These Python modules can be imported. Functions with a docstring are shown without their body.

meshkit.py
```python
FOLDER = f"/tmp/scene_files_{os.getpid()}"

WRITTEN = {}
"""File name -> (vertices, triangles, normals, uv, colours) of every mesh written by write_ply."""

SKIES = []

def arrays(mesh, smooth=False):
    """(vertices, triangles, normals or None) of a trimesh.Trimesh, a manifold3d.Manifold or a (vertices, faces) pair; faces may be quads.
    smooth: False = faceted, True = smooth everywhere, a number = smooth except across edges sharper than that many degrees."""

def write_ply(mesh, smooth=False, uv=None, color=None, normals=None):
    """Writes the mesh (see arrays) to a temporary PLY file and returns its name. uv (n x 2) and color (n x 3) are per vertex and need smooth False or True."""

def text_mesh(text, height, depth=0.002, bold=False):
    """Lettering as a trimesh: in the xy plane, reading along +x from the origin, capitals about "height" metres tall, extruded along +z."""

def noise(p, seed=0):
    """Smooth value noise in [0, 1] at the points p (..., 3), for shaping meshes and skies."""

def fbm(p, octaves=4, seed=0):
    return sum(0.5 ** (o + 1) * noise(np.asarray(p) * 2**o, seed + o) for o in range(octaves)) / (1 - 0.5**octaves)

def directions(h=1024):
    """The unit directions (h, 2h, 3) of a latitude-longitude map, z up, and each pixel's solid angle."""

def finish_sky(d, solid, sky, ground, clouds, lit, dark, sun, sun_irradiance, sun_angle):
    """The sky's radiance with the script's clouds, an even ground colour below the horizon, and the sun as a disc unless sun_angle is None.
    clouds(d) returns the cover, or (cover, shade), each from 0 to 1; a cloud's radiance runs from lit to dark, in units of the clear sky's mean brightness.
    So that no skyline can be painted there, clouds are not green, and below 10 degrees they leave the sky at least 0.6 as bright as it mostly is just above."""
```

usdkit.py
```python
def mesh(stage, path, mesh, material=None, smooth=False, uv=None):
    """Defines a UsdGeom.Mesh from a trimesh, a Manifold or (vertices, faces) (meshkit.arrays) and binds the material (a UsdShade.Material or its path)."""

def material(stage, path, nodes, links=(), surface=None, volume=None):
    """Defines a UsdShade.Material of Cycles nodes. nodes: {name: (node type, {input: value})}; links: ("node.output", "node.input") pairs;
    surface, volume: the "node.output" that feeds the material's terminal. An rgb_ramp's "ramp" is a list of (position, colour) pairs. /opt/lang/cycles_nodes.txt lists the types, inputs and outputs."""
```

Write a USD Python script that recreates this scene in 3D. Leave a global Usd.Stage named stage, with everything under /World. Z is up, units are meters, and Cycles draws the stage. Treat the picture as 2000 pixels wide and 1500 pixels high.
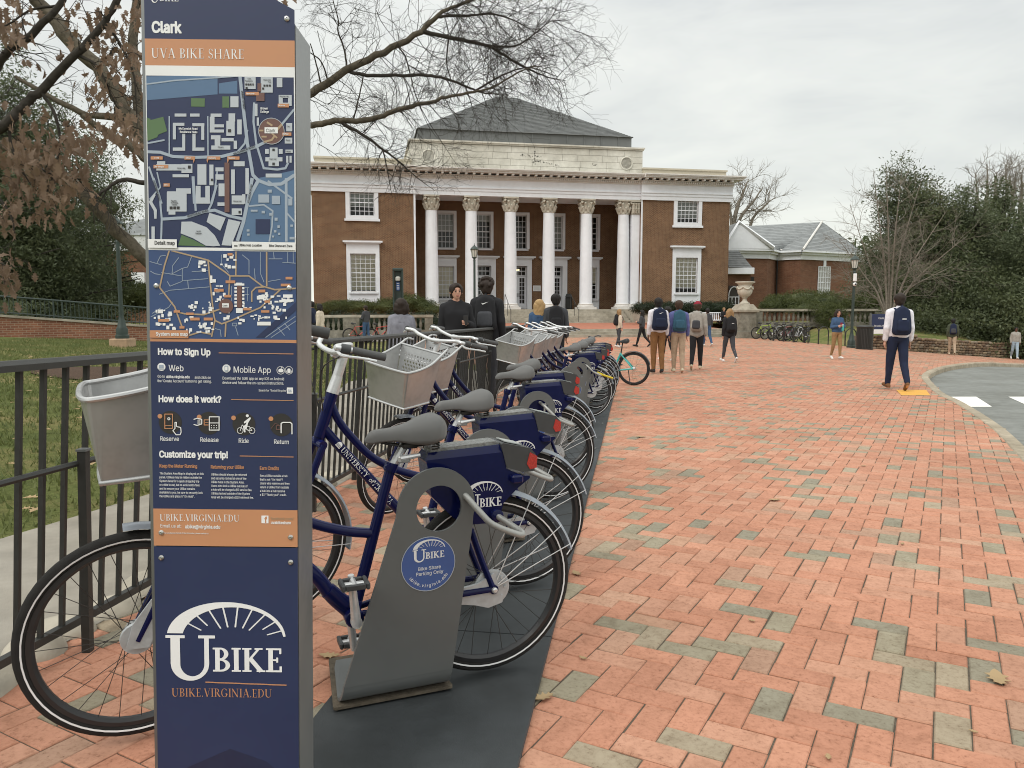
import math, random
import numpy as np
import trimesh, usdkit, meshkit
import manifold3d as m3
from shapely.geometry import Polygon, LineString, Point, box as sbox, MultiPolygon
from shapely import affinity
from shapely.ops import unary_union
from pxr import Usd, UsdGeom, UsdLux, UsdShade, Gf, Sdf, Vt

stage = Usd.Stage.CreateInMemory()
UsdGeom.SetStageUpAxis(stage, UsdGeom.Tokens.z)
UsdGeom.SetStageMetersPerUnit(stage, 1.0)
UsdGeom.Xform.Define(stage, '/World')
UsdGeom.Scope.Define(stage, '/World/Looks')
rnd = random.Random(7)
rng = np.random.default_rng(7)
PI = math.pi

# ---------------------------------------------------------------- camera, sky, sun, exposure
EYE = np.array([0.0, 0.0, 1.39])
PITCH = math.radians(5.71)
cam = UsdGeom.Camera.Define(stage, '/World/camera')
cam.CreateHorizontalApertureAttr(36.0)
cam.CreateVerticalApertureAttr(27.0)
cam.CreateFocalLengthAttr(27.0)
cam.CreateFStopAttr(0.0)
cam.CreateExposureAttr(0.48)
cam.CreateClippingRangeAttr(Gf.Vec2f(0.05, 4000))
cam.AddTranslateOp().Set(Gf.Vec3d(*EYE))
cam.AddRotateXOp().Set(90.0 - 5.71)

SUN_EL, SUN_ROT = math.radians(48), math.radians(-140)
SKY_STRENGTH = 0.1
dome = UsdLux.DomeLight.Define(stage, '/World/sky')
skym = usdkit.material(stage, '/World/Looks/sky_overcast', {
    'sky': ('sky_texture', {'sky_type': 'single_scattering', 'sun_disc': False, 'sun_elevation': SUN_EL, 'sun_rotation': SUN_ROT}),
    'tc': ('texture_coordinate', {}),
    'map': ('mapping', {'scale': (1.0, 1.0, 3.2), 'location': (3.1, 1.7, 0.4)}),
    'n1': ('noise_texture', {'scale': 1.5, 'detail': 5.0, 'roughness': 0.5, 'distortion': 0.3}),
    'n2': ('noise_texture', {'scale': 4.5, 'detail': 6.0, 'roughness': 0.55, 'distortion': 0.4}),
    'mx': ('mix', {'mix_type': 'mix', 'fac': 0.4}),
    'ramp': ('rgb_ramp', {'ramp': [(0.0, (0.52, 0.54, 0.575)), (0.38, (0.66, 0.675, 0.71)), (0.50, (0.87, 0.875, 0.875)), (0.62, (1.03, 1.02, 0.995)), (1.0, (1.10, 1.085, 1.05))]}),
    'sep': ('separate_xyz', {}),
    'elev': ('rgb_ramp', {'ramp': [(0.0, (0.83, 0.84, 0.765)), (0.08, (0.83, 0.84, 0.775)), (0.20, (0.77, 0.785, 0.745)), (0.34, (0.77, 0.785, 0.76)), (0.7, (1.42, 1.44, 1.38)), (1.0, (1.75, 1.77, 1.70))]}),
    'cl': ('mix', {'mix_type': 'multiply', 'fac': 1.0}),
    'sc': ('mix', {'mix_type': 'multiply', 'fac': 1.0, 'color2': (9.0, 9.0, 9.0)}),
    'fin': ('mix', {'mix_type': 'mix', 'fac': 0.93}),
    'bg': ('background_shader', {'strength': SKY_STRENGTH}),
}, [('tc.generated', 'map.vector'), ('map.vector', 'n1.vector'), ('map.vector', 'n2.vector'), ('n1.color', 'mx.color1'), ('n2.color', 'mx.color2'),
    ('mx.color', 'ramp.fac'), ('tc.generated', 'sep.vector'), ('sep.z', 'elev.fac'), ('ramp.color', 'cl.color1'), ('elev.color', 'cl.color2'),
    ('cl.color', 'sc.color1'), ('sky.color', 'fin.color1'), ('sc.color', 'fin.color2'), ('fin.color', 'bg.color')], surface='bg.background')
UsdShade.MaterialBindingAPI.Apply(dome.GetPrim()).Bind(skym)
dome.GetPrim().SetCustomDataByKey('kind', 'structure')
sun = UsdLux.DistantLight.Define(stage, '/World/sun')
sun.CreateNormalizeAttr(True)
sun.CreateIntensityAttr(0.3)
sun.CreateAngleAttr(25.0)
sun.CreateColorAttr(Gf.Vec3f(1.0, 0.96, 0.9))
_sd = np.array([math.sin(SUN_ROT) * math.cos(SUN_EL), math.cos(SUN_ROT) * math.cos(SUN_EL), math.sin(SUN_EL)])
sun.AddRotateZOp().Set(math.degrees(math.atan2(_sd[1], _sd[0])) + 90)
sun.AddRotateXOp().Set(90 - math.degrees(SUN_EL))

# ---------------------------------------------------------------- helpers
def T(x, y):
    """Height of the ground: it falls gently away from the viewer, drops to the right beyond the road and rises over the lawn on the left."""
    x, y = np.asarray(x, float), np.asarray(y, float)
    b = -0.0133 * np.minimum(y, 27.8)
    e = 0.085 * 0.5 * ((x - 15) + np.sqrt((x - 15) ** 2 + 2.0))
    l = 0.055 * np.maximum(0, -x - 3.2) * np.clip((40 - y) / 12, 0.25, 1)
    return b - np.minimum(e, 2.6) + np.minimum(l, 0.9)

def at(px, py, Y):
    """The point at distance Y along the ground that a measured position of the 2000 x 1500 photograph stands for."""
    u, v = (px - 1000) / 1500.0, (py - 750) / 1500.0
    d = np.array([u, math.cos(PITCH) - v * math.sin(PITCH), -math.sin(PITCH) - v * math.cos(PITCH)])
    return EYE + d * (Y / d[1])

_used = {}
def numbered(path):
    n = _used.get(path, 0)
    _used[path] = n + 1
    return path if n == 0 else '%s_%03d' % (path, n)

def ppath(parent):
    return '/World' if parent is None else (parent if isinstance(parent, str) else str(parent.GetPath()))

def tag(o, label=None, cat=None, group=None, kind=None):
    o = o.GetPrim() if hasattr(o, 'GetPrim') else o
    for k, v in (('label', label), ('category', cat), ('group', group), ('kind', kind)):
        if v:
            o.SetCustomDataByKey(k, v)
    return o

def obj(name, mesh, mat, parent=None, smooth=30, tint=None, label=None, cat=None, group=None, kind=None):
    p = numbered(ppath(parent) + '/' + name)
    m = usdkit.mesh(stage, p, mesh, M(mat), smooth=False if tint is not None else smooth)
    if tint is not None:
        UsdGeom.PrimvarsAPI(m).CreatePrimvar('tint', Sdf.ValueTypeNames.Color3fArray, 'vertex').Set(Vt.Vec3fArray.FromNumpy(np.asarray(tint, np.float32)))
    return tag(m.GetPrim(), label, cat, group, kind)

def thing(name, label, cat, loc=(0, 0, 0), rotz=0.0, group=None):
    x = UsdGeom.Xform.Define(stage, numbered('/World/' + name))
    x.AddTranslateOp().Set(Gf.Vec3d(*map(float, loc)))
    x.AddRotateZOp().Set(math.degrees(rotz))
    return tag(x.GetPrim(), label, cat, group)

def dup(root, loc, rotz, label, group=None):
    was = root.GetCustomData()
    base = str(root.GetPath()).split('/')[-1]
    if base[-4:-3] == '_' and base[-3:].isdigit():
        base = base[:-4]
    r = thing(base, label, was['category'], loc, rotz, group or was.get('group'))
    r.GetReferences().AddInternalReference(root.GetPath())
    r.SetInstanceable(True)
    return r

def move(root, loc, rotz):
    x = UsdGeom.Xform(root)
    ops = x.GetOrderedXformOps()
    ops[0].Set(Gf.Vec3d(*map(float, loc)))
    ops[1].Set(math.degrees(rotz))

class MB:
    """Collects shapes that become one mesh."""
    def __init__(s):
        s.v, s.f, s.n = [], [], 0
    def add(s, v, f):
        v, f = np.asarray(v, float), np.asarray(f, int)
        if f.shape[1] == 4:
            f = np.vstack([f[:, [0, 1, 2]], f[:, [0, 2, 3]]])
        s.v.append(v); s.f.append(f + s.n); s.n += len(v)
        return s
    def tm(s, m, mat=None):
        v = np.array(m.vertices)
        if mat is not None:
            v = v @ np.asarray(mat)[:3, :3].T + np.asarray(mat)[:3, 3]
        return s.add(v, m.faces)
    def box(s, lo, hi, ch=0.0):
        lo, hi = np.minimum(lo, hi).astype(float), np.maximum(lo, hi).astype(float)
        if ch > 0:
            c = min(ch, 0.45 * (hi - lo).min())
            pts = []
            for sx in (0, 1):
                for sy in (0, 1):
                    for sz in (0, 1):
                        p = np.array([hi[0] if sx else lo[0], hi[1] if sy else lo[1], hi[2] if sz else lo[2]])
                        d = np.array([-1 if sx else 1, -1 if sy else 1, -1 if sz else 1]) * c
                        for k in range(3):
                            q = p + d; q[k] = p[k]; pts.append(q)
            h = trimesh.convex.convex_hull(np.array(pts))
            return s.tm(h)
        x0, y0, z0 = lo; x1, y1, z1 = hi
        v = [(x0, y0, z0), (x1, y0, z0), (x1, y1, z0), (x0, y1, z0), (x0, y0, z1), (x1, y0, z1), (x1, y1, z1), (x0, y1, z1)]
        f = [(0, 3, 2, 1), (4, 5, 6, 7), (0, 1, 5, 4), (1, 2, 6, 5), (2, 3, 7, 6), (3, 0, 4, 7)]
        return s.add(v, f)
    def hexa(s, v):
        """Eight corners: bottom ring, then top ring, both counter-clockwise seen from above."""
        return s.add(v, [(0, 3, 2, 1), (4, 5, 6, 7), (0, 1, 5, 4), (1, 2, 6, 5), (2, 3, 7, 6), (3, 0, 4, 7)])
    def tube(s, pts, r, n=8, cap=True, closed=False):
        p = np.asarray(pts, float)
        r = np.broadcast_to(np.asarray(r, float), (len(p),))
        if closed:
            t = np.roll(p, -1, 0) - np.roll(p, 1, 0)
        else:
            t = np.gradient(p, axis=0)
        t = t / (np.linalg.norm(t, axis=1, keepdims=True) + 1e-12)
        a = np.zeros_like(p)
        ref = np.array([0, 0, 1.0]) if abs(t[0, 2]) < 0.9 else np.array([0, 1.0, 0])
        a[0] = np.cross(t[0], ref); a[0] /= np.linalg.norm(a[0])
        for i in range(1, len(p)):
            q = a[i - 1] - t[i] * (a[i - 1] @ t[i])
            a[i] = q / (np.linalg.norm(q) + 1e-12)
        b = np.cross(t, a)
        an = np.arange(n) * 2 * PI / n
        v = p[:, None] + r[:, None, None] * (np.cos(an)[None, :, None] * a[:, None] + np.sin(an)[None, :, None] * b[:, None])
        m = len(p)
        rows = m if closed else m - 1
        i, j = np.meshgrid(np.arange(rows), np.arange(n), indexing='ij')
        i2 = (i + 1) % m
        q = np.stack([i * n + j, i * n + (j + 1) % n, i2 * n + (j + 1) % n, i2 * n + j], -1).reshape(-1, 4)
        v = v.reshape(-1, 3)
        s.add(v, q)
        if cap and not closed and n >= 3:
            f = [(0, k + 1, k) for k in range(1, n - 1)]
            s.add(v[:n], f)
            s.add(v[-n:], [(0, k, k + 1) for k in range(1, n - 1)])
        return s
    def cyl(s, p0, p1, r0, r1=None, n=12):
        return s.tube([p0, p1], [r0, r0 if r1 is None else r1], n)
    def lathe(s, prof, c=(0, 0, 0), n=16, axis='z'):
        prof = np.asarray(prof, float)
        an = np.arange(n) * 2 * PI / n
        r, h = prof[:, 0], prof[:, 1]
        x, y = r[:, None] * np.cos(an), r[:, None] * np.sin(an)
        z = np.broadcast_to(h[:, None], x.shape)
        v = {'z': np.stack([x, y, z], -1), 'y': np.stack([x, -z * -1, -y * -1], -1), 'x': np.stack([z, x, y], -1)}[axis].reshape(-1, 3) + np.asarray(c, float)
        m = len(prof)
        i, j = np.meshgrid(np.arange(m - 1), np.arange(n), indexing='ij')
        q = np.stack([i * n + j, i * n + (j + 1) % n, (i + 1) * n + (j + 1) % n, (i + 1) * n + j], -1).reshape(-1, 4)
        if axis == 'y':
            q = q[:, ::-1]
        s.add(v, q)
        for ring, fl in ((0, True), (m - 1, False)):
            if r[ring] > 1e-4:
                idx = [(0, k + 1, k) if fl else (0, k, k + 1) for k in range(1, n - 1)]
                if axis == 'y':
                    idx = [t[::-1] for t in idx]
                s.add(v[ring * n:(ring + 1) * n], idx)
        return s
    def prism(s, poly, d, fn=None):
        """Extrudes a shapely polygon by d along its own z; fn maps (x, y, z) rows into place."""
        for g in getattr(poly, 'geoms', [poly]):
            if g.is_empty or g.area < 1e-9:
                continue
            m = trimesh.creation.extrude_polygon(g, d, engine='earcut')
            v = np.array(m.vertices)
            s.add(v if fn is None else fn(v), m.faces)
        return s
    def map(s, fn):
        s.v = [fn(v) for v in s.v]
        return s
    def mesh(s):
        return np.vstack(s.v), np.vstack(s.f)
    def build(s, name, mat, parent=None, smooth=30, **k):
        return obj(name, s.mesh(), mat, parent, smooth, **k) if s.v else None

def frame(o, u, w):
    """Maps local (a, b, c) to o + a*u + b*w + c*(u x w)."""
    o, u, w = (np.asarray(q, float) for q in (o, u, w))
    n = np.cross(u, w)
    return lambda v: o + v[:, :1] * u + v[:, 1:2] * w + v[:, 2:3] * n

def arc(cx, cz, r, a0, a1, n, y=0.0):
    a = np.radians(np.linspace(a0, a1, n))
    return np.stack([cx + r * np.cos(a), np.full(n, y), cz + r * np.sin(a)], 1)

def smooth_line(pts, n=6):
    """Catmull-Rom through the points."""
    p = np.asarray(pts, float)
    q = np.vstack([2 * p[0] - p[1], p, 2 * p[-1] - p[-2]])
    out = []
    for i in range(1, len(q) - 2):
        for t in np.linspace(0, 1, n, endpoint=False):
            a, b, c, d = q[i - 1], q[i], q[i + 1], q[i + 2]
            out.append(0.5 * (2 * b + (c - a) * t + (2 * a - 5 * b + 4 * c - d) * t * t + (3 * b - a - 3 * c + d) * t ** 3))
    out.append(p[-1])
    return np.array(out)

# ---------------------------------------------------------------- materials
_mats, _defs = {}, {}
def srgb(*c):
    c = np.array(c, float) / 255
    return tuple(np.where(c <= 0.04045, c / 12.92, ((c + 0.055) / 1.055) ** 2.4))

def plain(name, col, rough=0.5, metal=0.0, var=0.12, scale=18.0, bump=0.0, bscale=120.0, spec=0.5, coat=0.0, dirt=0.0):
    """A principled surface whose colour and roughness wander with noise."""
    def make():
        c = np.array(col)
        lo, hi = tuple(np.clip(c * (1 - var), 0, 1)), tuple(np.clip(c * (1 + var), 0, 1))
        nodes = {'g': ('geometry', {}), 'n': ('noise_texture', {'scale': scale, 'detail': 5.0, 'roughness': 0.6}),
                 'r': ('rgb_ramp', {'ramp': [(0.3, lo), (0.7, hi)]}),
                 'mr': ('map_range', {'from_min': 0.3, 'from_max': 0.7, 'to_min': max(rough - 0.07, 0.02), 'to_max': min(rough + 0.08, 1.0), 'clamp': True}),
                 'p': ('principled_bsdf', {'metallic': metal, 'specular_ior_level': spec, 'coat_weight': coat, 'coat_roughness': 0.08})}
        links = [('g.position', 'n.vector'), ('n.fac', 'r.fac'), ('n.fac', 'mr.value'), ('mr.result', 'p.roughness')]
        out = 'r.color'
        if dirt:
            nodes['dn'] = ('noise_texture', {'scale': scale * 0.13, 'detail': 6.0, 'roughness': 0.7})
            nodes['dr'] = ('rgb_ramp', {'ramp': [(0.38, (0, 0, 0)), (0.62, (1, 1, 1))]})
            nodes['dm'] = ('mix', {'mix_type': 'multiply', 'color2': (1 - dirt, 1 - dirt * 1.03, 1 - dirt * 1.12)})
            links += [('g.position', 'dn.vector'), ('dn.fac', 'dr.fac'), ('dr.color', 'dm.fac'), (out, 'dm.color1')]
            out = 'dm.color'
        links.append((out, 'p.base_color'))
        if bump:
            nodes['bn'] = ('noise_texture', {'scale': bscale, 'detail': 4.0, 'roughness': 0.6})
            nodes['b'] = ('bump', {'strength': bump, 'distance': 0.01})
            links += [('g.position', 'bn.vector'), ('bn.fac', 'b.height'), ('b.normal', 'p.normal')]
        return nodes, links, 'p.BSDF'
    _defs[name] = make

def tinted(name, rough=0.85, speck=0.35, scale=55.0, bump=0.4, spec=0.3):
    """Colour per piece from the mesh, with dark pits, a mottled face and worn patches."""
    def make():
        nodes = {'a': ('attribute', {'attribute': 'tint'}), 'g': ('geometry', {}),
                 'n': ('noise_texture', {'scale': scale, 'detail': 6.0, 'roughness': 0.75}),
                 'r': ('rgb_ramp', {'ramp': [(0.28, (1 - speck * 1.5, 1 - speck * 1.62, 1 - speck * 1.7)), (0.40, (1 - speck * .35, 1 - speck * .42, 1 - speck * .48)), (0.50, (1, 1, 1)), (0.75, (1.07, 1.07, 1.06))]}),
                 'm': ('mix', {'mix_type': 'multiply', 'fac': 1.0}),
                 'n2': ('noise_texture', {'scale': 0.55, 'detail': 4.0, 'roughness': 0.6}),
                 'r2': ('rgb_ramp', {'ramp': [(0.32, (0.86, 0.84, 0.82)), (0.6, (1.03, 1.03, 1.03))]}),
                 'm2': ('mix', {'mix_type': 'multiply', 'fac': 1.0}), 'n3': ('noise_texture', {'scale': 11.0, 'detail': 5.0, 'roughness': 0.7, 'distortion': 0.6}),
                 'r3': ('rgb_ramp', {'ramp': [(0.30, (0.78, 0.75, 0.72)), (0.46, (0.97, 0.96, 0.95)), (0.66, (1.08, 1.09, 1.10))]}), 'm3': ('mix', {'mix_type': 'multiply', 'fac': 1.0}),
                 'p': ('principled_bsdf', {'roughness': rough, 'specular_ior_level': spec}), 'b': ('bump', {'strength': bump, 'distance': 0.004})}
        links = [('g.position', 'n.vector'), ('n.fac', 'r.fac'), ('a.color', 'm.color1'), ('r.color', 'm.color2'), ('g.position', 'n2.vector'), ('n2.fac', 'r2.fac'),
                 ('m.color', 'm2.color1'), ('r2.color', 'm2.color2'), ('g.position', 'n3.vector'), ('n3.fac', 'r3.fac'), ('m2.color', 'm3.color1'), ('r3.color', 'm3.color2'), ('m3.color', 'p.base_color'), ('n.fac', 'b.height'), ('b.normal', 'p.normal')]
        return nodes, links, 'p.BSDF'
    _defs[name] = make

def brickwall(name, udir, c1, c2, mortar, bw=0.215, rh=0.075, ms=0.007, origin=0.0):
    """Brick courses for walls seen from far off; udir is the wall's direction on the ground."""
    def make():
        nodes = {'g': ('geometry', {}), 's': ('separate_xyz', {}), 'ax': ('math', {'math_type': 'multiply', 'value2': udir[0]}), 'ay': ('math', {'math_type': 'multiply_add', 'value2': udir[1]}),
                 'c': ('combine_xyz', {}), 'bt': ('brick_texture', {'scale': 1.0, 'color1': c1, 'color2': c2, 'mortar': mortar, 'mortar_size': ms, 'mortar_smooth': 0.3, 'bias': 0.0, 'brick_width': bw, 'row_height': rh}),
                 'n': ('noise_texture', {'scale': 0.8, 'detail': 6.0, 'roughness': 0.65}), 'r': ('rgb_ramp', {'ramp': [(0.3, (0.78, 0.77, 0.76)), (0.65, (1.12, 1.1, 1.08))]}),
                 'm': ('mix', {'mix_type': 'multiply', 'fac': 1.0}), 'p': ('principled_bsdf', {'roughness': 0.9, 'specular_ior_level': 0.2}), 'b': ('bump', {'strength': 0.5, 'distance': 0.01, 'invert': True})}
        links = [('g.position', 's.vector'), ('s.x', 'ax.value1'), ('s.y', 'ay.value1'), ('ax.value', 'ay.value3'), ('ay.value', 'c.x'), ('s.z', 'c.y'), ('c.vector', 'bt.vector'),
                 ('g.position', 'n.vector'), ('n.fac', 'r.fac'), ('bt.color', 'm.color1'), ('r.color', 'm.color2'), ('m.color', 'p.base_color'), ('bt.fac', 'b.height'), ('b.normal', 'p.normal')]
        return nodes, links, 'p.BSDF'
    _defs[name] = make

def leafy(name, dark, light, trans=0.25, rough=0.6, scale=1.3):
    """Foliage: every leaf its own tone, clumps lighter and darker, light passing through."""
    def make():
        mid = tuple((np.array(dark) + np.array(light)) / 2)
        nodes = {'g': ('geometry', {}), 'n': ('noise_texture', {'scale': scale, 'detail': 3.0}), 'ad': ('math', {'math_type': 'multiply_add', 'value2': 0.45}), 'hf': ('math', {'math_type': 'multiply', 'value2': 0.62}),
                 'r': ('rgb_ramp', {'ramp': [(0.15, dark), (0.5, mid), (0.85, light)]}), 'p': ('principled_bsdf', {'roughness': rough, 'specular_ior_level': 0.3}),
                 't': ('translucent_bsdf', {}), 'mx': ('mix_closure', {'fac': trans})}
        links = [('g.position', 'n.vector'), ('n.fac', 'hf.value1'), ('g.random_per_island', 'ad.value1'), ('hf.value', 'ad.value3'), ('ad.value', 'r.fac'), ('r.color', 'p.base_color'), ('r.color', 't.color'),
                 ('p.BSDF', 'mx.closure1'), ('t.BSDF', 'mx.closure2')]
        return nodes, links, 'mx.closure'
    _defs[name] = make

def M(name):
    if name not in _mats:
        n, l, s = _defs[name]()
        _mats[name] = usdkit.material(stage, '/World/Looks/' + name, n, l, surface=s)
    return _mats[name]

# ---------------------------------------------------------------- lettering
from PIL import Image, ImageDraw, ImageFont
import glob as _glob
_font = ImageFont.truetype(_glob.glob('/opt/blender-*/*/datafiles/fonts/Inter.woff2')[0], 44)
_fc = {}
def sans(text, bold=0):
    """Lettering as a shapely shape, capitals 1 high, baseline at 0."""
    k = (text, bold)
    if k not in _fc:
        x0, y0, x1, y1 = _font.getbbox(text, anchor='ls', stroke_width=bold)
        im = Image.new('L', (x1 - x0 + 8, y1 - y0 + 8))
        ImageDraw.Draw(im).text((4 - x0, 4 - y0), text, 255, _font, anchor='ls', stroke_width=bold)
        on = np.pad(np.asarray(im) > 127, ((0, 0), (1, 1))).astype(np.int8)
        rows, st = np.nonzero(np.diff(on, axis=1) == 1)
        en = np.nonzero(np.diff(on, axis=1) == -1)[1]
        sh = unary_union([sbox(a, -r - 1, b, -r) for a, b, r in zip(st, en, rows)]).buffer(0.5).buffer(-0.5).simplify(0.5)
        s = 1 / 32.0
        _fc[k] = affinity.affine_transform(sh, [s, 0, 0, s, -4 * s, (4 - y0) * s])
    return _fc[k]

def _ln(a, b, w):
    return LineString([a, b]).buffer(w / 2, cap_style=2)
def _ring(cx, cy, rx, ry, tx, ty):
    o = affinity.scale(Point(0, 0).buffer(1, 10), rx, ry)
    i = affinity.scale(Point(0, 0).buffer(1, 10), rx - tx, ry - ty)
    return affinity.translate(o.difference(i), cx, cy)
def serif_glyph(ch):
    """Roman capitals with thick and thin strokes and slab-thin serifs, 1 high."""
    tk, tn, sh = 0.135, 0.055, 0.045
    stem = lambda x: sbox(x - tk / 2, 0, x + tk / 2, 1)
    thin = lambda x: sbox(x - tn / 2, 0, x + tn / 2, 1)
    sr = lambda x, y, w=0.3: sbox(x - w / 2, y, x + w / 2, y + sh)
    foot = lambda x, w=0.3: sr(x, 0, w)
    cap = lambda x, w=0.3: sr(x, 1 - sh, w)
    g, w = None, 0.5
    if ch == 'I': g, w = [stem(.17), foot(.17), cap(.17)], .34
    if ch == 'U': g, w = [sbox(.14 - tk / 2, .35, .14 + tk / 2, 1), sbox(.64, .35, .64 + tn, 1), cap(.14), cap(.67, .26), _ring(.384, .36, .311, .38, 0, 0).union(affinity.translate(affinity.scale(Point(0, 0).buffer(1, 10), .311, .38), .384, .36)).difference(affinity.translate(affinity.scale(Point(0, 0).buffer(1, 10), .217, .30), .4235, .36)).intersection(sbox(0, -.1, 1, .362))], .82
    if ch == 'B': g, w = [stem(.17), sbox(.02, 0, .3, sh), sbox(.02, 1 - sh, .3, 1), _ring(.28, .75, .27, .25, .12, .05).intersection(sbox(.24, 0, 1, 1)), _ring(.28, .26, .33, .26, .125, .05).intersection(sbox(.24, 0, 1, 1)), sbox(.17, .475, .3, .52), sbox(.17, 0, .3, .05), sbox(.17, .95, .3, 1)], .64
    if ch == 'K': g, w = [stem(.17), foot(.17), cap(.17), _ln((.2, .42), (.6, .98), tn), _ln((.3, .55), (.68, .02), tk), foot(.68, .28), cap(.6, .26)], .82
    if ch == 'E': g, w = [stem(.17), sbox(.02, 0, .56, .05), sbox(.02, .95, .54, 1), sbox(.17, .48, .42, .525), sbox(.51, .0, .56, .22), sbox(.5, .78, .54, 1), sbox(.39, .41, .425, .6)], .6
    if ch == 'V': g, w = [_ln((.12, 1), (.4, 0), tk), _ln((.66, 1), (.4, 0), tn), cap(.12, .26), cap(.67, .22)], .76
    if ch == 'A': g, w = [_ln((.39, 1), (.66, 0), tk), _ln((.38, 1), (.12, 0), tn), foot(.12, .22), foot(.66, .26), sbox(.2, .31, .56, .355)], .78
    if ch == 'S': g, w = [_ring(.27, .74, .2, .26, .075, .05).difference(sbox(.27, .2, .6, .74)), _ring(.27, .27, .23, .27, .08, .05).difference(sbox(-.1, .27, .27, .9)), sbox(.43, .72, .47, .95), sbox(.04, .05, .08, .28), _ln((.12, .6), (.42, .4), .12)], .54
    if ch == 'H': g, w = [stem(.17), stem(.69), foot(.17), cap(.17), foot(.69), cap(.69), sbox(.17, .48, .69, .525)], .86
    if ch == 'R': g, w = [stem(.17), foot(.17), sbox(.02, .95, .3, 1), _ring(.28, .74, .28, .26, .125, .05).intersection(sbox(.24, 0, 1, 1)), sbox(.17, .48, .3, .525), _ln((.33, .5), (.64, .02), tk), foot(.66, .2)], .72
    if ch == 'G': g, w = [_ring(.42, .5, .38, .51, .125, .05).difference(sbox(.55, .38, 1, .8)), sbox(.58, .08, .7, .42), sr(.62, .4, .3), sbox(.66, .72, .7, .95)], .82
    if ch == 'N': g, w = [thin(.13), thin(.69), _ln((.1, .97), (.69, .02), tk), foot(.13, .26), cap(.69, .26), sbox(.0, 1 - sh, .16, 1)], .84
    if ch == 'D': g, w = [stem(.17), sbox(.02, 0, .34, .05), sbox(.02, .95, .34, 1), _ring(.3, .5, .43, .5, .125, .05).intersection(sbox(.28, -.1, 1, 1.1))], .8
    if ch == 'T': g, w = [stem(.34), foot(.34), sbox(.04, .95, .64, 1), sbox(.04, .78, .08, 1), sbox(.6, .78, .64, 1)], .68
    if ch == 'Y': g, w = [sbox(.35 - tk / 2, 0, .35 + tk / 2, .47), _ln((.1, .98), (.36, .42), tk), _ln((.62, .98), (.36, .42), tn), foot(.35), cap(.1, .24), cap(.62, .22)], .72
    if ch == '.': g, w = [Point(.1, .07).buffer(.07, 5)], .22
    if g is None: return None, .32
    return unary_union(g), w

def serif(text, light=False):
    key = ('serif', text, light)
    if key not in _fc:
        x, out = 0.0, []
        for ch in text:
            s = 1.0
            if ch.islower():
                s, ch = 0.76, ch.upper()
            g, w = serif_glyph(ch)
            if g is not None:
                g = affinity.scale(g, s, s, origin=(0, 0))
                if light:
                    g = g.buffer(-0.012)
                out.append(affinity.translate(g, x, 0))
            x += (w + 0.045) * s
        _fc[key] = unary_union(out)
    return _fc[key]

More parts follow.
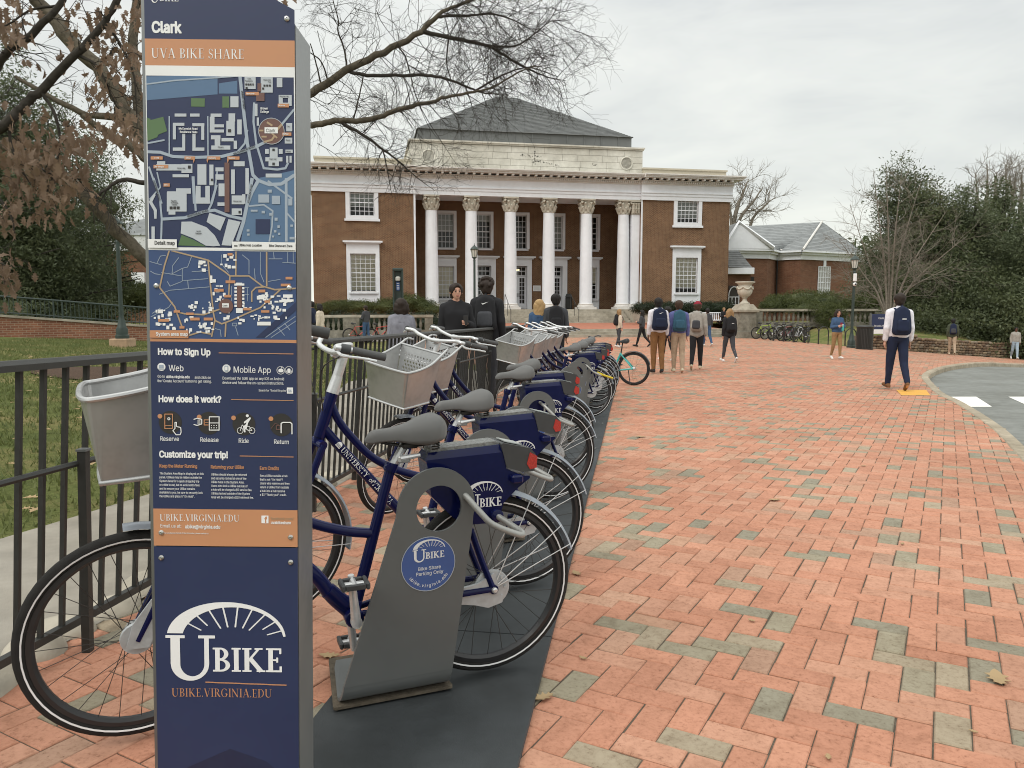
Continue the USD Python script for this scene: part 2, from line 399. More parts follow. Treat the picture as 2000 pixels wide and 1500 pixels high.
def ubike_logo():
    """The arch of a wheel over the word: arch, spokes and letters, the word about 1 wide."""
    if 'logo' in _fc:
        return _fc['logo']
    oc = affinity.scale(Point(0, 0).buffer(1, 24), .5, .50)
    ic = affinity.translate(affinity.scale(Point(0, 0).buffer(1, 24), .43, .475), .055, -.045)
    arch = affinity.translate(oc.difference(ic), .5, .60).intersection(sbox(-.1, .655, .5, 2).union(sbox(.49, .62, 1.2, 2)))
    sp = []
    for a in np.linspace(18, 150, 9):
        ca, sa = math.cos(math.radians(a)), math.sin(math.radians(a))
        o = (.555 + .43 * ca, .555 + .475 * sa)
        k = 0.72 if sa < .75 else 0.52
        i = (.555 + .43 * ca * k, max(.60 + 0.02 * abs(ca), .555 + .475 * sa * (k - .1)))
        sp.append(LineString([o, i]).buffer(.0065))
    U = affinity.scale(serif_glyph('U')[0], .50, .62, origin=(0, 0)).buffer(.006)
    word = affinity.translate(affinity.scale(serif('BIKE'), .232, .33, origin=(0, 0)).buffer(.004), .385, .12)
    _fc['logo'] = affinity.scale(unary_union([arch, *sp, U, word]), 1, .6, origin=(0, 0))
    return _fc['logo']
def place(g, x, y, s, sy=None):
    return affinity.translate(affinity.scale(g, s, sy or s, origin=(0, 0)), x, y)

# ---------------------------------------------------------------- the setting: ground, paving, road, kerb, paths
A1, A2 = srgb(208, 130, 100), srgb(168, 100, 76)
def grass_mat():
    nodes = {'g': ('geometry', {}), 'n': ('noise_texture', {'scale': 0.7, 'detail': 6.0, 'roughness': 0.65}), 'n2': ('noise_texture', {'scale': 38.0, 'detail': 5.0, 'roughness': 0.8}),
             'r': ('rgb_ramp', {'ramp': [(0.30, (0.075, 0.098, 0.030)), (0.48, (0.125, 0.142, 0.048)), (0.60, (0.20, 0.175, 0.078)), (0.75, (0.27, 0.22, 0.115))]}),
             'r2': ('rgb_ramp', {'ramp': [(0.3, (0.55, 0.55, 0.5)), (0.7, (1.35, 1.35, 1.3))]}), 'm': ('mix', {'mix_type': 'multiply', 'fac': 1.0}),
             'p': ('principled_bsdf', {'roughness': 0.95, 'specular_ior_level': 0.1}), 'b': ('bump', {'strength': 0.9, 'distance': 0.03})}
    return nodes, [('g.position', 'n.vector'), ('g.position', 'n2.vector'), ('n.fac', 'r.fac'), ('n2.fac', 'r2.fac'), ('r.color', 'm.color1'), ('r2.color', 'm.color2'), ('m.color', 'p.base_color'), ('n2.fac', 'b.height'), ('b.normal', 'p.normal')], 'p.BSDF'
_defs['grass'] = grass_mat
leafy('blade', (0.07, 0.095, 0.028), (0.25, 0.235, 0.09), 0.2, 0.7, 2.0)
plain('joint_sand', (0.11, 0.092, 0.07), 0.95, var=0.3, scale=30, bump=0.5, bscale=300, spec=0.1)
plain('asphalt', (0.215, 0.222, 0.208), 0.92, var=0.16, scale=5.0, bump=0.6, bscale=200, spec=0.2, dirt=0.26)
plain('kerb_concrete', (0.36, 0.31, 0.235), 0.9, var=0.18, scale=9, bump=0.4, bscale=90, spec=0.2, dirt=0.25)
plain('path_concrete', (0.30, 0.275, 0.235), 0.92, var=0.14, scale=4, bump=0.35, bscale=160, spec=0.2, dirt=0.25)
plain('white_paint', (0.78, 0.77, 0.72), 0.7, var=0.06, scale=12, bump=0.2, bscale=200)
plain('yellow_mat', (0.62, 0.32, 0.045), 0.75, var=0.1, scale=8)
plain('mulch', (0.075, 0.05, 0.036), 0.97, var=0.45, scale=34, bump=0.9, bscale=60, spec=0.1)
plain('limestone', (0.40, 0.365, 0.30), 0.9, var=0.2, scale=3.5, bump=0.3, bscale=50, spec=0.2, dirt=0.35)
plain('weathered_stone', (0.25, 0.235, 0.195), 0.92, var=0.3, scale=4, bump=0.4, bscale=50, spec=0.2, dirt=0.55)
plain('marble_white', (0.62, 0.60, 0.535), 0.8, var=0.1, scale=2.5, bump=0.15, bscale=30, spec=0.3, dirt=0.28)
tinted('paver', 0.86, 0.42, 52.0, 0.45)
tinted('tint_matte', 0.85, 0.25, 40.0, 0.25)

def grid_sheet(xs, ys, zf):
    X, Y = np.meshgrid(xs, ys, indexing='ij')
    v = np.stack([X, Y, zf(X, Y)], -1).reshape(-1, 3)
    n, m = len(xs), len(ys)
    i, j = np.meshgrid(np.arange(n - 1), np.arange(m - 1), indexing='ij')
    q = np.stack([i * m + j, (i + 1) * m + j, (i + 1) * m + j + 1, i * m + j + 1], -1).reshape(-1, 4)
    return v, np.vstack([q[:, [0, 1, 2]], q[:, [0, 2, 3]]])

KERB = np.array([(0.2, -2.5), (1.5, 0.0), (2.9, 3.0), (3.9, 5.1), (4.99, 7.4), (6.1, 9.69), (7.3, 12.6), (7.75, 13.9), (8.5, 15.6), (9.9, 18.5), (11.4, 20.8), (13.2, 23.0), (16.2, 26.0), (20.5, 30.2), (25.2, 34.0), (31, 38.2), (40, 44)])
KERB = smooth_line(KERB, 5)[:, :2]
KN = np.gradient(KERB, axis=0); KN /= np.linalg.norm(KN, axis=1, keepdims=True); KN = np.stack([KN[:, 1], -KN[:, 0]], 1)   # towards the road
ROAD = Polygon(np.vstack([KERB, [(60, 40), (60, -6), (0.2, -6)]])).buffer(0)
def fence_x(y):
    return -1.93 + 0.152 * (y - 2.75)
STEP_Y = lambda x: 45.0 + 0.186 * (x - 4.0)
PLAZA = Polygon([(-2.08 + 0.152 * -4, -1.2), (fence_x(2.75) - .06, 2.75), (fence_x(17) - .06, 17.0), (-1.2, 24), (-6.5, 40), (-6.5, STEP_Y(-6.5) - .02), (10.4, STEP_Y(10.4) - .02), (14.5, 45.4), (16.0, 38.0), (16.4, 36.2), (22.2, 38.6), (29.0, 43.0), (40, 52), (40, 44)] + [tuple(p) for p in KERB[::-1]]).buffer(0)

far = np.concatenate([np.linspace(0, 60, 61)])
xs = np.unique(np.concatenate([-np.geomspace(48, 900, 14), np.linspace(-46, 46, 93), np.geomspace(48, 900, 14)]))
ys = np.unique(np.concatenate([np.linspace(-30, -4, 8), np.linspace(-3, 70, 74), np.geomspace(74, 1500, 16)]))
def zground(x, y):
    z = T(x, y) - 0.16
    lawn = (x < fence_x(np.minimum(y, 24)) - 0.35) & (y < 60)
    z = np.where(lawn, T(x, y) - 0.012, z)
    z = np.where((x > 14.2) & (y > 35.0) & (y < 70), T(x, y) - 0.05, z)
    return np.where(y > 72, np.maximum(z, -0.4), z)
obj('ground', grid_sheet(xs, ys, zground), 'grass', smooth=True, kind='structure')

# road surface, kerb stones, crossing
def drape(poly, zoff, step=0.8, fn=T):
    """A polygon laid over the ground as a fine sheet."""
    import shapely
    x0, y0, x1, y1 = poly.bounds
    vs, fs, n = [], [], 0
    for gx in np.arange(math.floor(x0 / step), math.ceil(x1 / step)):
        strip = poly.intersection(sbox(gx * step, y0 - 1, (gx + 1) * step, y1 + 1))
        if strip.is_empty:
            continue
        sy0, sy1 = strip.bounds[1], strip.bounds[3]
        for gy in np.arange(math.floor(sy0 / step), math.ceil(sy1 / step)):
            c = strip.intersection(sbox(gx * step, gy * step, (gx + 1) * step, (gy + 1) * step))
            for g in getattr(c, 'geoms', [c]):
                if g.geom_type != 'Polygon' or g.area < 1e-5:
                    continue
                v, f = trimesh.creation.triangulate_polygon(g, engine='earcut')
                f = np.asarray(f)
                a = v[f]
                cr = (a[:, 1, 0] - a[:, 0, 0]) * (a[:, 2, 1] - a[:, 0, 1]) - (a[:, 1, 1] - a[:, 0, 1]) * (a[:, 2, 0] - a[:, 0, 0])
                f = np.where(cr[:, None] < 0, f[:, ::-1], f)
                vs.append(np.column_stack([v, fn(v[:, 0], v[:, 1]) + zoff])); fs.append(f + n); n += len(v)
    return np.vstack(vs), np.vstack(fs)
obj('road', drape(ROAD.intersection(sbox(-3, -6, 46, 46)), -0.125, 1.5), 'asphalt', smooth=True, kind='structure')
kerb = UsdGeom.Xform.Define(stage, '/World/kerb'); tag(kerb, 'pale concrete kerb curving round the edge of the asphalt road', None, kind='structure')
acc, seg = 0.0, [0]
L = np.concatenate([[0], np.cumsum(np.linalg.norm(np.diff(KERB, axis=0), axis=1))])
cuts = np.arange(0, L[-1], 1.5)
for a, b in zip(cuts[:-1], cuts[1:]):
    mb = MB()
    t = np.linspace(a + 0.006, b - 0.006, 5)
    rows = []
    for s in t:
        p = np.array([np.interp(s, L, KERB[:, 0]), np.interp(s, L, KERB[:, 1])]); n = np.array([np.interp(s, L, KN[:, 0]), np.interp(s, L, KN[:, 1])])
        for off, dz in ((0.0, -0.2), (0.0, 0.0), (0.012, 0.010), (0.135, 0.008), (0.165, -0.02), (0.175, -0.2)):
            q = p + n * off
            rows.append((q[0], q[1], T(q[0], q[1]) + dz))
    i, j = np.meshgrid(np.arange(4), np.arange(5), indexing='ij')
    mb.add(rows, np.stack([i * 6 + j, (i + 1) * 6 + j, (i + 1) * 6 + j + 1, i * 6 + j + 1], -1).reshape(-1, 4)[:, ::-1])
    mb.add(rows[:6], [(0, 1, 2), (0, 2, 3), (0, 3, 4), (0, 4, 5)]); mb.add(rows[-6:], [(0, 2, 1), (0, 3, 2), (0, 4, 3), (0, 5, 4)])
    mb.build('kerbstone', 'kerb_concrete', kerb, 20)
for k, (q, lab) in enumerate((([(8.31, 14.66), (8.93, 14.67), (8.19, 13.0), (7.62, 12.99)], 'white crossing bar on the road, the one beside the kerb'), ([(9.55, 14.68), (10.2, 14.68), (9.5, 13.0), (8.85, 13.0)], 'white crossing bar cut by the right edge of the photo'))):
    tag(obj('crossing_bar', drape(Polygon(q), -0.121, 1.5), 'white_paint', smooth=True), lab, 'road marking')
tag(obj('tactile_mat', drape(Polygon([(7.0, 13.72), (7.52, 13.72), (8.0, 14.75), (7.42, 14.75)]), 0.004, 1.5), 'yellow_mat', smooth=True), 'yellow strip set in the bricks at the kerb ramp beside the crossing', 'tactile mat')

# concrete path behind the fence, mulch ring under the oak, pale path beyond the lawn
PATH = Polygon([(fence_x(-2) - .05, -2), (fence_x(17) - .05, 17), (-1.3, 21), (-2.6, 20.5), (-3.5, 16.4), (-2.75, 9), (-2.85, 6), (-3.25, 4.6), (-4.2, 1), (-4.6, -2)])
obj('path', drape(PATH, 0.004, 1.0), 'path_concrete', smooth=True, kind='structure')
obj('far_path', drape(Polygon([(-30, 33), (-6.5, 38.6), (-6.5, 41.0), (-30, 35.2)]), 0.004, 3.0), 'path_concrete', smooth=True, kind='structure')
ring = affinity.rotate(affinity.scale(Point(-6.9, 15.6).buffer(1, 16), 2.6, 1.7), 8)
v, f = drape(ring, 0.012, 0.5)
v[:, 2] += 0.10 * np.clip(1 - ((v[:, 0] + 6.9) / 2.6) ** 2 - ((v[:, 1] - 15.6) / 1.7) ** 2, 0, 1)
obj('mulch_bed', (v, f), 'mulch', smooth=True, kind='structure')

# rough stones that edge the fence line
stone_edge = thing('stone_edging', 'rough pale stones set along the foot of the black fence', 'edging')
y = 1.2
while y < 9:
    w = rnd.uniform(0.16, 0.42)
    c = np.array([fence_x(y + w / 2) - rnd.uniform(0.1, 0.2), y + w / 2, float(T(fence_x(y), y)) - 0.01])
    h = trimesh.creation.icosphere(2)
    p = h.vertices * np.array([rnd.uniform(.1, .16), w / 2, rnd.uniform(.05, .085)])
    p *= 1 + 0.22 * meshkit.noise(p * 9 + y * 7)[:, None]
    obj('stone', (p + c, h.faces), 'limestone', stone_edge, 50)
    y += w + 0.01

# ---------------------------------------------------------------- herringbone brick paving
BL, BW = 0.228, 0.114
E1 = np.array([math.sin(math.radians(29.5)), math.cos(math.radians(29.5))]); E2 = np.array([E1[1], -E1[0]])
plaza = UsdGeom.Xform.Define(stage, '/World/plaza'); tag(plaza, 'red and grey brick pavement laid in herringbone', None, kind='structure')
obj('joint_bed', drape(PLAZA, -0.006, 1.5), 'joint_sand', plaza, True, kind='stuff')
import shapely
rr = np.arange(-420, 421)
K, Mm = np.meshgrid(rr, rr, indexing='ij')
K, Mm = K.ravel(), Mm.ravel()
cells = []
for base, wd, ht in (((0, 0), 2, 1), ((0, 1), 1, 2)):
    cx = base[0] + K + 2 * Mm + wd / 2; cy = base[1] + K - 2 * Mm + ht / 2
    cells.append(np.stack([cx, cy, np.full(len(cx), wd), np.full(len(cx), ht)], 1))
cells = np.vstack(cells).astype(float)
cells[:, :2] += (0.37, 0.22)
P2 = cells[:, 0:1] * BW * E1 + cells[:, 1:2] * BW * E2
ok = (P2[:, 1] > 1.15) & (P2[:, 1] < 53) & (P2[:, 0] < 41) & (np.abs(P2[:, 0]) < 0.72 * P2[:, 1] + 0.6) & (P2[:, 0] > -7)
cells, P2 = cells[ok], P2[ok]
inside = shapely.contains_xy(PLAZA.buffer(0.055), P2[:, 0], P2[:, 1])
PLATE = Polygon([(0.02 - 0.155 * 1.0, 1.2), (2.12, 15.6), (1.42, 15.7), (-.85, 1.34)])
inside &= ~shapely.contains_xy(PLATE.buffer(-0.12), P2[:, 0], P2[:, 1])
cells, P2 = cells[inside], P2[inside]
nb = len(P2)
tone = rng.random(nb)
patch = meshkit.noise(np.column_stack([P2 * 0.35, np.zeros(nb)]))
red = np.array([(0.432, 0.208, 0.134), (0.452, 0.224, 0.146), (0.412, 0.195, 0.125), (0.44, 0.234, 0.157)])
mix_ = np.array([(0.40, 0.235, 0.158), (0.36, 0.222, 0.155), (0.43, 0.255, 0.175)])
grey = np.array([(0.262, 0.232, 0.166), (0.232, 0.212, 0.158), (0.31, 0.258, 0.184)])
pg = 0.125 + 0.05 * patch
tint = np.where((tone < pg)[:, None], grey[rng.integers(0, 3, nb)], np.where((tone < pg + 0.11)[:, None], mix_[rng.integers(0, 3, nb)], red[rng.integers(0, 4, nb)]))
tint = tint * (1 + 0.12 * (rng.random((nb, 1)) - 0.5))
gap = 0.0023
def brick_geo(idx, bevel=True):
    n = len(idx)
    hx = (cells[idx, 2] * BW / 2 - gap)[:, None]; hy = (cells[idx, 3] * BW / 2 - gap)[:, None]
    sx, sy = np.array([-1, 1, 1, -1]), np.array([-1, -1, 1, 1])
    rings = []
    tilt = rng.normal(0, 0.006, (n, 2)); dz = rng.normal(0, 0.0011, (n, 1)); jit = rng.normal(0, 0.0012, (n, 2))
    for ins, z in (((0.004, 0.0), (0.0, -0.004), (0.0, -0.03)) if bevel else ((0.001, 0.0), (0.0, -0.02))):
        lx, ly = (hx - ins) * sx, (hy - ins) * sy
        w = P2[idx][:, None, :] + jit[:, None, :] + lx[..., None] * E1 + ly[..., None] * E2
        zz = T(w[..., 0], w[..., 1]) + z + dz + tilt[:, :1] * lx + tilt[:, 1:] * ly
        rings.append(np.concatenate([w, zz[..., None]], -1))
    v = np.concatenate(rings, 1)
    f = [(0, 2, 1), (0, 3, 2)]
    for r in range(len(rings) - 1):
        for k in range(4):
            a, b, c, d = r * 4 + k, r * 4 + (k + 1) % 4, (r + 1) * 4 + (k + 1) % 4, (r + 1) * 4 + k
            f += [(a, b, c), (a, c, d)]
    return v, np.array(f)
sizepx = BL * 1500 / np.maximum(P2[:, 1], .5)
vis = (np.abs(P2[:, 0] / P2[:, 1]) < 0.68) & (P2[:, 1] > 2.1)
hidden = shapely.contains_xy(Polygon([(0, 0), (-0.49 * 8, 8), (-0.27 * 8, 8)]), P2[:, 0], P2[:, 1]) & (P2[:, 1] > 2.0)
near = np.argsort(np.where(vis & ~hidden, P2[:, 1], 99))[:300]
v, f = brick_geo(near)
for k in range(300):
    obj('brick', (v[k], f), 'paver', plaza, False, tint=np.tile(tint[near[k]], (v.shape[1], 1)))
rest = np.setdiff1d(np.arange(nb), near)
vs, fs, tt, n = [], [], [], 0
for idx, bev in ((rest[P2[rest, 1] < 11], True), (rest[P2[rest, 1] >= 11], False)):
    v, f = brick_geo(idx, bev)
    m = v.shape[1]
    vs.append(v.reshape(-1, 3)); fs.append((f[None] + (np.arange(len(idx)) * m)[:, None, None]).reshape(-1, 3) + n); tt.append(np.repeat(tint[idx], m, 0)); n += len(idx) * m
obj('brick_paving', (np.vstack(vs), np.vstack(fs)), 'paver', plaza, False, tint=np.vstack(tt), kind='stuff')

# short grass over the lawn near the fence and on the bank by the stone wall: tufts of blades
def blades(name, region, n, zf, hh=(0.02, 0.05)):
    x0, y0, x1, y1 = region.bounds
    p = np.column_stack([rng.uniform(x0, x1, n * 3), rng.uniform(y0, y1, n * 3)])
    p = p[shapely.contains_xy(region, p[:, 0], p[:, 1])][:n]
    n = len(p)
    a = rng.uniform(0, 2 * PI, n); h = rng.uniform(*hh, n); w = h * 0.22; ln = rng.normal(0, 0.5, (n, 2)) * h[:, None]
    d = np.stack([np.cos(a), np.sin(a)], 1) * w[:, None]
    z = zf(p[:, 0], p[:, 1])
    v = np.stack([np.column_stack([p - d, z - .01]), np.column_stack([p + d, z - .01]), np.column_stack([p + ln, z + h])], 1).reshape(-1, 3)
    obj(name, (v, np.arange(3 * n).reshape(-1, 3)), 'blade', None, False, label='short winter lawn grass, green and straw coloured', cat='grass', kind='stuff')
LAWN = Polygon([(-3.3, 3), (-3.2, 4.8), (-2.75, 6), (-2.6, 9), (-3.4, 16.6), (-2.7, 21), (-1.4, 22), (-3, 30), (-16, 30), (-16, 8), (-5, 3)]).difference(ring.buffer(-.1)).difference(PATH)
blades('lawn_grass', LAWN, 90000, T, (0.025, 0.06))

# ---------------------------------------------------------------- information pylon
plain('sign_navy', (0.020, 0.029, 0.075), 0.42, var=0.05, scale=4, spec=0.4)
plain('sign_navy_dark', (0.011, 0.016, 0.045), 0.42)
plain('sign_navy_light', (0.030, 0.060, 0.150), 0.42, var=0.05, scale=4)
plain('sign_orange', (0.46, 0.215, 0.105), 0.5, var=0.04, scale=4)
plain('sign_white', (0.70, 0.70, 0.69), 0.5, var=0.03, scale=4)
plain('sign_grey', (0.42, 0.45, 0.48), 0.5, var=0.04, scale=6)
plain('sign_midgrey', (0.30, 0.35, 0.41), 0.5, var=0.04, scale=6)
plain('sign_blue', (0.075, 0.14, 0.24), 0.5, var=0.05, scale=6)
plain('sign_green', (0.075, 0.14, 0.055), 0.5, var=0.05, scale=6)
plain('sign_brown', (0.13, 0.062, 0.05), 0.5, var=0.05, scale=6)
plain('sign_tan', (0.36, 0.26, 0.16), 0.5, var=0.05, scale=6)
plain('sign_black', (0.018, 0.016, 0.015), 0.5)
plain('pylon_metal', (0.20, 0.205, 0.20), 0.36, metal=0.75, var=0.06, scale=3, spec=0.5)
plain('steel_bolt', (0.55, 0.54, 0.52), 0.28, metal=1.0)
PW = 0.355
PO = np.array([-0.894, 1.835, 0.233]); PU = np.array([0.99992, 0.0025, -0.0123]); PV = np.array([0.0123, 0.0351, 0.9993])
pyl = UsdGeom.Xform.Define(stage, numbered('/World/info_pylon')); tag(pyl, 'tall navy and orange bike share information pylon with maps, nearest to the viewer', 'information sign')
PF = frame(PO, PU, PV)                                    # c axis comes out towards the reader
pylx = lambda x, y: (x - 281 - 29 * y / 1500) / (296 - 24 * y / 1500) * PW
def pyly(x, y):
    t = (x - 281) / 296
    return 1.885 - 1.177e-3 * y - 5.3e-8 * y * y + 0.0042 * t
pp = lambda x, y: (pylx(x, y), pyly(x, y))
def sheet(name, poly, mat, z=0.0, d=0.0008, parent=None, **k):
    mb = MB().prism(poly, d, lambda v: PF(v + np.array([0, 0, z])))
    if len(getattr(poly, 'geoms', [0])) > 1 and name not in ('lettering', 'map_lettering'): k['kind'] = 'stuff'
    return mb.build(name, mat, parent or pyl, 30, **k)
bot = -0.262
# body: a box with a slanted top behind the face plate
body = MB()
side = [(-0.004, bot), (PW - 0.008, bot), (PW - 0.008, 1.83), (-0.004, 2.035)]
h = MB().prism(Polygon(side).buffer(0.008, join_style=1), 0.135, lambda v: PF(v + np.array([0, 0, -0.143])))
h.build('pylon_body', 'pylon_metal', pyl, 30)
MB().prism(Polygon([(0.004, bot + .01), (PW - .004, bot + .01), (PW - .004, 1.84), (0.004, 2.03)]), 0.006, lambda v: PF(v + np.array([0, 0, -0.0075]))).build('shadow_gap', 'sign_black', pyl)
MB().prism(Polygon([(-.07, bot - .012), (PW + .07, bot - .012), (PW + .07, bot), (-.07, bot)]), 0.28, lambda v: PF(v + np.array([0, 0, -0.21]))).build('base_flange', 'pylon_metal', pyl)
def band(y0, y1, x0=281, x1=577):
    """A rectangle between two rows of the face, edge to edge."""
    a = pyly(281, y0); b = pyly(281, y1)
    return sbox(0, b, PW, a)
head = Polygon([(0, pyly(281, 78)), (PW, pyly(281, 78)), (PW, pyly(281, 18)), (PW * .86, pyly(281, -4)), (PW * .5, pyly(281, -66)), (0, pyly(281, -140))])
sheet('header_panel', head, 'sign_navy', -0.001, 0.003)
sheet('orange_band', band(78, 130), 'sign_orange', -0.001, 0.003)
map_p = sheet('detail_map', band(130, 490), 'sign_white', -0.001, 0.003)
sys_p = sheet('system_map', band(490, 662), 'sign_navy_light', -0.001, 0.003)
sheet('orange_strip', band(662, 668), 'sign_orange', -0.001, 0.003)
info_p = sheet('instruction_panel', band(668, 994), 'sign_navy', -0.001, 0.003)
web_p = sheet('contact_panel', band(994, 1066), 'sign_orange', -0.001, 0.003)
low_p = sheet('logo_panel', sbox(0, bot, PW, pyly(281, 1068)), 'sign_navy', -0.001, 0.003)

ZT = 0.0022
NARROW = 0.84
def words(parent, text, x, y, cap, mat='sign_white', font='sans', bold=0, name='lettering', center=False):
    """cap: height of the capitals in photo pixels."""
    s = cap * (1.177e-3 + 1.06e-7 * y)
    g = sans(text, bold) if font == 'sans' else serif(text, font == 'light')
    if center:
        x -= (g.bounds[0] + g.bounds[2]) / 2 * cap * NARROW
    u, v = pp(x, y)
    return sheet(name, place(g, u, v, s * (NARROW if font == 'sans' else 1.0), s), mat, ZT, 0.0005, parent)
hp = stage.GetPrimAtPath(str(pyl.GetPath()) + '/header_panel'); ob = stage.GetPrimAtPath(str(pyl.GetPath()) + '/orange_band')
words(hp, 'U', 294, 8, 21, font='serif'); words(hp, 'BIKE', 312, 5, 15, font='serif')
words(hp, 'Clark', 295, 66, 21, bold=2)
words(ob, 'UVA BIKE SHARE', 296, 116, 19.5, font='light')

# detail map: built from the shapes printed on it (c1/c2: positions on two enlarged views of the face)
def c1(x, y): return pp(250 + x / 3.75, y / 3.75)
def c2(x, y): return pp(250 + x / 3.75, 350 + y / 3.75)
def poly(c, pts): return Polygon([c(*p) for p in pts]).buffer(0)
def road(c, pts, w): return LineString([c(*p) for p in pts]).buffer(w / 3.75 * 0.0012 / 2, 3, cap_style=2)
def rects(c, L): return unary_union([poly(c, [(a, b), (a + w, b), (a + w, b + h), (a, b + h)]) for a, b, w, h in L])
frame_map = sbox(0.002, pyly(281, 484), PW - 0.002, pyly(281, 150))
lay = lambda name, g, mat, z: sheet(name, g.intersection(frame_map), mat, z, 0.0004, map_p)
lay('map_ground', frame_map, 'sign_navy', 0.0018)
lay('blue_area', unary_union([poly(c1, [(130, 570), (660, 560), (660, 700), (130, 745)]), poly(c1, [(670, 620), (805, 600), (805, 695), (670, 695)]), poly(c1, [(960, 1330), (1225, 1290), (1225, 1500), (880, 1500), (930, 1420)]), poly(c2, [(900, 100), (960, 0), (1235, -60), (1235, 470), (830, 470), (870, 230)])]), 'sign_blue', 0.0021)
lay('green_area', unary_union([poly(c1, [(465, 728), (567, 730), (565, 792), (465, 790)]), poly(c1, [(695, 715), (745, 715), (745, 798), (695, 798)]), poly(c1, [(130, 868), (165, 880), (165, 890), (260, 865), (288, 970), (225, 995), (215, 1015), (135, 1045)]), poly(c2, [(395, 415), (480, 450), (575, 500), (370, 492)])]), 'sign_green', 0.0024)
lay('map_road', unary_union([road(c1, [(825, 560), (850, 800), (880, 1060), (905, 1200), (920, 1290), (960, 1330), (1040, 1360), (1130, 1355), (1225, 1290)], 24), road(c1, [(130, 1120), (240, 1125), (330, 1155), (500, 1162), (690, 1155), (830, 1120), (940, 1085), (1030, 1040)], 22), road(c1, [(1100, 960), (1225, 810)], 16),
    road(c1, [(130, 628), (340, 600), (640, 580), (830, 565)], 10), road(c1, [(305, 860), (305, 1150)], 10), road(c1, [(588, 860), (590, 1160)], 10), road(c1, [(930, 760), (925, 900), (945, 1060), (1000, 1240), (1100, 1250), (1160, 1240), (1180, 1200)], 16), road(c1, [(800, 1130), (860, 1060), (880, 960)], 14), road(c1, [(140, 1060), (270, 1035)], 12),
    road(c1, [(155, 1230), (250, 1500)], 14), road(c1, [(480, 1300), (490, 1500)], 22), road(c1, [(960, 1330), (910, 1420), (880, 1500)], 26), road(c1, [(660, 1250), (640, 1400), (610, 1500)], 12), road(c1, [(215, 1270), (240, 1380), (160, 1470)], 10),
    road(c2, [(190, 0), (235, 140), (250, 300), (245, 450)], 14), road(c2, [(255, 300), (420, 290), (560, 245), (640, 235), (740, 275), (850, 300)], 22), road(c2, [(915, 0), (880, 180), (850, 320), (805, 460)], 26), road(c2, [(890, 205), (1000, 195), (1065, 240), (1060, 350), (1040, 465)], 12), road(c2, [(1165, 0), (1165, 465)], 20), road(c2, [(1165, 250), (1235, 330)], 12), road(c2, [(1030, 20), (1210, 150)], 14), road(c2, [(480, 0), (500, 240)], 16), road(c2, [(655, 50), (620, 180), (590, 240)], 14)]), 'sign_midgrey', 0.0027)
lay('map_building', unary_union([rects(c1, [(345, 842, 86, 22), (458, 842, 70, 22), (332, 910, 84, 22), (332, 910, 22, 120), (475, 912, 88, 22), (540, 912, 22, 122), (400, 990, 22, 120), (332, 1090, 90, 24), (475, 990, 24, 120), (475, 1090, 88, 24), (610, 842, 80, 24), (604, 865, 34, 115), (636, 920, 72, 22), (636, 958, 72, 22), (725, 895, 62, 110), (742, 840, 48, 60), (805, 885, 34, 108), (612, 1000, 70, 30), (640, 1030, 40, 50), (614, 1075, 140, 30), (690, 1020, 90, 24), (780, 1040, 24, 60),
    (860, 570, 82, 92), (980, 570, 88, 118), (1098, 580, 40, 68), (755, 715, 60, 80), (1112, 705, 30, 80), (1112, 705, 95, 22), (1180, 705, 28, 80), (1112, 762, 96, 22), (935, 770, 20, 90), (950, 870, 16, 60), (1166, 910, 44, 60), (1156, 1018, 54, 42), (1160, 1105, 54, 24), (1165, 1150, 16, 50), (1190, 1150, 16, 50), (1015, 1280, 118, 28), (1045, 1090, 58, 80), (1010, 1100, 28, 36), (1112, 1100, 28, 36), (1012, 1160, 126, 30), (1036, 1185, 76, 40),
    (210, 1212, 260, 46), (395, 1210, 80, 66), (215, 1190, 60, 40), (330, 1285, 120, 22), (512, 1212, 66, 150), (600, 1215, 30, 150), (645, 1235, 60, 28), (645, 1285, 60, 40), (668, 1355, 50, 90), (500, 1375, 36, 125), (570, 1375, 34, 90), (500, 1455, 104, 45), (760, 1250, 28, 180), (865, 1240, 26, 190), (780, 1190, 80, 36), (765, 1440, 100, 60), (290, 1410, 110, 90)]),
    rects(c2, [(288, 105, 145, 140), (355, 75, 110, 40), (300, 240, 50, 28), (500, 58, 36, 110), (570, 58, 32, 90), (668, 40, 50, 92), (765, 145, 90, 46), (765, 222, 75, 48), (660, 178, 72, 26), (175, 355, 24, 95), (840, 118, 24, 70)]), poly(c2, [(155, 175), (195, 110), (205, 125), (180, 175), (215, 235), (212, 298), (195, 298), (192, 240)]), poly(c2, [(395, 320), (470, 318), (580, 360), (640, 420), (680, 495), (630, 498), (575, 495), (480, 440), (390, 405)]), poly(c2, [(740, 300), (830, 320), (760, 495), (690, 490)]), poly(c2, [(600, 255), (720, 290), (680, 385), (580, 320)])]), 'sign_grey', 0.0030)
lay('map_block', unary_union([rects(c2, [(940, 345 - 45, 105, 108)])]), 'sign_navy', 0.0030)
lay('map_house', rects(c2, [(875, 375, 20, 16), (878, 405, 18, 16), (905, 232, 50, 14), (985, 240, 24, 18), (1040, 255, 26, 20), (1080, 290, 22, 22), (1100, 345, 18, 20), (1075, 380, 18, 18), (1105, 400, 16, 16), (1195, 340, 20, 16), (1190, 430, 40, 18), (1060, 420, 16, 14), (960, 120, 80, 60), (1060, 130, 60, 60), (1180, 150, 30, 50), (1030, 85, 30, 22)]), 'sign_midgrey', 0.0033)
lay('dismount_zone', unary_union([rects(c1, [(955, 620, 28, 60), (945, 690, 62, 60), (712, 1200, 36, 300)]), rects(c2, [(712, 0, 36, 250)])]), 'sign_brown', 0.0033)
cc = Point(*c1(1058, 970)).buffer(0.0305, 24)
lay('hub_circle', cc, 'sign_brown', 0.0034)
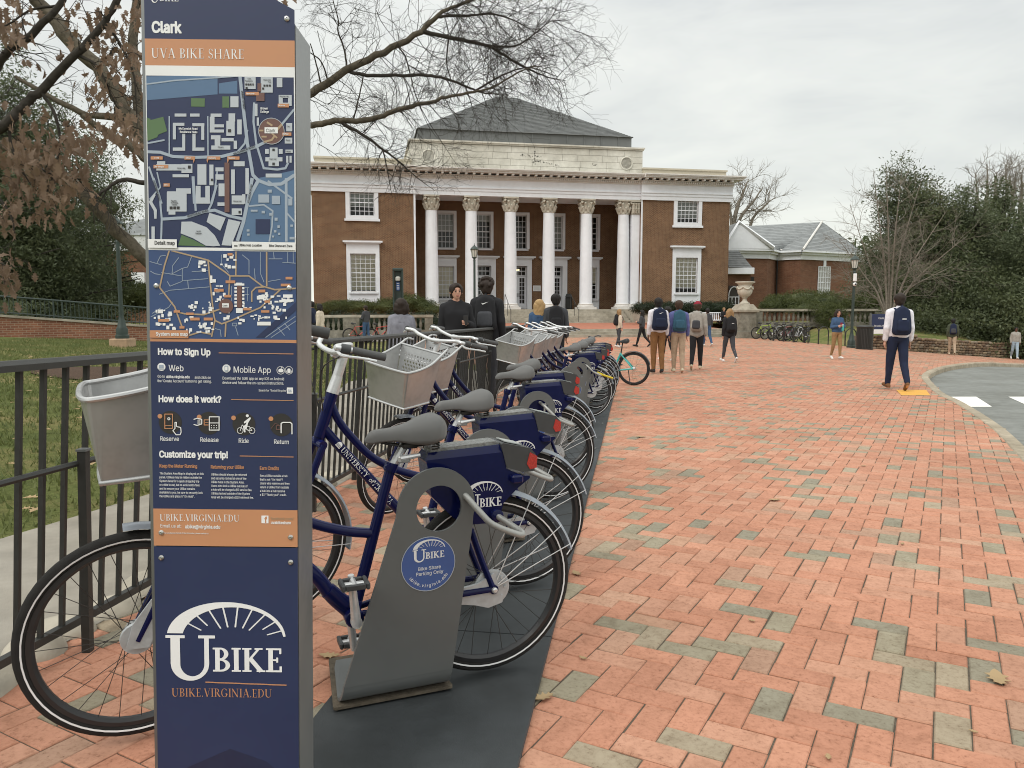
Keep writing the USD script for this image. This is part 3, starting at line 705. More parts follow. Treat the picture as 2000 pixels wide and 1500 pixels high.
lay('hub_ring', cc.buffer(.0006).difference(cc.buffer(-.0006)), 'sign_grey', 0.0038)
lay('hub_bar', unary_union([rects(c1, [(965, 960, 34, 12), (985, 1005, 38, 12)]), road(c1, [(1025, 905), (1065, 930)], 14), road(c1, [(1000, 1050), (1060, 1035), (1085, 1000)], 14), road(c1, [(1060, 985), (1100, 1020)], 12), road(c1, [(1100, 960), (1135, 920)], 16)]), 'sign_tan', 0.0038)
lay('hub_plate', rects(c1, [(1008, 942, 98, 44)]), 'sign_white', 0.0042)
lay('stop_flag', unary_union([rects(c1, [(868, 684, 98, 24), (1105, 770, 82, 26), (1138, 980, 66, 24), (170, 1155, 88, 24), (418, 1155, 76, 24), (585, 1155, 96, 24), (732, 1155, 90, 24), (190, 1218, 108, 24), (264, 1352, 46, 24)]), poly(c1, [(480, 1178), (494, 1178), (484, 1205)]), poly(c1, [(580, 1178), (594, 1178), (586, 1205)]), poly(c1, [(730, 1178), (745, 1178), (735, 1205)])]), 'sign_orange', 0.0036)
lay('map_mark', unary_union([rects(c1, [(866, 622, 14, 14), (884, 622, 12, 14), (900, 622, 12, 14), (918, 622, 10, 14), (868, 648, 16, 18), (1000, 630, 14, 14), (1020, 630, 14, 14), (1040, 630, 14, 14), (990, 652, 14, 14), (738, 956, 22, 22), (1064, 1098, 18, 16), (1064, 1200, 18, 18), (444, 1222, 20, 22), (613, 1318, 14, 16)]), rects(c2, [(310, 208, 20, 20), (336, 208, 20, 20), (362, 208, 20, 20), (815, 240, 16, 18), (613, 6, 14, 14)])]), 'sign_black', 0.0040)
def mapword(t, x, y, cap, mat='sign_white', c='1', rot=0, bold=1):
    X, Y = (250 + x / 3.75, (y if c == '1' else y + 1312.5) / 3.75)
    g = sans(t, bold)
    if rot:
        g = affinity.rotate(g, rot, origin=(0, 0))
    u, v = pp(X, Y)
    sheet('map_lettering', place(g, u, v, cap / 3.75 * (0.00102 if not rot else 0.0011), cap / 3.75 * 0.0012), mat, 0.0046, 0.0003, map_p)
mapword('Clark', 1017, 978, 25, 'sign_black', bold=0); mapword('McCormick Road', 376, 960, 15); mapword('Residence Halls', 384, 984, 15); mapword('Brown', 978, 812, 16); mapword('College', 974, 836, 16)
mapword('EMMET STREET', 836, 676, 13, 'sign_black', rot=-83); mapword('MCCORMICK ROAD', 780, 1144, 14, 'sign_black', rot=19); mapword('ALDERMAN ROAD', 188, 1332, 13, 'sign_black', rot=-73); mapword('STADIUM ROAD', 892, 1496, 13, 'sign_black', rot=78)
for t, x, y in (('Newcomb', 873, 702), ('Monroe', 1112, 788), ('Ruffner', 1141, 997), ('O-Hill', 195, 1173), ('Gilmer', 428, 1173), ('Chemistry', 590, 1173), ('Thornton', 738, 1173), ('Life-Maupin', 194, 1236), ('AFC', 270, 1370)):
    mapword(t, x, y, 11, 'sign_white')
for t, x, y in (('UVA', 884, 592), ('Bookstore', 866, 608), ('Newcomb', 1000, 600), ('Hall', 1034, 616), ('Monroe Hall', 1120, 720), ('Physics', 664, 1092), ('Clark Hall', 1042, 1178), ('Gilmer Hall', 364, 1246), ('Maury', 1164, 1040), ('Halsey', 1164, 1122), ('Carr', 1172, 940)):
    mapword(t, x, y, 10, 'sign_black', bold=0)
mapword('WHITEHEAD ROAD', 440, 288, 14, 'sign_black', '2', rot=16); mapword('Aquatic', 318, 172, 11, 'sign_black', '2', bold=0); mapword('& Fitness', 318, 186, 11, 'sign_black', '2', bold=0); mapword('Center', 326, 200, 11, 'sign_black', '2', bold=0); mapword('Scott', 506, 394, 11, 'sign_black', '2', bold=0); mapword('Stadium', 498, 410, 11, 'sign_black', '2', bold=0); mapword('Olsson Hall', 776, 174, 10, 'sign_black', '2', bold=0)
sheet('map_key', sbox(pp(288, 472)[0] - .02, pyly(281, 486), pylx(347, 480), pyly(281, 469)).intersection(sbox(0, 0, PW, 3)), 'sign_white', 0.0048, 0.0004, map_p)
sheet('map_key', sbox(pylx(455, 480), pyly(281, 487), PW, pyly(281, 472)), 'sign_white', 0.0048, 0.0004, map_p)
def keyword(parent, t, x, y, cap, mat, bold=0, z=0.0054):
    u, v = pp(x, y); sheet('lettering', place(sans(t, bold), u, v, cap * 0.00100, cap * 0.00122), mat, z, 0.0003, parent)
keyword(map_p, 'Detail map', 303, 480, 7.2, 'sign_black', 1); keyword(map_p, 'UBike Hub Location', 468, 483, 4.4, 'sign_black', 1); keyword(map_p, 'Bike Dismount Zone', 527, 484, 4.4, 'sign_black', 1)
sheet('key_swatch', sbox(pylx(459, 480), pyly(281, 481.5), pylx(465.5, 480), pyly(281, 479)), 'sign_black', 0.0054, 0.0003, map_p)

# system area map
fr2 = sbox(0, pyly(281, 661), PW, pyly(281, 491))
lay2 = lambda name, g, mat, z: sheet(name, g.intersection(fr2), mat, z, 0.0004, sys_p)
lay2('street', unary_union([road(c2, q, 4) for q in ([(160, 610), (250, 635)], [(215, 620), (240, 570), (280, 565)], [(400, 750), (400, 660), (325, 700), (330, 640), (375, 580)], [(400, 660), (440, 650), (470, 570)], [(165, 680), (200, 700), (240, 705)], [(245, 690), (395, 715)], [(400, 750), (590, 735)], [(290, 755), (310, 790), (400, 755)], [(440, 750), (445, 805)], [(310, 820), (600, 795)], [(230, 850), (310, 820)], [(470, 685), (590, 675)], [(840, 560), (890, 600), (890, 700)], [(930, 660), (935, 740)], [(975, 540), (975, 700), (1000, 760)], [(1035, 590), (1135, 590)], [(1070, 540), (1075, 590)], [(1135, 615), (1240, 622)], [(1175, 540), (1175, 615)], [(1215, 540), (1215, 620)], [(1030, 755), (1120, 740)], [(690, 560), (690, 630), (740, 690)], [(170, 1015), (300, 945), (330, 905)], [(180, 990), (240, 950)], [(1010, 1165), (1230, 1010)], [(1050, 1165), (1240, 1040)], [(1100, 1090), (1150, 1150)], [(1150, 1060), (1190, 1110)], [(770, 1060), (800, 1060), (800, 1080), (770, 1080), (770, 1060)], [(790, 1085), (810, 1150)], [(640, 1100), (680, 1110), (685, 1160)], [(880, 800), (880, 900)], [(760, 790), (760, 900)], [(840, 800), (890, 800)], [(840, 850), (890, 850)])]), 'sign_midgrey', 0.0022)
lay2('main_road', unary_union([road(c2, q, 11) for q in ([(305, 530), (270, 640), (235, 800), (345, 940), (370, 1010), (400, 1090)], [(320, 530), (590, 600), (720, 690), (750, 715), (890, 715), (990, 790), (1080, 815), (1240, 805)], [(590, 600), (605, 760), (628, 980), (640, 1040), (690, 1065), (760, 1040), (860, 995), (975, 945), (1120, 815)], [(795, 530), (793, 710)], [(1020, 535), (1020, 790)], [(345, 975), (420, 992), (560, 998), (640, 970), (700, 950)], [(750, 715), (740, 870)], [(640, 1040), (615, 1160)], [(720, 1060), (715, 1160)], [(910, 905), (910, 830), (940, 800), (1000, 795)], [(450, 1150), (530, 1125), (610, 1140)])]), 'sign_tan', 0.0026)
bl = []
r2 = random.Random(3)
for x0, y0, w, h, k in ((500, 600, 70, 70, 8), (670, 550, 110, 95, 10), (620, 780, 90, 60, 6), (640, 860, 60, 60, 6), (930, 830, 100, 110, 16), (1030, 840, 110, 60, 8), (1050, 910, 110, 120, 14), (1140, 830, 70, 70, 6), (540, 900, 70, 80, 8), (440, 885, 70, 90, 7), (180, 940, 140, 90, 16), (400, 1005, 60, 40, 5), (480, 1040, 140, 90, 14), (190, 1050, 170, 50, 8), (420, 1070, 50, 60, 4), (670, 960, 60, 60, 6), (800, 1000, 60, 60, 6), (900, 990, 140, 70, 10), (845, 910, 60, 50, 4), (610, 710, 12, 60, 1)):
    for _ in range(k):
        a, b = r2.uniform(x0, x0 + w), r2.uniform(y0, y0 + h)
        bl.append((a, b, r2.uniform(9, 30), r2.uniform(8, 26)))
for yy in range(770, 940, 26):
    bl += [(783, yy, 20, 16), (840, yy, 16, 16)]
bl += [(795, 765, 45, 20), (795, 950, 50, 36), (950, 1050, 100, 26), (1140, 850, 70, 24), (1140, 885, 66, 20), (605, 712, 16, 55)]
lay2('building', rects(c2, bl), 'sign_white', 0.0030)
lay2('lawn_strip', rects(c2, [(803, 788, 34, 158)]), 'sign_brown', 0.0034)
lay2('hub_circle', Point(*c2(722, 935)).buffer(.0175, 20), 'sign_brown', 0.0036)
lay2('hub_plate', rects(c2, [(694, 915, 50, 30)]), 'sign_white', 0.0040)
lay2('stop_flag', rects(c2, [(735, 548, 36, 18), (720, 748, 70, 20), (636, 810, 70, 20), (710, 854, 50, 18), (340, 966, 46, 18), (430, 983, 56, 18), (460, 1020, 70, 20), (560, 1020, 66, 20), (226, 1030, 80, 20), (382, 1082, 36, 18), (960, 815, 50, 20), (1125, 772, 70, 18), (1160, 722, 50, 18), (1005, 893, 40, 18), (980, 965, 60, 18), (850, 948, 54, 18)]), 'sign_orange', 0.0038)
lay2('river', poly(c2, [(1240, 900), (1240, 960), (1000, 1165), (940, 1165)]), 'sign_navy', 0.0025)
lay2('map_title_plate', rects(c2, [(165, 1112, 282, 60)]), 'sign_orange', 0.0042)
u, v = c2(698, 937); sheet('map_lettering', place(sans('Clark'), u, v, .0036), 'sign_black', .0046, .0003, sys_p)
keyword(sys_p, 'System area map', 306, 657, 7, 'sign_white', 1)

# instructions
for t, x, y, cap in (('How to Sign Up', 308, 694, 12.2), ('How does it work?', 309.5, 786, 12.2), ('Customize your trip!', 311, 894, 12.2)):
    words(info_p, t, x, y, cap, bold=2)
for x0, x1, y in ((428, 574, 692), (452, 574, 783), (469, 574, 893)):
    sheet('rule', LineString([pp(x0, y - 1.5), pp(x1, y + .5)]).buffer(0.0009, cap_style=2), 'sign_orange', ZT, 0.0004, info_p)
words(info_p, 'Web', 330, 726, 12, font='sans'); words(info_p, 'Mobile App', 456, 729, 12, font='sans')
def disc(x, y, r, mat, z=ZT, parent=None, name='icon_disc'):
    return sheet(name, Point(*pp(x, y)).buffer(r * 0.00122, 14), mat, z, 0.0004, parent or info_p)
def pix(name, L, mat, z, parent=None):
    sheet(name, unary_union([sbox(*np.minimum(pp(a, b), pp(c, d)), *np.maximum(pp(a, b), pp(c, d))) for a, b, c, d in L]), mat, z, 0.0003, parent or info_p)
disc(316, 718, 8, 'sign_white'); pix('laptop_icon', [(311.5, 714, 320.5, 720.5), (310, 721.5, 322, 723)], 'sign_midgrey', .003)
disc(443, 721, 8, 'sign_white'); pix('phone_icon', [(439.5, 715.5, 446.5, 727)], 'sign_midgrey', .003); pix('phone_screen', [(440.7, 717.5, 445.3, 724.5)], 'sign_white', .0034)
for x in (549, 565):
    c = Point(*pp(x, 724.5)).buffer(8 * .00122, 14); sheet('icon_ring', c.difference(c.buffer(-.001)), 'sign_white', ZT, .0004, info_p)
sheet('fruit_icon', unary_union([Point(*pp(547.7, 725)).buffer(.0042), Point(*pp(551, 725)).buffer(.0042), LineString([pp(549.6, 721), pp(551.5, 718.5)]).buffer(.0008)]), 'sign_white', ZT, .0004, info_p)
sheet('robot_icon', unary_union([Point(*pp(565, 724)).buffer(.0040).intersection(sbox(0, pyly(281, 724.2), 1, 3)), sbox(*pp(562, 729.5), *pp(568, 725)), sbox(*pp(559.8, 728.5), *pp(561, 725)), sbox(*pp(569, 728.5), *pp(570.2, 725))]), 'sign_white', ZT, .0004, info_p)
pix('app_tile', [(561, 758, 573, 770)], 'sign_white', ZT); keyword(info_p, 'S6', 563.2, 766.6, 5, 'sign_midgrey', 1, .003)
for t, x, y, cap, b in (('Go to', 308.5, 739, 5.4, 0), ('ubike.virginia.edu', 325, 739.6, 5.4, 1), ('and click on', 381, 741, 5.4, 0), ("the 'Create Account' button to get rolling.", 308.5, 747.6, 5.2, 0), ('Download the SoBi app on any iOS or Android', 435, 742.5, 5.4, 0), ('device and follow the on-screen instructions.', 435, 751, 5.4, 0), ('Search for "Social Bicycles"', 506, 765.5, 4.0, 0)):
    NARROW = .76; words(info_p, t, x, y, cap, bold=b)
NARROW = .84
for k, (x, t, tx) in enumerate(((333.5, 'Reserve', 332), (407, 'Release', 409.5), (477, 'Ride', 476.5), (550, 'Return', 550))):
    y = 826 + k * 1.6
    disc(x + (2 if k == 1 else 0), y, 23, 'sign_black', ZT); disc(x - 20 + (3 if k == 1 else 0), y - 12, 4.6, 'sign_orange', .003)
    words(info_p, str(k + 1), x - 21.4 + (3 if k == 1 else 0), y - 9.5, 5, bold=1)
    words(info_p, t, tx, 862 + k * 2, 8.6, center=True)
L_ = lambda pts, w: LineString([pp(*p) for p in pts]).buffer(w * .0006)
icon = []
sheet('phone_icon', unary_union([L_([(323, 810), (338, 810), (338, 838), (323, 838), (323, 810)], 1.6), L_([(323, 832), (338, 832)], 1.4)]), 'sign_orange', .0032, .0003, info_p)
sheet('hand_icon', unary_union([L_([(339, 842), (343, 838), (343, 826), (346, 826), (346, 834), (354, 836), (355, 845), (353, 850), (345, 850), (339, 842)], 1.7), Point(*pp(331, 819)).buffer(.0035).difference(Point(*pp(331, 819)).buffer(.0018))]), 'sign_white', .0034, .0003, info_p)
sheet('lock_icon', unary_union([L_([(410, 815), (429, 815), (429, 841), (410, 841), (410, 815)], 1.8), L_([(410, 827), (429, 827)], 1.4)] + [Point(*pp(414 + 5 * i, 832 + 4.5 * j)).buffer(.0013) for i in range(3) for j in range(2)]), 'sign_white', .0034, .0003, info_p)
sheet('fist_icon', unary_union([L_([(380, 820), (386, 818), (395, 820), (395, 829), (386, 832), (380, 830)], 1.8), L_([(388, 821), (388, 829)], 1.2), L_([(391.5, 821), (391.5, 829)], 1.2)]), 'sign_white', .0034, .0003, info_p)
sheet('arrow_icon', unary_union([L_([(408, 821), (400, 821), (400, 831), (408, 831)], 1.6), L_([(402, 826), (408, 826)], 1.2)]), 'sign_orange', .0034, .0003, info_p)
sheet('rider_icon', unary_union([Point(*pp(473 - 3, 842)).buffer(.0078, 12).difference(Point(*pp(470, 842)).buffer(.0066, 12)), Point(*pp(493, 842)).buffer(.0078, 12).difference(Point(*pp(493, 842)).buffer(.0066, 12)), L_([(470, 842), (474, 831), (486, 842), (493, 842), (488, 834), (476, 834)], 1.2), L_([(481, 838), (484, 826), (489, 818), (479, 826)], 3.6), L_([(483, 830), (477, 835), (479, 844)], 3), Point(*pp(484, 813)).buffer(.0036)]), 'sign_white', .0034, .0003, info_p)
sheet('rack_icon', L_([(550, 846), (550, 828), (553, 826), (568, 826), (571, 829), (571, 848)], 2.2), 'sign_white', .0036, .0003, info_p)
sheet('rack_lock_icon', unary_union([L_([(541, 832), (548, 832), (548, 840), (541, 840), (541, 832)], 1.5), L_([(530, 838), (538, 828), (545, 830)], 1)]), 'sign_brown', .0034, .0003, info_p)
for t, x, y in (('Keep the Meter Running', 312, 914), ('Returning your UBike', 412, 916), ('Earn Credits', 507.5, 918.5)):
    NARROW = .72; words(info_p, t, x, y, 6.6, 'sign_orange', bold=1)
for x, y, rows in ((312.5, 927.5, ['The System Area Map is displayed on this', 'panel. UBikes may be ridden outside the', 'System Area for a quick shopping trip', 'or a bite to eat, but to avoid extra fees', 'and to ensure your UBike remains', 'available to you, be sure to securely lock', 'the UBike and place it "On Hold".']),
                   (413, 929.5, ['UBikes should always be returned', 'and securely locked at one of the', 'UBike hubs in the System Area.', 'Users who lock a UBike outside of', 'a hub will be charged a $5 service fee.', 'UBikes locked outside of the System', 'Area will be charged a $10 retrieval fee.']),
                   (508, 932, ['See a UBike outside a hub', 'that is not "On Hold"?', 'Users who reserve and then', 'return a UBike from outside', 'a hub into a hub receive', 'a $3 "Thank you!" credit.'])):
    for k, t in enumerate(rows):
        NARROW = .74; words(info_p, t, x, y + k * 7.4, 4.3)
NARROW = .84
words(web_p, 'UBIKE.VIRGINIA.EDU', 313.5, 1018, 13.2, font='light')
words(web_p, 'Email us at:', 314, 1031, 6.6); words(web_p, 'ubike@virginia.edu', 362, 1032.5, 6.6, bold=1)
words(web_p, 'For an alternate format of this information, please contact us', 322, 1043, 2.6)
sheet('letter_tile', sbox(*pp(511, 1022.5), *pp(524.5, 1008)), 'sign_white', ZT, .0004, web_p); words(web_p, 'f', 516.5, 1021.5, 11, 'sign_orange', bold=2)
words(web_p, 'facebook.com/', 529, 1016, 5.4, 'sign_tan'); words(web_p, 'uvabikeshare', 529, 1024, 5.4, bold=1)
# logo panel
u0, v0 = pp(327, 1330)
s = (pylx(560, 1300) - pylx(327, 1300))
sheet('wheel_arch_logo', place(ubike_logo(), u0 + .002, v0 + .004, s * .985, s * 1.0), 'sign_white', ZT, .0006, low_p)
sheet('rule', LineString([pp(402, 1333), pp(559, 1339)]).buffer(.0013, cap_style=2), 'sign_orange', ZT, .0005, low_p)
words(low_p, 'UBIKE.VIRGINIA.EDU', 337, 1361, 16.4, 'sign_orange', font='light')
dome_g = unary_union([Polygon([pp(330, 1520), pp(370, 1500), pp(450, 1465), pp(520, 1490), pp(575, 1540)]).buffer(.002)])
sheet('rotunda_print', unary_union([dome_g, sbox(.045, bot + .05, .32, pyly(281, 1560))]).intersection(sbox(.02, bot + .02, .335, 2)), 'sign_navy_dark', ZT - .0002, .0002, low_p)
for x, y in ((562.5, 39), (306, 560), (566, 564), (316, 1041), (567.5, 1050), (316, 1090), (567.5, 1099)):
    u, v = pp(x, y)
    c = PO + PU * u + PV * v
    n = np.cross(PU, PV)
    prof = [(0.0068, 0.0015), (0.0068, 0.0032), (0.0055, 0.0052), (0.0026, 0.0062), (0.0024, 0.0045), (0.0, 0.0045)]
    mb = MB().lathe(prof, n=14)
    mb.map(lambda q: c + q[:, :1] * PU + q[:, 1:2] * PV + q[:, 2:3] * n)
    mb.build('bolt', 'steel_bolt', pyl, 30)

# ---------------------------------------------------------------- dock platform, docks, share bicycles, fence
plain('plate_steel', (0.028, 0.031, 0.032), 0.62, metal=0.0, var=0.12, scale=6, bump=0.12, bscale=220, spec=0.30, dirt=-0.6)
plain('dock_grey', (0.105, 0.111, 0.110), 0.42, var=0.05, scale=5, bump=0.05, bscale=300, spec=0.5, dirt=0.12)
plain('bike_navy', (0.0035, 0.0055, 0.040), 0.20, var=0.10, scale=12, spec=0.12, coat=0.28)
plain('bike_teal', (0.045, 0.36, 0.33), 0.3, var=0.08, scale=12, coat=0.5)
plain('saddle_grey', (0.105, 0.104, 0.101), 0.55, var=0.05, scale=10, bump=0.10, bscale=900, spec=0.35)
plain('saddle_black', (0.02, 0.02, 0.021), 0.5, bump=0.1, bscale=900)
plain('tyre_rubber', (0.022, 0.021, 0.020), 0.82, var=0.25, scale=30, bump=0.6, bscale=420, spec=0.25)
plain('rim_black', (0.014, 0.014, 0.015), 0.4, spec=0.5)
plain('reflective_white', (0.72, 0.72, 0.72), 0.5, var=0.03)
plain('bright_metal', (0.56, 0.565, 0.565), 0.28, metal=0.55, var=0.05, scale=14)
plain('cast_alloy', (0.40, 0.42, 0.43), 0.42, metal=0.25, var=.12, scale=40)
plain('basket_alloy', (0.44, 0.44, 0.437), 0.33, metal=0.85, var=0.05, scale=5, bump=0.04, bscale=500)
plain('fender_grey', (0.27, 0.30, 0.34), 0.35, metal=0.25, var=0.06, scale=8, spec=0.5)
plain('spoke_black', (0.03, 0.028, 0.026), 0.4, metal=0.4)
plain('charcoal_plastic', (0.036, 0.038, 0.039), 0.5, var=0.1, scale=20, bump=0.12, bscale=500)
plain('grip_rubber', (0.068, 0.068, 0.068), 0.7, bump=0.35, bscale=700)
plain('lid_glossy', (0.16, 0.165, 0.16), 0.16, var=0.3, scale=60, bump=0.5, bscale=130, spec=0.6)
plain('red_reflector', (0.36, 0.016, 0.008), 0.22, var=0.2, scale=160, bump=0.3, bscale=380, coat=0.6)
plain('lock_bar', (0.30, 0.30, 0.285), 0.4, metal=0.4, var=0.05)
plain('yellow_cable', (0.55, 0.42, 0.03), 0.45)
plain('disc_blue', (0.035, 0.085, 0.25), 0.3, var=0.06, scale=5, coat=0.3)
plain('black_iron', (0.020, 0.020, 0.018), 0.48, var=0.2, scale=25, bump=0.12, bscale=200, spec=0.45)
plain('solar_panel', (0.36, 0.38, 0.37), 0.35, var=0.1, scale=40)

HUB1 = np.array([-0.096, 2.86]); ROW = np.array([math.sin(math.radians(9.0)), math.cos(math.radians(9.0))]) * 0.96
FWD = np.array([-1.124, -0.45]); FWD /= np.linalg.norm(FWD); YAW = math.atan2(FWD[1], FWD[0])
LEFT = np.array([-FWD[1], FWD[0]])
slot = lambda k: HUB1 + ROW * (k - 1)
plat = thing('dock_platform', 'long dark steel ground plates that the bike docks are bolted to', 'platform')
nrm = np.array([ROW[1], -ROW[0]]) / 0.96
EDGE0 = np.array([0.02, 2.25]); d_ = ROW / 0.96
plate_cuts = [-0.85, 0.95, 1.93] + [1.93 + 1.92 * k for k in range(1, 8)]
for a, b in zip(plate_cuts[:-1], plate_cuts[1:]):
    q = [EDGE0 + d_ * (a + .004), EDGE0 + d_ * (b - .004)]
    q = [q[0], q[1], q[1] - nrm * .735, q[0] - nrm * .735]
    mb = MB(); lo = [(p[0], p[1], T(*p) - .02) for p in q]; hi = [(p[0], p[1], T(*p) + .022) for p in q]
    mb.hexa(lo + hi)
    pl = mb.build('plate', 'plate_steel', plat, False)
    for u_, w_ in ((.04, .05), (.04, .6), (b - a - .04, .05), (b - a - .04, .6)):
        c = EDGE0 + d_ * (a + u_) - nrm * w_
        MB().lathe([(.012, 0), (.012, .004), (.008, .007), (0, .007)], (c[0], c[1], T(*c) + .022), 10).build('bolt', 'dock_grey', pl)

# one dock, in its own frame: x backwards along the parked bike, y away from the viewer's side (towards the bike), z up; origin at the front bottom corner of the panel
def make_dock(label):
    t = thing('bike_dock', label, 'bike dock', group='grey steel docks in a row')
    cx, cz, R = .352, .69, .142
    out = [(0.012, .085), (.205, .665)]
    a0 = math.degrees(math.atan2(.70 - cz, .21 - cx)); 
    for a in np.linspace(172, -18, 26):
        out.append((cx + R * math.cos(math.radians(a)), cz + R * math.sin(math.radians(a))))
    out += [(.486, .62), (.405, .085)]
    g = Polygon(out).buffer(0).difference(Point(.36, .685).buffer(.083, 24))
    put = lambda v: np.column_stack([v[:, 0], v[:, 2], v[:, 1]])
    mb = MB(); mb.prism(g.buffer(-.002).buffer(.002), .012, put)
    # the sheet curls under into a foot
    prof = [(0.0, .085)] + [(.075 - .075 * math.cos(a), .085 - .075 * math.sin(a)) for a in np.linspace(0.2, PI / 2, 8)] + [(.30, .010), (.36, .010)]
    prof_in = [(.012, .085)] + [(.075 - .063 * math.cos(a), .085 - .063 * math.sin(a)) for a in np.linspace(0.2, PI / 2, 8)] + [(.30, .022), (.36, .022)]
    n = len(prof); rows = []
    for (y, z), (yi, zi) in zip(prof, prof_in):
        w = min(1.0, max(0.0, (.085 - z) / .075)) if z > .0101 else 1
        l = .012 - .012 * w; r = .405 - .012 * w
        if y > .2: l += (y - .2) * .25; r -= (y - .2) * .25
        rows += [(l, y, z), (r, y, z), (r, yi, zi), (l, yi, zi)]
    q = []
    for i in range(n - 1):
        for k in range(4):
            q.append((i * 4 + k, (i + 1) * 4 + k, (i + 1) * 4 + (k + 1) % 4, i * 4 + (k + 1) % 4))
    q.append((n * 4 - 4, n * 4 - 3, n * 4 - 2, n * 4 - 1))
    mb.add(rows, np.array(q)[:, ::-1])
    mb.build('panel', 'dock_grey', t, 35)
    MB().prism(Polygon([(-.01, .03), (.40, .03), (.37, .40), (.03, .40)]).buffer(.012), .010).build('foot_pad', 'joint_sand', t, False)
    sk = lambda z: (lambda v: np.column_stack([v[:, 0], -z - v[:, 2], v[:, 1]]))
    dp = MB().prism(Point(.318, .489).buffer(.099, 32), .001, sk(.0002)).build('round_sticker', 'disc_blue', t, False)
    MB().prism(Point(.318, .489).buffer(.099, 32).difference(Point(.318, .489).buffer(.097, 32)), .0004, sk(.0013)).build('sticker_rim', 'sign_grey', dp, False)
    MB().prism(place(ubike_logo(), .262, .500, .118, .118), .0006, sk(.0013)).build('wheel_arch_logo', 'sign_white', dp, False)
    for s_, y_, c_ in (('Bike Share', .468, .0125), ('Parking Only', .4495, .0125)):
        b = sans(s_).bounds; MB().prism(place(sans(s_), .322 - (b[0] + b[2]) / 2 * c_, y_, c_), .0006, sk(.0013)).build('lettering', 'sign_white', dp, False)
    url = 'ubike.virginia.edu'; parts_ = []
    for k, ch in enumerate(url):
        a = math.radians(-90 + (k - (len(url) - 1) / 2) * 6.4)
        gch = affinity.scale(sans(ch), .0115, .0115, origin=(0, 0)); bx = gch.bounds
        gch = affinity.rotate(affinity.translate(gch, -(bx[0] + bx[2]) / 2, 0), math.degrees(a) + 90, origin=(0, 0))
        parts_.append(affinity.translate(gch, .318 + .0845 * math.cos(a), .489 + .0845 * math.sin(a)))
    MB().prism(unary_union(parts_), .0006, sk(.0013)).build('lettering', 'sign_white', dp, False)
    return t

# ---- the share bicycle; x forwards from the rear hub, y to its left, z up from the tyre's contact
R_W = .345
TOP, LOW = np.array([.905, 0, 1.12]), np.array([.985, 0, .87])
AX = (TOP - LOW) / np.linalg.norm(TOP - LOW)
def steerer(deg):
    c, s = math.cos(math.radians(deg)), math.sin(math.radians(deg))
    K = np.array([[0, -AX[2], AX[1]], [AX[2], 0, -AX[0]], [-AX[1], AX[0], 0]])
    R = np.eye(3) + s * K + (1 - c) * K @ K
    return lambda v: (v - LOW) @ R.T + LOW
def wheel(name, cx, cz, parent, fn, R=R_W, stripe=True, spokes=28, mats=('rim_black', 'tyre_rubber', 'spoke_black', 'bright_metal'), hub=None, lod=0):
    n = 56 if not lod else 30
    an = np.linspace(0, 2 * PI, n, endpoint=False)
    ring = lambda r, y: np.stack([cx + r * np.cos(an), np.full(n, y), cz + r * np.sin(an)], 1)
    def lathe(profile):
        m = len(profile); mb = MB()
        v = np.concatenate([ring(r, y) for r, y in profile]); i, j = np.meshgrid(np.arange(m), np.arange(n), indexing='ij')
        mb.add(v, np.stack([i * n + j, i * n + (j + 1) % n, ((i + 1) % m) * n + (j + 1) % n, ((i + 1) % m) * n + j], -1).reshape(-1, 4)[:, ::-1])
        return mb
    rim = lathe([(R - .062, -.006), (R - .052, -.016), (R - .038, -.015), (R - .036, 0), (R - .038, .015), (R - .052, .016), (R - .062, .006)]).map(fn).build(name, mats[0], parent, 40)
    t = []
    for a in np.linspace(0, 2 * PI, 12, endpoint=False):
        t.append((R - .0215 + .0215 * math.sin(a), .0205 * math.cos(a)))
    lathe(t).map(fn).build('tyre', mats[1], rim, 40)
    if stripe:
        for s in (1, -1):
            lathe([(R - .0285, s * .0200), (R - .0235, s * .0214), (R - .0235, s * .0222), (R - .0285, s * .0208)][::s]).map(fn).build('reflective_stripe', 'reflective_white', rim, 40)
    sp = MB()
    for k in range(spokes):
        a = 2 * PI * k / spokes; side = 1 if k % 2 else -1
        b = a + (1.25 if (k // 2) % 2 else -1.25)
        sp.tube([(cx + .030 * math.cos(b), side * .026, cz + .030 * math.sin(b)), (cx + (R - .06) * math.cos(a), side * .003, cz + (R - .06) * math.sin(a))], .00125 if not lod else .002, 4 if not lod else 3, cap=False)
    sp.map(fn).build('spokes', mats[2], rim, True)
    hb = MB().lathe([(.008, -.062), (.02, -.05), (.036, -.03), (.038, -.028), (.02, -.022), (.02, .022), (.038, .028), (.036, .03), (.02, .05), (.008, .062)], (cx, 0, cz), 16, 'y')
    hb.map(fn).build('hub', mats[3], rim, 40)
    return rim
ident = lambda v: v
def fender(name, cx, cz, R, a0, a1, fn, parent, mat='fender_grey', w=.032):
    a = np.radians(np.linspace(a0, a1, 26)); rows = []
    prof = [(-w, -.010), (-w * .75, 0), (0, .006), (w * .75, 0), (w, -.010), (w * .75, -.004), (0, .002), (-w * .75, -.004)]
    for t in a:
        rows += [(cx + (R + dr) * math.cos(t), y, cz + (R + dr) * math.sin(t)) for y, dr in prof]
    q = [(i * 8 + k, i * 8 + (k + 1) % 8, (i + 1) * 8 + (k + 1) % 8, (i + 1) * 8 + k) for i in range(25) for k in range(8)]
    q += [(0, 7, 6, 5), (0, 5, 4, 1), (1, 4, 3, 2)] + [tuple(200 + x for x in t) for t in ((0, 5, 6, 7), (0, 1, 4, 5), (1, 2, 3, 4))]
    return MB().add(rows, q).map(fn).build(name, mat, parent, 40)
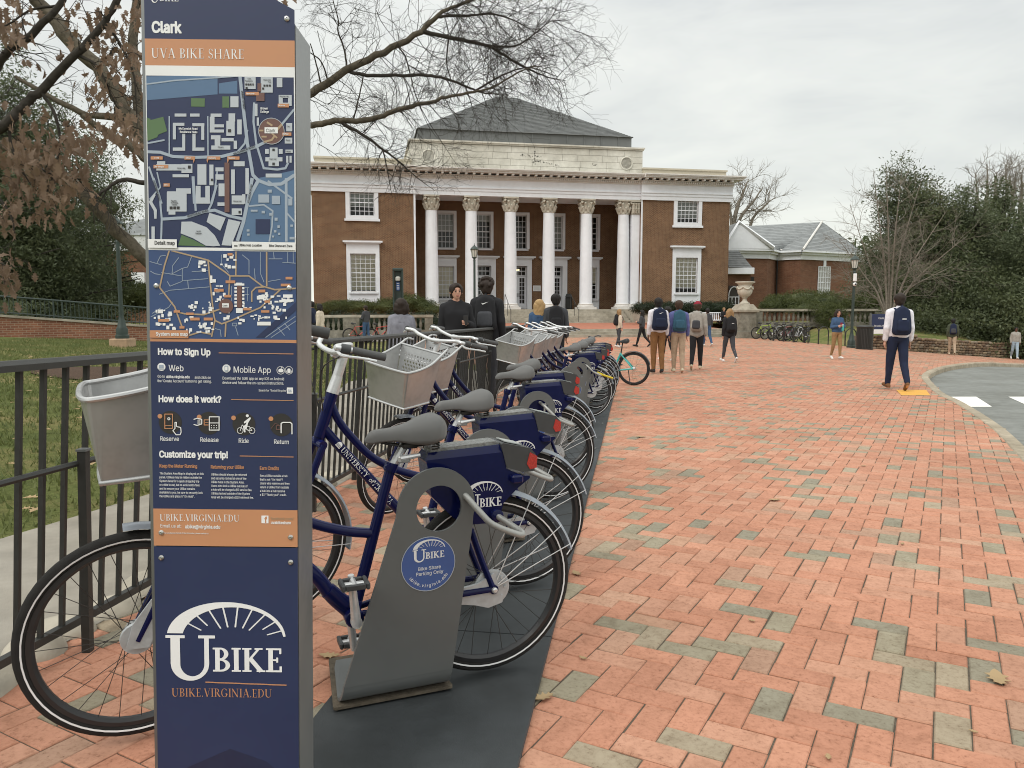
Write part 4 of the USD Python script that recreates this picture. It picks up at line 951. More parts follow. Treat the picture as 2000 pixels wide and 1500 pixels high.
def saddle(parent, x0, z0, mat, name='seat', L=.285, W=.098, fn=ident):
    """Broad raised tail, waisted middle, blunt drooping nose; x0,z0 under its middle."""
    ns, nc = 26, 18; rows = []; S0 = np.linspace(0, 1, ns) ** 1.0
    zt = np.interp(S0, [0, .06, .16, .30, .50, .70, .88, .96, 1], [.024, .056, .068, .060, .034, .020, .017, .007, -.018])
    zb = np.interp(S0, [0, .06, .25, .45, .65, .85, .95, 1], [.008, -.026, -.048, -.042, -.028, -.030, -.037, -.026])
    wd = np.interp(S0, [0, .03, .08, .16, .26, .36, .48, .62, .80, .93, .98, 1], [.018, .055, .082, .098, .096, .080, .055, .038, .031, .027, .018, .004]) * (W / .098)
    k3 = np.array([.25, .5, .25])
    for q_ in (zt, zb, wd):
        q_[1:-1] = np.convolve(q_, k3, 'same')[1:-1]
    for i in range(ns):
        x = -L / 2 + L * S0[i]; zc = zb[i] + .38 * (zt[i] - zb[i])
        for k in range(nc):
            a = 2 * PI * k / nc; c, s = math.cos(a), math.sin(a)
            y = wd[i] * np.sign(c) * abs(c) ** .75; z = zc + (zt[i] - zc) * np.sign(s) * abs(s) ** .8 if s >= 0 else zc + (zc - zb[i]) * s
            rows.append((x0 + x, y, z0 + z - .012 * abs(c) ** 4 * min(1, wd[i] / .05)))
    q = [(i * nc + k, i * nc + (k + 1) % nc, (i + 1) * nc + (k + 1) % nc, (i + 1) * nc + k) for i in range(ns - 1) for k in range(nc)]
    mb = MB().add(rows, np.array(q)[:, ::-1])
    return mb.map(fn).build(name, mat, parent, True)

def make_bike(label, steer=6.0, basket=True, seat_up=0.0, bar=(.19, .32, 1.215), bko=(0, 0), group='navy share bicycles parked in the docks'):
    t = thing('share_bicycle', label, 'bicycle', group=group)
    S = steerer(steer)
    # frame: seat tube, curved upper tube, straight then curved lower tube, stays
    fr = MB()
    BB = np.array([.515, 0, .30])
    fr.tube([BB + (0.0, 0, -.01), (.365, 0, .835)], [.022, .019], 12)
    up = smooth_line([(.945, 0, .985), (.915, 0, .905), (.86, 0, .825), (.77, 0, .725), (.66, 0, .655), (.54, 0, .61), (.432, 0, .588)], 5); fr.tube(up, .0185, 12)
    lo = smooth_line([(.985, 0, .875), (.90, 0, .765), (.79, 0, .635), (.69, 0, .515), (.63, 0, .445), (.585, 0, .375), (.53, 0, .315)], 5); fr.tube(lo, np.linspace(.0225, .026, len(lo)), 12)
    fr.tube([LOW + AX * -.045, TOP - AX * .10], .027, 14)
    fr.tube([(.60, 0, .40), (.545, 0, .345), (.49, 0, .33)], .03, 10)
    fr.lathe([(.030, -.05), (.034, -.046), (.034, .046), (.030, .05)], BB, 16, 'y')
    for s in (1, -1):
        fr.tube(smooth_line([(.49, s * .035, .31), (.36, s * .062, .325), (.16, s * .070, .342), (.0, s * .068, .345)], 4), .0125, 8)
        fr.tube(smooth_line([(.0, s * .068, .345), (.045, s * .064, .46), (.085, s * .060, .58)], 4), .0125, 8)
        fr.tube([(.085, s * .06, .58), (.15, s * .05, .70)], .011, 8)
        fr.lathe([(.0, s * .078), (.018, s * .078), (.018, s * .060), (.0, s * .06)] if s < 0 else [(.0, .06), (.018, .06), (.018, .078), (.0, .078)], (0, 0, .345), 12, 'y')
    fr.tube([(.415, 0, .66), (.70, 0, .69)], .0001, 3)
    fr.build('frame', 'bike_navy', t, 45)
    MB().lathe([(.0, .079), (.011, .079), (.011, .088), (.006, .092), (0, .092)], (0, 0, .345), 10, 'y').build('axle_nut', 'bright_metal', t)
    hb = MB().lathe([(.0, .046), (.066, .046), (.070, .049), (.070, .054), (.062, .057), (0, .057)], (0, 0, .345), 30, 'y')
    hb.prism(Polygon([(.0, .05), (.06, .02), (.20, .0), (.20, -.02), (.07, -.045), (.02, -.062), (-.03, -.05)]).buffer(.008), .012, lambda v: np.column_stack([v[:, 0], .058 + v[:, 2], v[:, 1] + .345]))
    for a in np.arange(0, 360, 45):
        hb.lathe([(.006, .057), (.006, .062), (0, .062)], (.052 * math.cos(math.radians(a)), 0, .345 + .052 * math.sin(math.radians(a))), 8, 'y')
    hb.build('drum_brake', 'cast_alloy', t, 30)
    # UNIVERSITY of VIRGINIA along the lower tube, on both sides
    a, b = np.array([.935, 0, .812]), np.array([.672, 0, .494]); ux = (b - a) / np.linalg.norm(b - a); uz = np.array([ux[2] * -1, 0, ux[0]]) * -1
    txt = unary_union([place(serif('UNIVERSITY'), .055, -.013, .026), place(sans('of'), .248, -.011, .019), place(serif('VIRGINIA'), .272, -.013, .026)])
    for s in (1, -1):
        A, U = (a, ux) if s > 0 else (b, -ux)
        W_ = np.cross(np.array([0, s, 0.0]), U) * 1.0
        def curl(v, A=A, U=U, W_=W_, s=s):
            th = v[:, 1] / .0245
            return A + v[:, :1] * U + (.0245 + v[:, 2:3]) * (np.sin(th)[:, None] * W_ + np.cos(th)[:, None] * np.array([0, s, 0.0]))
        logo = unary_union([sbox(.018, -.012, .046, -.008), sbox(.018, .004, .046, .006), Point(.032, .006).buffer(.011).intersection(sbox(0, .006, 1, 1))] + [sbox(x, -.008, x + .003, .004) for x in (.019, .025, .031, .037, .042)])
        MB().prism(unary_union([affinity.translate(txt, 0, 0), logo]), .0008, curl).build('tube_lettering', 'sign_white', t, False)
    # saddle and post
    su = seat_up; dx = -su * .28
    MB().tube([(.378, 0, .80), (.300 + dx, 0, .935 + su)], .0145, 10).build('seat_post', 'bright_metal', t)
    MB().tube([(.372, 0, .812), (.362, 0, .842)], .0245, 14).lathe([(.0, .024), (.010, .024), (.010, .034), (.0, .034)], (.385, 0, .832), 10, 'y').build('seat_clamp', 'bike_navy', t)
    MB().box((.30, -.008, .842), (.345, .03, .868), .006).tube([(.335, .03, .86), (.27, .05, .872)], [.011, .007], 8).build('seat_lever', 'bright_metal', t)
    st = saddle(t, .31 + dx, .948 + su, 'saddle_grey', L=.30)
    un = MB()
    for s in (1, -1):
        un.tube(smooth_line([(.43 + dx, s * .01, .925 + su), (.34 + dx, s * .022, .905 + su), (.25 + dx, s * .035, .905 + su), (.20 + dx, s * .05, .935 + su)], 4), .0035, 6)
        h = np.linspace(0, 1, 36); un.tube(np.stack([.215 + dx + .013 * np.cos(h * 5 * 2 * PI), s * .058 + .013 * np.sin(h * 5 * 2 * PI), .892 + su + .045 * h], 1), .003, 5)
    un.box((.27 + dx, -.03, .893 + su), (.33 + dx, .03, .915 + su), .006)
    un.build('seat_springs', 'spoke_black', st, 40)
    # lock box over the rear wheel
    bx = MB()
    bx.prism(Polygon([(.25, .84), (.255, .853), (-.03, .862), (-.055, .862), (-.055, .80), (-.125, .765), (-.165, .765), (-.10, .72), (-.045, .67), (-.030, .625), (.02, .598), (.09, .60), (.15, .63), (.235, .72)]).buffer(-.006).buffer(.006), .126, lambda v: np.column_stack([v[:, 0], .063 - v[:, 2], v[:, 1]]))
    bx.hexa([(-.05, -.0625, .862), (.252, -.0625, .852), (.252, .0625, .852), (-.05, .0625, .862), (-.05, -.047, .890), (.240, -.047, .877), (.240, .047, .877), (-.05, .047, .890)])
    bx.build('lock_box', 'bike_navy', t, 25)
    MB().prism(Polygon([(-.035, .896), (-.150, .868), (-.170, .845), (-.165, .785), (-.12, .785), (-.058, .806)]).buffer(-.005).buffer(.008), .136, lambda v: np.column_stack([v[:, 0], .068 - v[:, 2], v[:, 1]])).build('tail_cover', 'charcoal_plastic', t, 25)
    MB().prism(Polygon([(-.150, .853), (-.176, .838), (-.174, .797), (-.150, .793), (-.138, .812)]).buffer(.002), .142, lambda v: np.column_stack([v[:, 0], .071 - v[:, 2], v[:, 1]])).build('rear_reflector', 'red_reflector', t, 25)
    MB().prism(Polygon([(.235, .868), (.23, .889), (-.02, .902), (-.035, .897), (-.03, .886)]), .088, lambda v: np.column_stack([v[:, 0], .044 - v[:, 2], v[:, 1]])).build('box_lid', 'lid_glossy', t, 25)
    MB().hexa([(-.125, -.045, .880), (-.055, -.045, .8975), (-.055, .045, .8975), (-.125, .045, .880), (-.125, -.045, .8835), (-.055, -.045, .901), (-.055, .045, .901), (-.125, .045, .8835)]).build('display', 'solar_panel', t, False)
    for s in (1, -1):
        MB().prism(place(ubike_logo(), -.108 if s > 0 else -.108, .650, .148, .165), .0007, (lambda v: np.column_stack([-(v[:, 0]), .0632 + v[:, 2], v[:, 1]])) if s > 0 else (lambda v: np.column_stack([v[:, 0] + .07, -.0632 - v[:, 2], v[:, 1]]))).build('wheel_arch_logo', 'sign_white', t, False)
    MB().box((-.115, .060, .745), (-.07, .090, .775), .006).build('lock_bar_holder', 'bike_navy', t)
    MB().lathe([(.0, .06), (.022, .06), (.024, .085), (.016, .09), (0, .09)], (-.012, 0, .628), 14, 'y').build('lock_socket', 'bike_navy', t, 35)
    MB().tube(smooth_line([(.135, .055, .745), (.12, .125, .720), (.085, .170, .672), (.045, .195, .630), (-.045, .215, .590), (-.062, .200, .592), (-.045, .15, .605), (-.012, .08, .628)], 4), .0115, 10).build('lock_bar', 'lock_bar', t, 40)
    # wheels and fenders
    wheel('rear_wheel', 0, .345, t, ident)
    rf = fender('rear_fender', 0, .345, .366, 164, 62, ident, t)
    rod = MB()
    for s in (1, -1):
        for a in (160, 146, 118):
            rod.tube([(0, s * .068, .345), (.362 * math.cos(math.radians(a)), s * .030, .345 + .362 * math.sin(math.radians(a)))], .0022, 5)
    rod.build('fender_stay', 'bright_metal', t, True)
    wheel('front_wheel', 1.213, .345, t, S)
    fender('front_fender', 1.213, .345, .366, 192, 86, S, t)
    MB().tube([(1.213, .05, .345), (1.213 - .355, .03, .30)], .0022, 5).tube([(1.213, -.05, .345), (1.213 - .355, -.03, .30)], .0022, 5).map(S).build('fender_stay', 'bright_metal', t, True)
    fk = MB()
    for s in (1, -1):
        fk.tube(smooth_line([(1.0, s * .05, .80), (1.06, s * .056, .66), (1.14, s * .058, .49), (1.213, s * .056, .345)], 4), [.0165] * 4 + [.015] * 4 + [.013] * 5, 10)
    fk.tube([(1.002, -.055, .80), (1.002, .055, .80)], .02, 10).tube([(1.002, 0, .80), LOW - AX * .04], .024, 12)
    fk.map(S).build('fork', 'bike_navy', t, 45)
    dr = MB().lathe([(.0, .030), (.048, .030), (.052, .034), (.050, .046), (.0, .048)], (1.213, 0, .345), 20, 'y')
    dr.prism(Polygon([(1.185, .325), (1.24, .33), (1.22, .40), (1.165, .47), (1.14, .46), (1.17, .36)]).buffer(.006), .008, lambda v: np.column_stack([v[:, 0], .066 - v[:, 2], v[:, 1]]))
    dr.map(S).build('drum_brake', 'cast_alloy', t, 30)
    # stem and handlebar
    MB().tube([TOP - AX * .10, TOP - AX * .02], [.029, .0235], 14).tube([TOP - AX * .02, TOP + AX * .10], .0225, 14).tube([TOP + AX * .075, TOP + AX * .085 + (.055, 0, .01)], .021, 12).map(S).build('stem', 'bright_metal', t, 35)
    gb, gw, hz = bar; gx = .93 - gb           # how far the grips sweep back, half their spread, height
    gm = lambda f, y, z: (gx + .14 * f * (1 if gb > .15 else .8), y, z)
    q0, q1, q2 = np.array([gx, gw, hz - .014]), np.array([gx + .055, gw - .01, hz - .002]), np.array([gx + .135, gw - .033, hz + .017])
    bq = [tuple(q2), tuple(q2 + (.06, -.03, .012)), (min(.925, q2[0] + .12), gw - .12, hz + .028), (.945, .13, 1.232), (.945, 0, 1.215)]
    bq = bq + [(x, -y, z) for x, y, z in bq[-2::-1]]
    hb_ = MB().tube(smooth_line(bq, 6), .0125, 10).map(S).build('handlebar', 'bright_metal', t, 40)
    for s in (1, -1):
        ms = np.array([1, s, 1.0]); MB().tube([q2 * ms, q1 * ms, q0 * ms], [.0165, .0165, .0175], 12).map(S).build('grip', 'grip_rubber', t, 40)
        MB().tube([(q2 + (.008, -.003, .002)) * ms, (q2 + (.045, -.016, .009)) * ms], .021, 12).map(S).build('shifter', 'charcoal_plastic', t, 40)
        MB().tube(smooth_line([(q2 + (.06, -.02, -.005)) * ms, (q2 + (.045, .01, -.02)) * ms, (q2 + (-.02, .055, -.028)) * ms, (q2 + (-.075, .075, -.04)) * ms], 4), [.008] * 5 + [.006] * 8, 8).map(S).build('brake_lever', 'bright_metal', t, 40)
        MB().tube(smooth_line([(q2 + (.06, -.04, .0)) * ms, (.98, s * .20, hz - .01), (1.02, s * .08, hz - .09), (.99, s * .02, .95)], 5), .003, 6).map(S).build('cable', 'spoke_black', t, True)
    if basket:
        bk = MB()
        tp = [(1.03, .195, 1.205), (1.16, .212, 1.150), (1.31, .208, 1.122), (1.365, .155, 1.118)]
        rim = smooth_line(tp + [(x, -y, z) for x, y, z in tp[::-1]], 5)
        bk.tube(rim, .0085, 8)
        bk.tube(smooth_line([(1.03, .195, 1.205), (.975, .19, 1.235), (.935, .165, 1.232)], 4), .0085, 8); bk.tube(smooth_line([(1.03, -.195, 1.205), (.975, -.19, 1.235), (.935, -.165, 1.232)], 4), .0085, 8)
        bk.tube([(1.025, .19, 1.205), (1.025, -.19, 1.205)], .0075, 8)
        rb = smooth_line([(1.09, .165, .875), (1.30, .165, .866), (1.325, .135, .865), (1.325, -.135, .865), (1.30, -.165, .866), (1.09, -.165, .875)], 4)
        bk.tube(rb, .008, 8).tube([(1.09, .158, .875), (1.09, -.158, .875)], .007, 8)
        S0_ = S; S = lambda v: S0_(np.asarray(v) + np.array([bko[0], 0, bko[1]]))
        b0 = bk.map(S).build('basket', 'basket_alloy', t, 40)
        sides = MB()
        # outer walls follow the rim down to the smaller floor ring
        lowr = np.stack([np.interp(np.linspace(0, 1, len(rim)), np.linspace(0, 1, len(rb)), rb[:, k]) for k in range(3)], 1)
        for off in (0, .0025):
            a_, b_ = rim.copy(), lowr.copy(); m = len(rim)
            a_[:, 2] -= .004; c = np.array([1.19, 0, 1.0]); sc = 1 - off * 6
            a_[:, :2] = (a_[:, :2] - c[:2]) * sc + c[:2]; b_[:, :2] = (b_[:, :2] - c[:2]) * sc + c[:2]
            f = [(i, i + 1, m + i + 1, m + i) for i in range(m - 1)]
            sides.add(np.vstack([a_, b_]), np.array(f)[:, ::-1] if off == 0 else f)
        sides.prism(Polygon([(1.095, -.15), (1.27, -.15), (1.28, -.12), (1.28, .12), (1.27, .15), (1.095, .15)]), .003, lambda v: np.column_stack([v[:, 0], v[:, 1], v[:, 2] + .870]))
        sides.map(S).build('basket_wall', 'basket_alloy', b0, 25)
        w0, w1 = .152, .188
        back = Polygon([(-w0, -.03), (w0, -.03), (w1, .305), (-w1, .305)])
        holes = [Point(x + (.014 if r % 2 else 0), .055 + r * .024).buffer(.0088, 3) for r in range(10) for x in np.arange(-.126, .127, .028)]
        back = back.difference(unary_union([h for h in holes if back.buffer(-.03).contains(h)]))
        MB().prism(back, .003, lambda v: np.column_stack([1.09 - v[:, 1] * .215 + v[:, 2], v[:, 0], .905 + v[:, 1] * .977])).map(S).build('basket_back', 'basket_alloy', b0, 25)
        MB().tube([(1.12, .05, .895), (1.08, .045, .83), (1.03, .04, .79)], .009, 8).tube([(1.12, -.05, .895), (1.08, -.045, .83), (1.03, -.04, .79)], .009, 8).map(S).build('basket_bracket', 'fender_grey', b0, 40)
        S = S0_
    # cranks and pedals
    for s, ang in ((1, 84), (-1, -96)):
        c, sn = math.cos(math.radians(ang)), math.sin(math.radians(ang))
        p0 = BB + np.array([0, s * .075, 0]); p1 = p0 + np.array([.165 * c, s * .015, .165 * sn])
        mb = MB().tube([p0 - (p1 - p0) * .10, p0, p0 + (p1 - p0) * .5, p1, p1 + (p1 - p0) * .08], [.016, .0185, .0150, .0135, .011], 10)
        mb.lathe([(0, s * .0), (.02, 0), (.02, .03), (0, .03)], p0 - np.array([0, .015 if s > 0 else .015, 0]), 12, 'y')
        mb.build('crank', 'bright_metal', t, 40)
        q = p1 + np.array([0, s * .055, 0])
        pd = MB().box(q - (.048, .042, .012), q + (-.034, .042, .012), .004).box(q + (.034, -.042, -.012), q + (.048, .042, .012), .004).box(q - (.034, .042, .010), q + (.034, -.030, .010), .003).box(q + (-.034, .030, -.010), q + (.034, .042, .010), .003)
        pd.build('pedal', 'charcoal_plastic', t, 30)
        MB().tube([p1, q + (0, s * .03, 0)], [.012, .009], 8).box(q + (-.034, -.01, -.006), q + (.034, .01, .006), .003).build('pedal_axle', 'bright_metal', t, 40)
    MB().tube([(.44, -.05, .29), (.36, -.10, .16), (.30, -.14, .03)], .008, 8).build('kickstand', 'spoke_black', t, 40)
    return t

ordn = ['first', 'second', 'third', 'fourth', 'fifth', 'sixth', 'seventh', 'eighth', 'ninth', 'tenth', 'eleventh', 'twelfth', 'thirteenth']
def dock_loc(k):
    h = slot(k)
    p = h + FWD * .582 + LEFT * .118
    return (p[0], p[1], float(T(*p)) + .030)
special = {1: 'nearest grey steel bike dock, its round blue parking sticker fully in view', 3: 'grey steel bike dock standing empty between the second and third parked bikes', 9: 'grey steel bike dock, ninth in the row, beside the yellow lock bar'}
dk = make_dock(special[1]); move(dk, dock_loc(1), YAW + PI)
# the dock's own x runs backwards along the bike and its y must point to the bike: mirror-free because y = -LEFT there
for k in range(2, 14):
    dup(dk, dock_loc(k), YAW + PI, special.get(k, 'grey steel bike dock, %s in the row counted from the pylon' % ordn[k - 1]))
def bike_loc(k, dx=0.0):
    p = slot(k) + FWD * dx
    return (p[0], p[1], float(T(*p)) + .032)
b1 = make_bike('nearest navy share bicycle, its front wheel and basket showing left of the pylon', 7.0, bar=(.27, .34, 1.345), bko=(-.035, .028))
move(b1, bike_loc(1), YAW)
b2 = make_bike('second navy share bicycle from the pylon, its silver stem and grip beside the pylon edge', 15.0, basket=False, bar=(.11, .29, 1.235))
move(b2, bike_loc(2), YAW)
b3 = make_bike('navy share bicycle with the widest perforated basket in view, third from the pylon', 34.0, bko=(.02, -.045))
move(b3, bike_loc(4, .05), YAW - .02)
dup(b3, bike_loc(5, .12), YAW - .10, 'navy share bicycle just behind the third one, its saddle raised beside the fence')
for k, lab in ((9, 'navy share bicycle in the ninth dock with a yellow lock bar'), (10, 'navy share bicycle, fourth from the far end of the row'), (11, 'navy share bicycle, third from the far end of the row'), (12, 'navy share bicycle, second from the far end of the row'), (13, 'navy share bicycle at the far end of the row beside the teal bicycle')):
    dup(b3, bike_loc(k, .04 * (k % 2)), YAW + rnd.uniform(-.05, .05), lab)
p9 = bike_loc(9)
yb = MB().tube([(-.02, .10, .62), (-.02, .23, .60), (-.17, .245, .55)], .014, 8)
tag(yb.map(lambda v: np.column_stack([p9[0] + v[:, 0] * FWD[0] + v[:, 1] * LEFT[0], p9[1] + v[:, 0] * FWD[1] + v[:, 1] * LEFT[1], p9[2] + v[:, 2]])).build('lock_bar', 'yellow_cable', None, 40), 'yellow lock bar hanging on the ninth dock of the row', 'lock')

# ---- ordinary bicycles (the teal one, red ones by the left balustrade, those in the rack on the right)
def plain_bike(label, col, loc, yaw, seat='saddle_black', group=None, step=False, lod=1, basket=False, steer=0):
    t = thing('bicycle', label, 'bicycle', loc, yaw, group)
    S = steerer(steer)
    fr = MB(); r = .017 if not step else .024
    BB = (.44, 0, .29); SC = (.27, 0, .72 if not step else .66); HT, HL = (.90, 0, .80), (.93, 0, .66)
    fr.tube([BB, SC], r, 8)
    if step:
        fr.tube(smooth_line([HL, (.72, 0, .45), BB], 4), .03, 8)
    else:
        fr.tube([SC, HT], r, 8); fr.tube([BB, HL], r * 1.2, 8)
    fr.tube([HT, HL], .02, 8)
    for s in (1, -1):
        fr.tube([(.0, s * .06, .345), (.42, s * .03, .29)], .010 if not step else .017, 6); fr.tube([(.0, s * .06, .345), (.29, s * .02, .66)], .008 if not step else .014, 6)
    fr.build('frame', col, t, 45)
    fk = MB()
    for s in (1, -1):
        fk.tube([(.94, s * .05, .64), (1.03, s * .05, .345)], .011, 6)
    fk.tube([(.94, -.05, .64), (.94, .05, .64)], .015, 6).build('fork', col, t, 45)
    wheel('rear_wheel', 0, .345, t, ident, R=.345, stripe=False, spokes=20, lod=lod)
    wheel('front_wheel', 1.03, .345, t, ident, R=.345, stripe=False, spokes=20, lod=lod)
    MB().tube([SC, (.235, 0, .90)], .013, 8).build('seat_post', 'spoke_black', t)
    saddle(t, .23, .90, seat, L=.27, W=.062)
    MB().tube([(.90, 0, .80), (.885, 0, .93), (.93, 0, .95)], .015, 8).build('stem', 'spoke_black', t)
    MB().tube(smooth_line([(.80, .29, .99), (.88, .27, 1.0), (.93, .10, .96), (.93, -.10, .96), (.88, -.27, 1.0), (.80, -.29, .99)], 4), .0125, 8).build('handlebar', 'spoke_black' if not step else 'charcoal_plastic', t, 40)
    for s in (1, -1):
        MB().tube([(.44, s * .06, .29), (.44 + s * .12, s * .08, .29 - s * .12)], .011, 6).box((.40 + s * .12, s * .08, .275 - s * .12), (.49 + s * .12, s * .17, .30 - s * .12), .004).build('crank', 'spoke_black', t)
    MB().lathe([(0, -.045), (.09, -.045), (.09, -.04), (0, -.04)], BB, 20, 'y').build('chainring', 'spoke_black', t)
    if step:
        fender('rear_fender', 0, .345, .36, 165, 30, ident, t, 'charcoal_plastic', .026)
        MB().tube([(.10, .04, .32), (.02, .16, .03)], .010, 6).build('kickstand', 'spoke_black', t)
    return t
tx = np.array([2.50, 15.75]); 
plain_bike('teal step-through share bicycle parked beyond the end of the dock row', 'bike_teal', (tx[0], tx[1], float(T(*tx))), math.atan2(.42, -.91), step=True, lod=0)

# ---- black iron fence along the bikes
fence = thing('iron_fence', 'long black iron fence of square bars running behind the parked bikes', 'fence')
ZB, ZTOP, LEAN = .10, 1.215, .078
fy = lambda y: float(T(fence_x(y), y))
def fpt(y, z, off=0.0):
    return np.array([fence_x(y) + off + LEAN * z * .93, y - LEAN * .2 * z * 0, fy(y) + z])
for nm, z, w, h in (('top_rail', ZTOP, .030, .020), ('bottom_rail', ZB, .016, .016)):
    ys_ = np.array([1.7, 4.0, 6.4, 8.8, 11.2, 13.6, 16.6]); 
    for a, b in zip(ys_[:-1], ys_[1:]):
        A_, B_ = fpt(a + .002, z), fpt(b - .002, z); n = np.array([.988, -.15, 0])
        mb = MB()
        lo = [A_ - n * w + (0, 0, -h), A_ + n * w + (0, 0, -h), B_ + n * w + (0, 0, -h), B_ - n * w + (0, 0, -h)]
        hi = [q + (0, 0, 2 * h) for q in lo]
        if nm == 'top_rail':
            mid = [A_ - n * w, A_ + n * w, B_ + n * w, B_ - n * w]
            hi = [A_ - n * w * .55 + (0, 0, h), A_ + n * w * .55 + (0, 0, h), B_ + n * w * .55 + (0, 0, h), B_ - n * w * .55 + (0, 0, h)]
            mb.hexa(lo + [q + (0, 0, .004) for q in mid]); mb.hexa([q + (0, 0, .0041) for q in mid] + hi)
        else:
            mb.hexa(lo + hi)
        mb.build(nm, 'black_iron', fence, False)
y = 1.78; k = 0
while y < 16.55:
    b = .0095 if k % 20 else .019
    A_, B_ = fpt(y, ZB - .016 if k % 20 else -.05), fpt(y, ZTOP - .021)
    mb = MB(); lo = [A_ + (-b, -b, 0), A_ + (b, -b, 0), A_ + (b, b, 0), A_ + (-b, b, 0)]; hi = [B_ + (-b, -b, 0), B_ + (b, -b, 0), B_ + (b, b, 0), B_ + (-b, b, 0)]
    mb.hexa(lo + hi).build('bar' if k % 20 else 'post', 'black_iron', fence, False)
    y += .118; k += 1
rail2 = thing('low_rail', 'short black posts with one slanting rail standing in front of the fence', 'railing')
posts_y = (.8, 3.09, 5.4, 7.7, 10.0, 12.3)
for y in posts_y:
    A_ = fpt(y, 0, .10)
    MB().hexa([A_ + (x, q, -.05) for x, q in ((-.017, -.017), (.017, -.017), (.017, .017), (-.017, .017))] + [A_ + (x + .03, q, .85) for x, q in ((-.017, -.017), (.017, -.017), (.017, .017), (-.017, .017))]).build('post', 'black_iron', rail2, False)
    MB().hexa([A_ + (x + .03, q, .8505) for x, q in ((-.021, -.021), (.021, -.021), (.021, .021), (-.021, .021))] + [A_ + (x + .03, q, .86) for x, q in ((-.021, -.021), (.021, -.021), (.021, .021), (-.021, .021))]).build('post_cap', 'dock_grey', rail2, False)
for a, b in zip(posts_y[:-1], posts_y[1:]):
    A_, B_ = fpt(a, .80, .05), fpt(b, .80, .05)
    MB().tube([A_, B_], .013, 6).build('rail', 'black_iron', rail2, False)

# ---------------------------------------------------------------- the brick hall with its columned porch
BU = np.array([math.cos(math.radians(10.7)), math.sin(math.radians(10.7))]); BWV = np.array([-BU[1], BU[0]]); BC = np.array([1.29, 57.24])
def Bp(v):
    v = np.asarray(v, float)
    return np.column_stack([BC[0] + v[:, 0] * BU[0] + v[:, 1] * BWV[0], BC[1] + v[:, 0] * BU[1] + v[:, 1] * BWV[1], v[:, 2]])
def bface(px, py, t=-.6):
    """(along, height) on the facade plane at depth t of a measured position of the photograph."""
    u, v = (px - 1000) / 1500.0, (py - 750) / 1500.0
    d = np.array([u, math.cos(PITCH) - v * math.sin(PITCH), -math.sin(PITCH) - v * math.cos(PITCH)])
    o = np.array([BC[0] + t * BWV[0], BC[1] + t * BWV[1]])
    k = (o @ BWV) / (d[:2] @ BWV)
    p = EYE + d * k
    return (p[:2] - o) @ BU, p[2]
W_ = (BU[0], BU[1])
brickwall('hall_brick', W_, (0.172, 0.090, 0.049), (0.108, 0.051, 0.030), (0.26, 0.185, 0.118), ms=.013)
brickwall('hall_brick_side', (BWV[0], BWV[1]), (0.185, 0.098, 0.056), (0.120, 0.060, 0.036), (0.27, 0.215, 0.155), ms=.010)
plain('trim_white', (0.73, 0.745, 0.775), 0.6, var=0.04, scale=2.5, dirt=0.08)
plain('trim_cream', (0.66, 0.635, 0.60), 0.75, var=0.08, scale=1.5, dirt=0.15)
plain('parapet_tan', (0.46, 0.415, 0.325), 0.8, var=0.05, scale=1.0, dirt=0.10)
plain('capital_stone', (0.52, 0.48, 0.40), 0.8, var=0.12, scale=6, dirt=0.25)
plain('slate', (0.145, 0.150, 0.148), 0.75, var=0.28, scale=2.2, bump=0.5, bscale=9, spec=0.3)
plain('lead_grey', (0.145, 0.15, 0.148), 0.55, var=0.10, scale=1.2, metal=0.2, dirt=0.2)
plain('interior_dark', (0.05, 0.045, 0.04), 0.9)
plain('blind_cream', (0.66, 0.60, 0.48), 0.9, var=0.05, scale=2)
plain('blind_grey', (0.34, 0.34, 0.32), 0.9, var=0.10, scale=2)
plain('slate_light', (0.20, 0.21, 0.21), 0.75, var=0.22, scale=1.6, bump=0.3, bscale=9)
plain('green_iron', (0.022, 0.036, 0.030), 0.45, var=0.15, scale=12, spec=0.5)
def pane_mat():
    return {'f': ('fresnel', {'IOR': 1.5}), 't': ('transparent_bsdf', {'color': (0.88, 0.91, 0.90)}), 'g': ('glossy_bsdf', {'roughness': 0.03}), 'm': ('mix_closure', {})}, [('f.fac', 'm.fac'), ('t.BSDF', 'm.closure1'), ('g.BSDF', 'm.closure2')], 'm.closure'
_defs['window_glass'] = pane_mat
def lit_mat():
    return {'e': ('emission', {'color': (1.0, 0.78, 0.45), 'strength': 2.2})}, [], 'e.emission'
_defs['lamp_glow'] = lit_mat

hall = UsdGeom.Xform.Define(stage, numbered('/World/brick_hall')); tag(hall, 'large red brick university hall with white columns, stone attic and grey hipped roof', 'building')
FL, CT, EN, AT = 1.24, 9.33, 11.15, 13.2
WL, WR = 8.35, 15.45          # inner and outer ends of the two wings
WT = -.6                      # plane of the wings
PT = 4.0                      # plane of the porch's back wall
def bbox(mb, s0, s1, t0, t1, z0, z1):
    return mb.hexa([(s0, t0, z0), (s1, t0, z0), (s1, t1, z0), (s0, t1, z0), (s0, t0, z1), (s1, t0, z1), (s1, t1, z1), (s0, t1, z1)])
def bbuild(mb, name, mat, parent=None, smooth=False, **k):
    return mb.map(Bp).build(name, mat, parent or hall, smooth, **k)
def wall_with_holes(s0, s1, z0, z1, holes, t, th):
    g = sbox(s0, z0, s1, z1)
    for a, b, c, d in holes:
        g = g.difference(sbox(a, c, b, d))
    return MB().prism(g, th, lambda v: np.column_stack([v[:, 0], t + v[:, 2], v[:, 1]]))

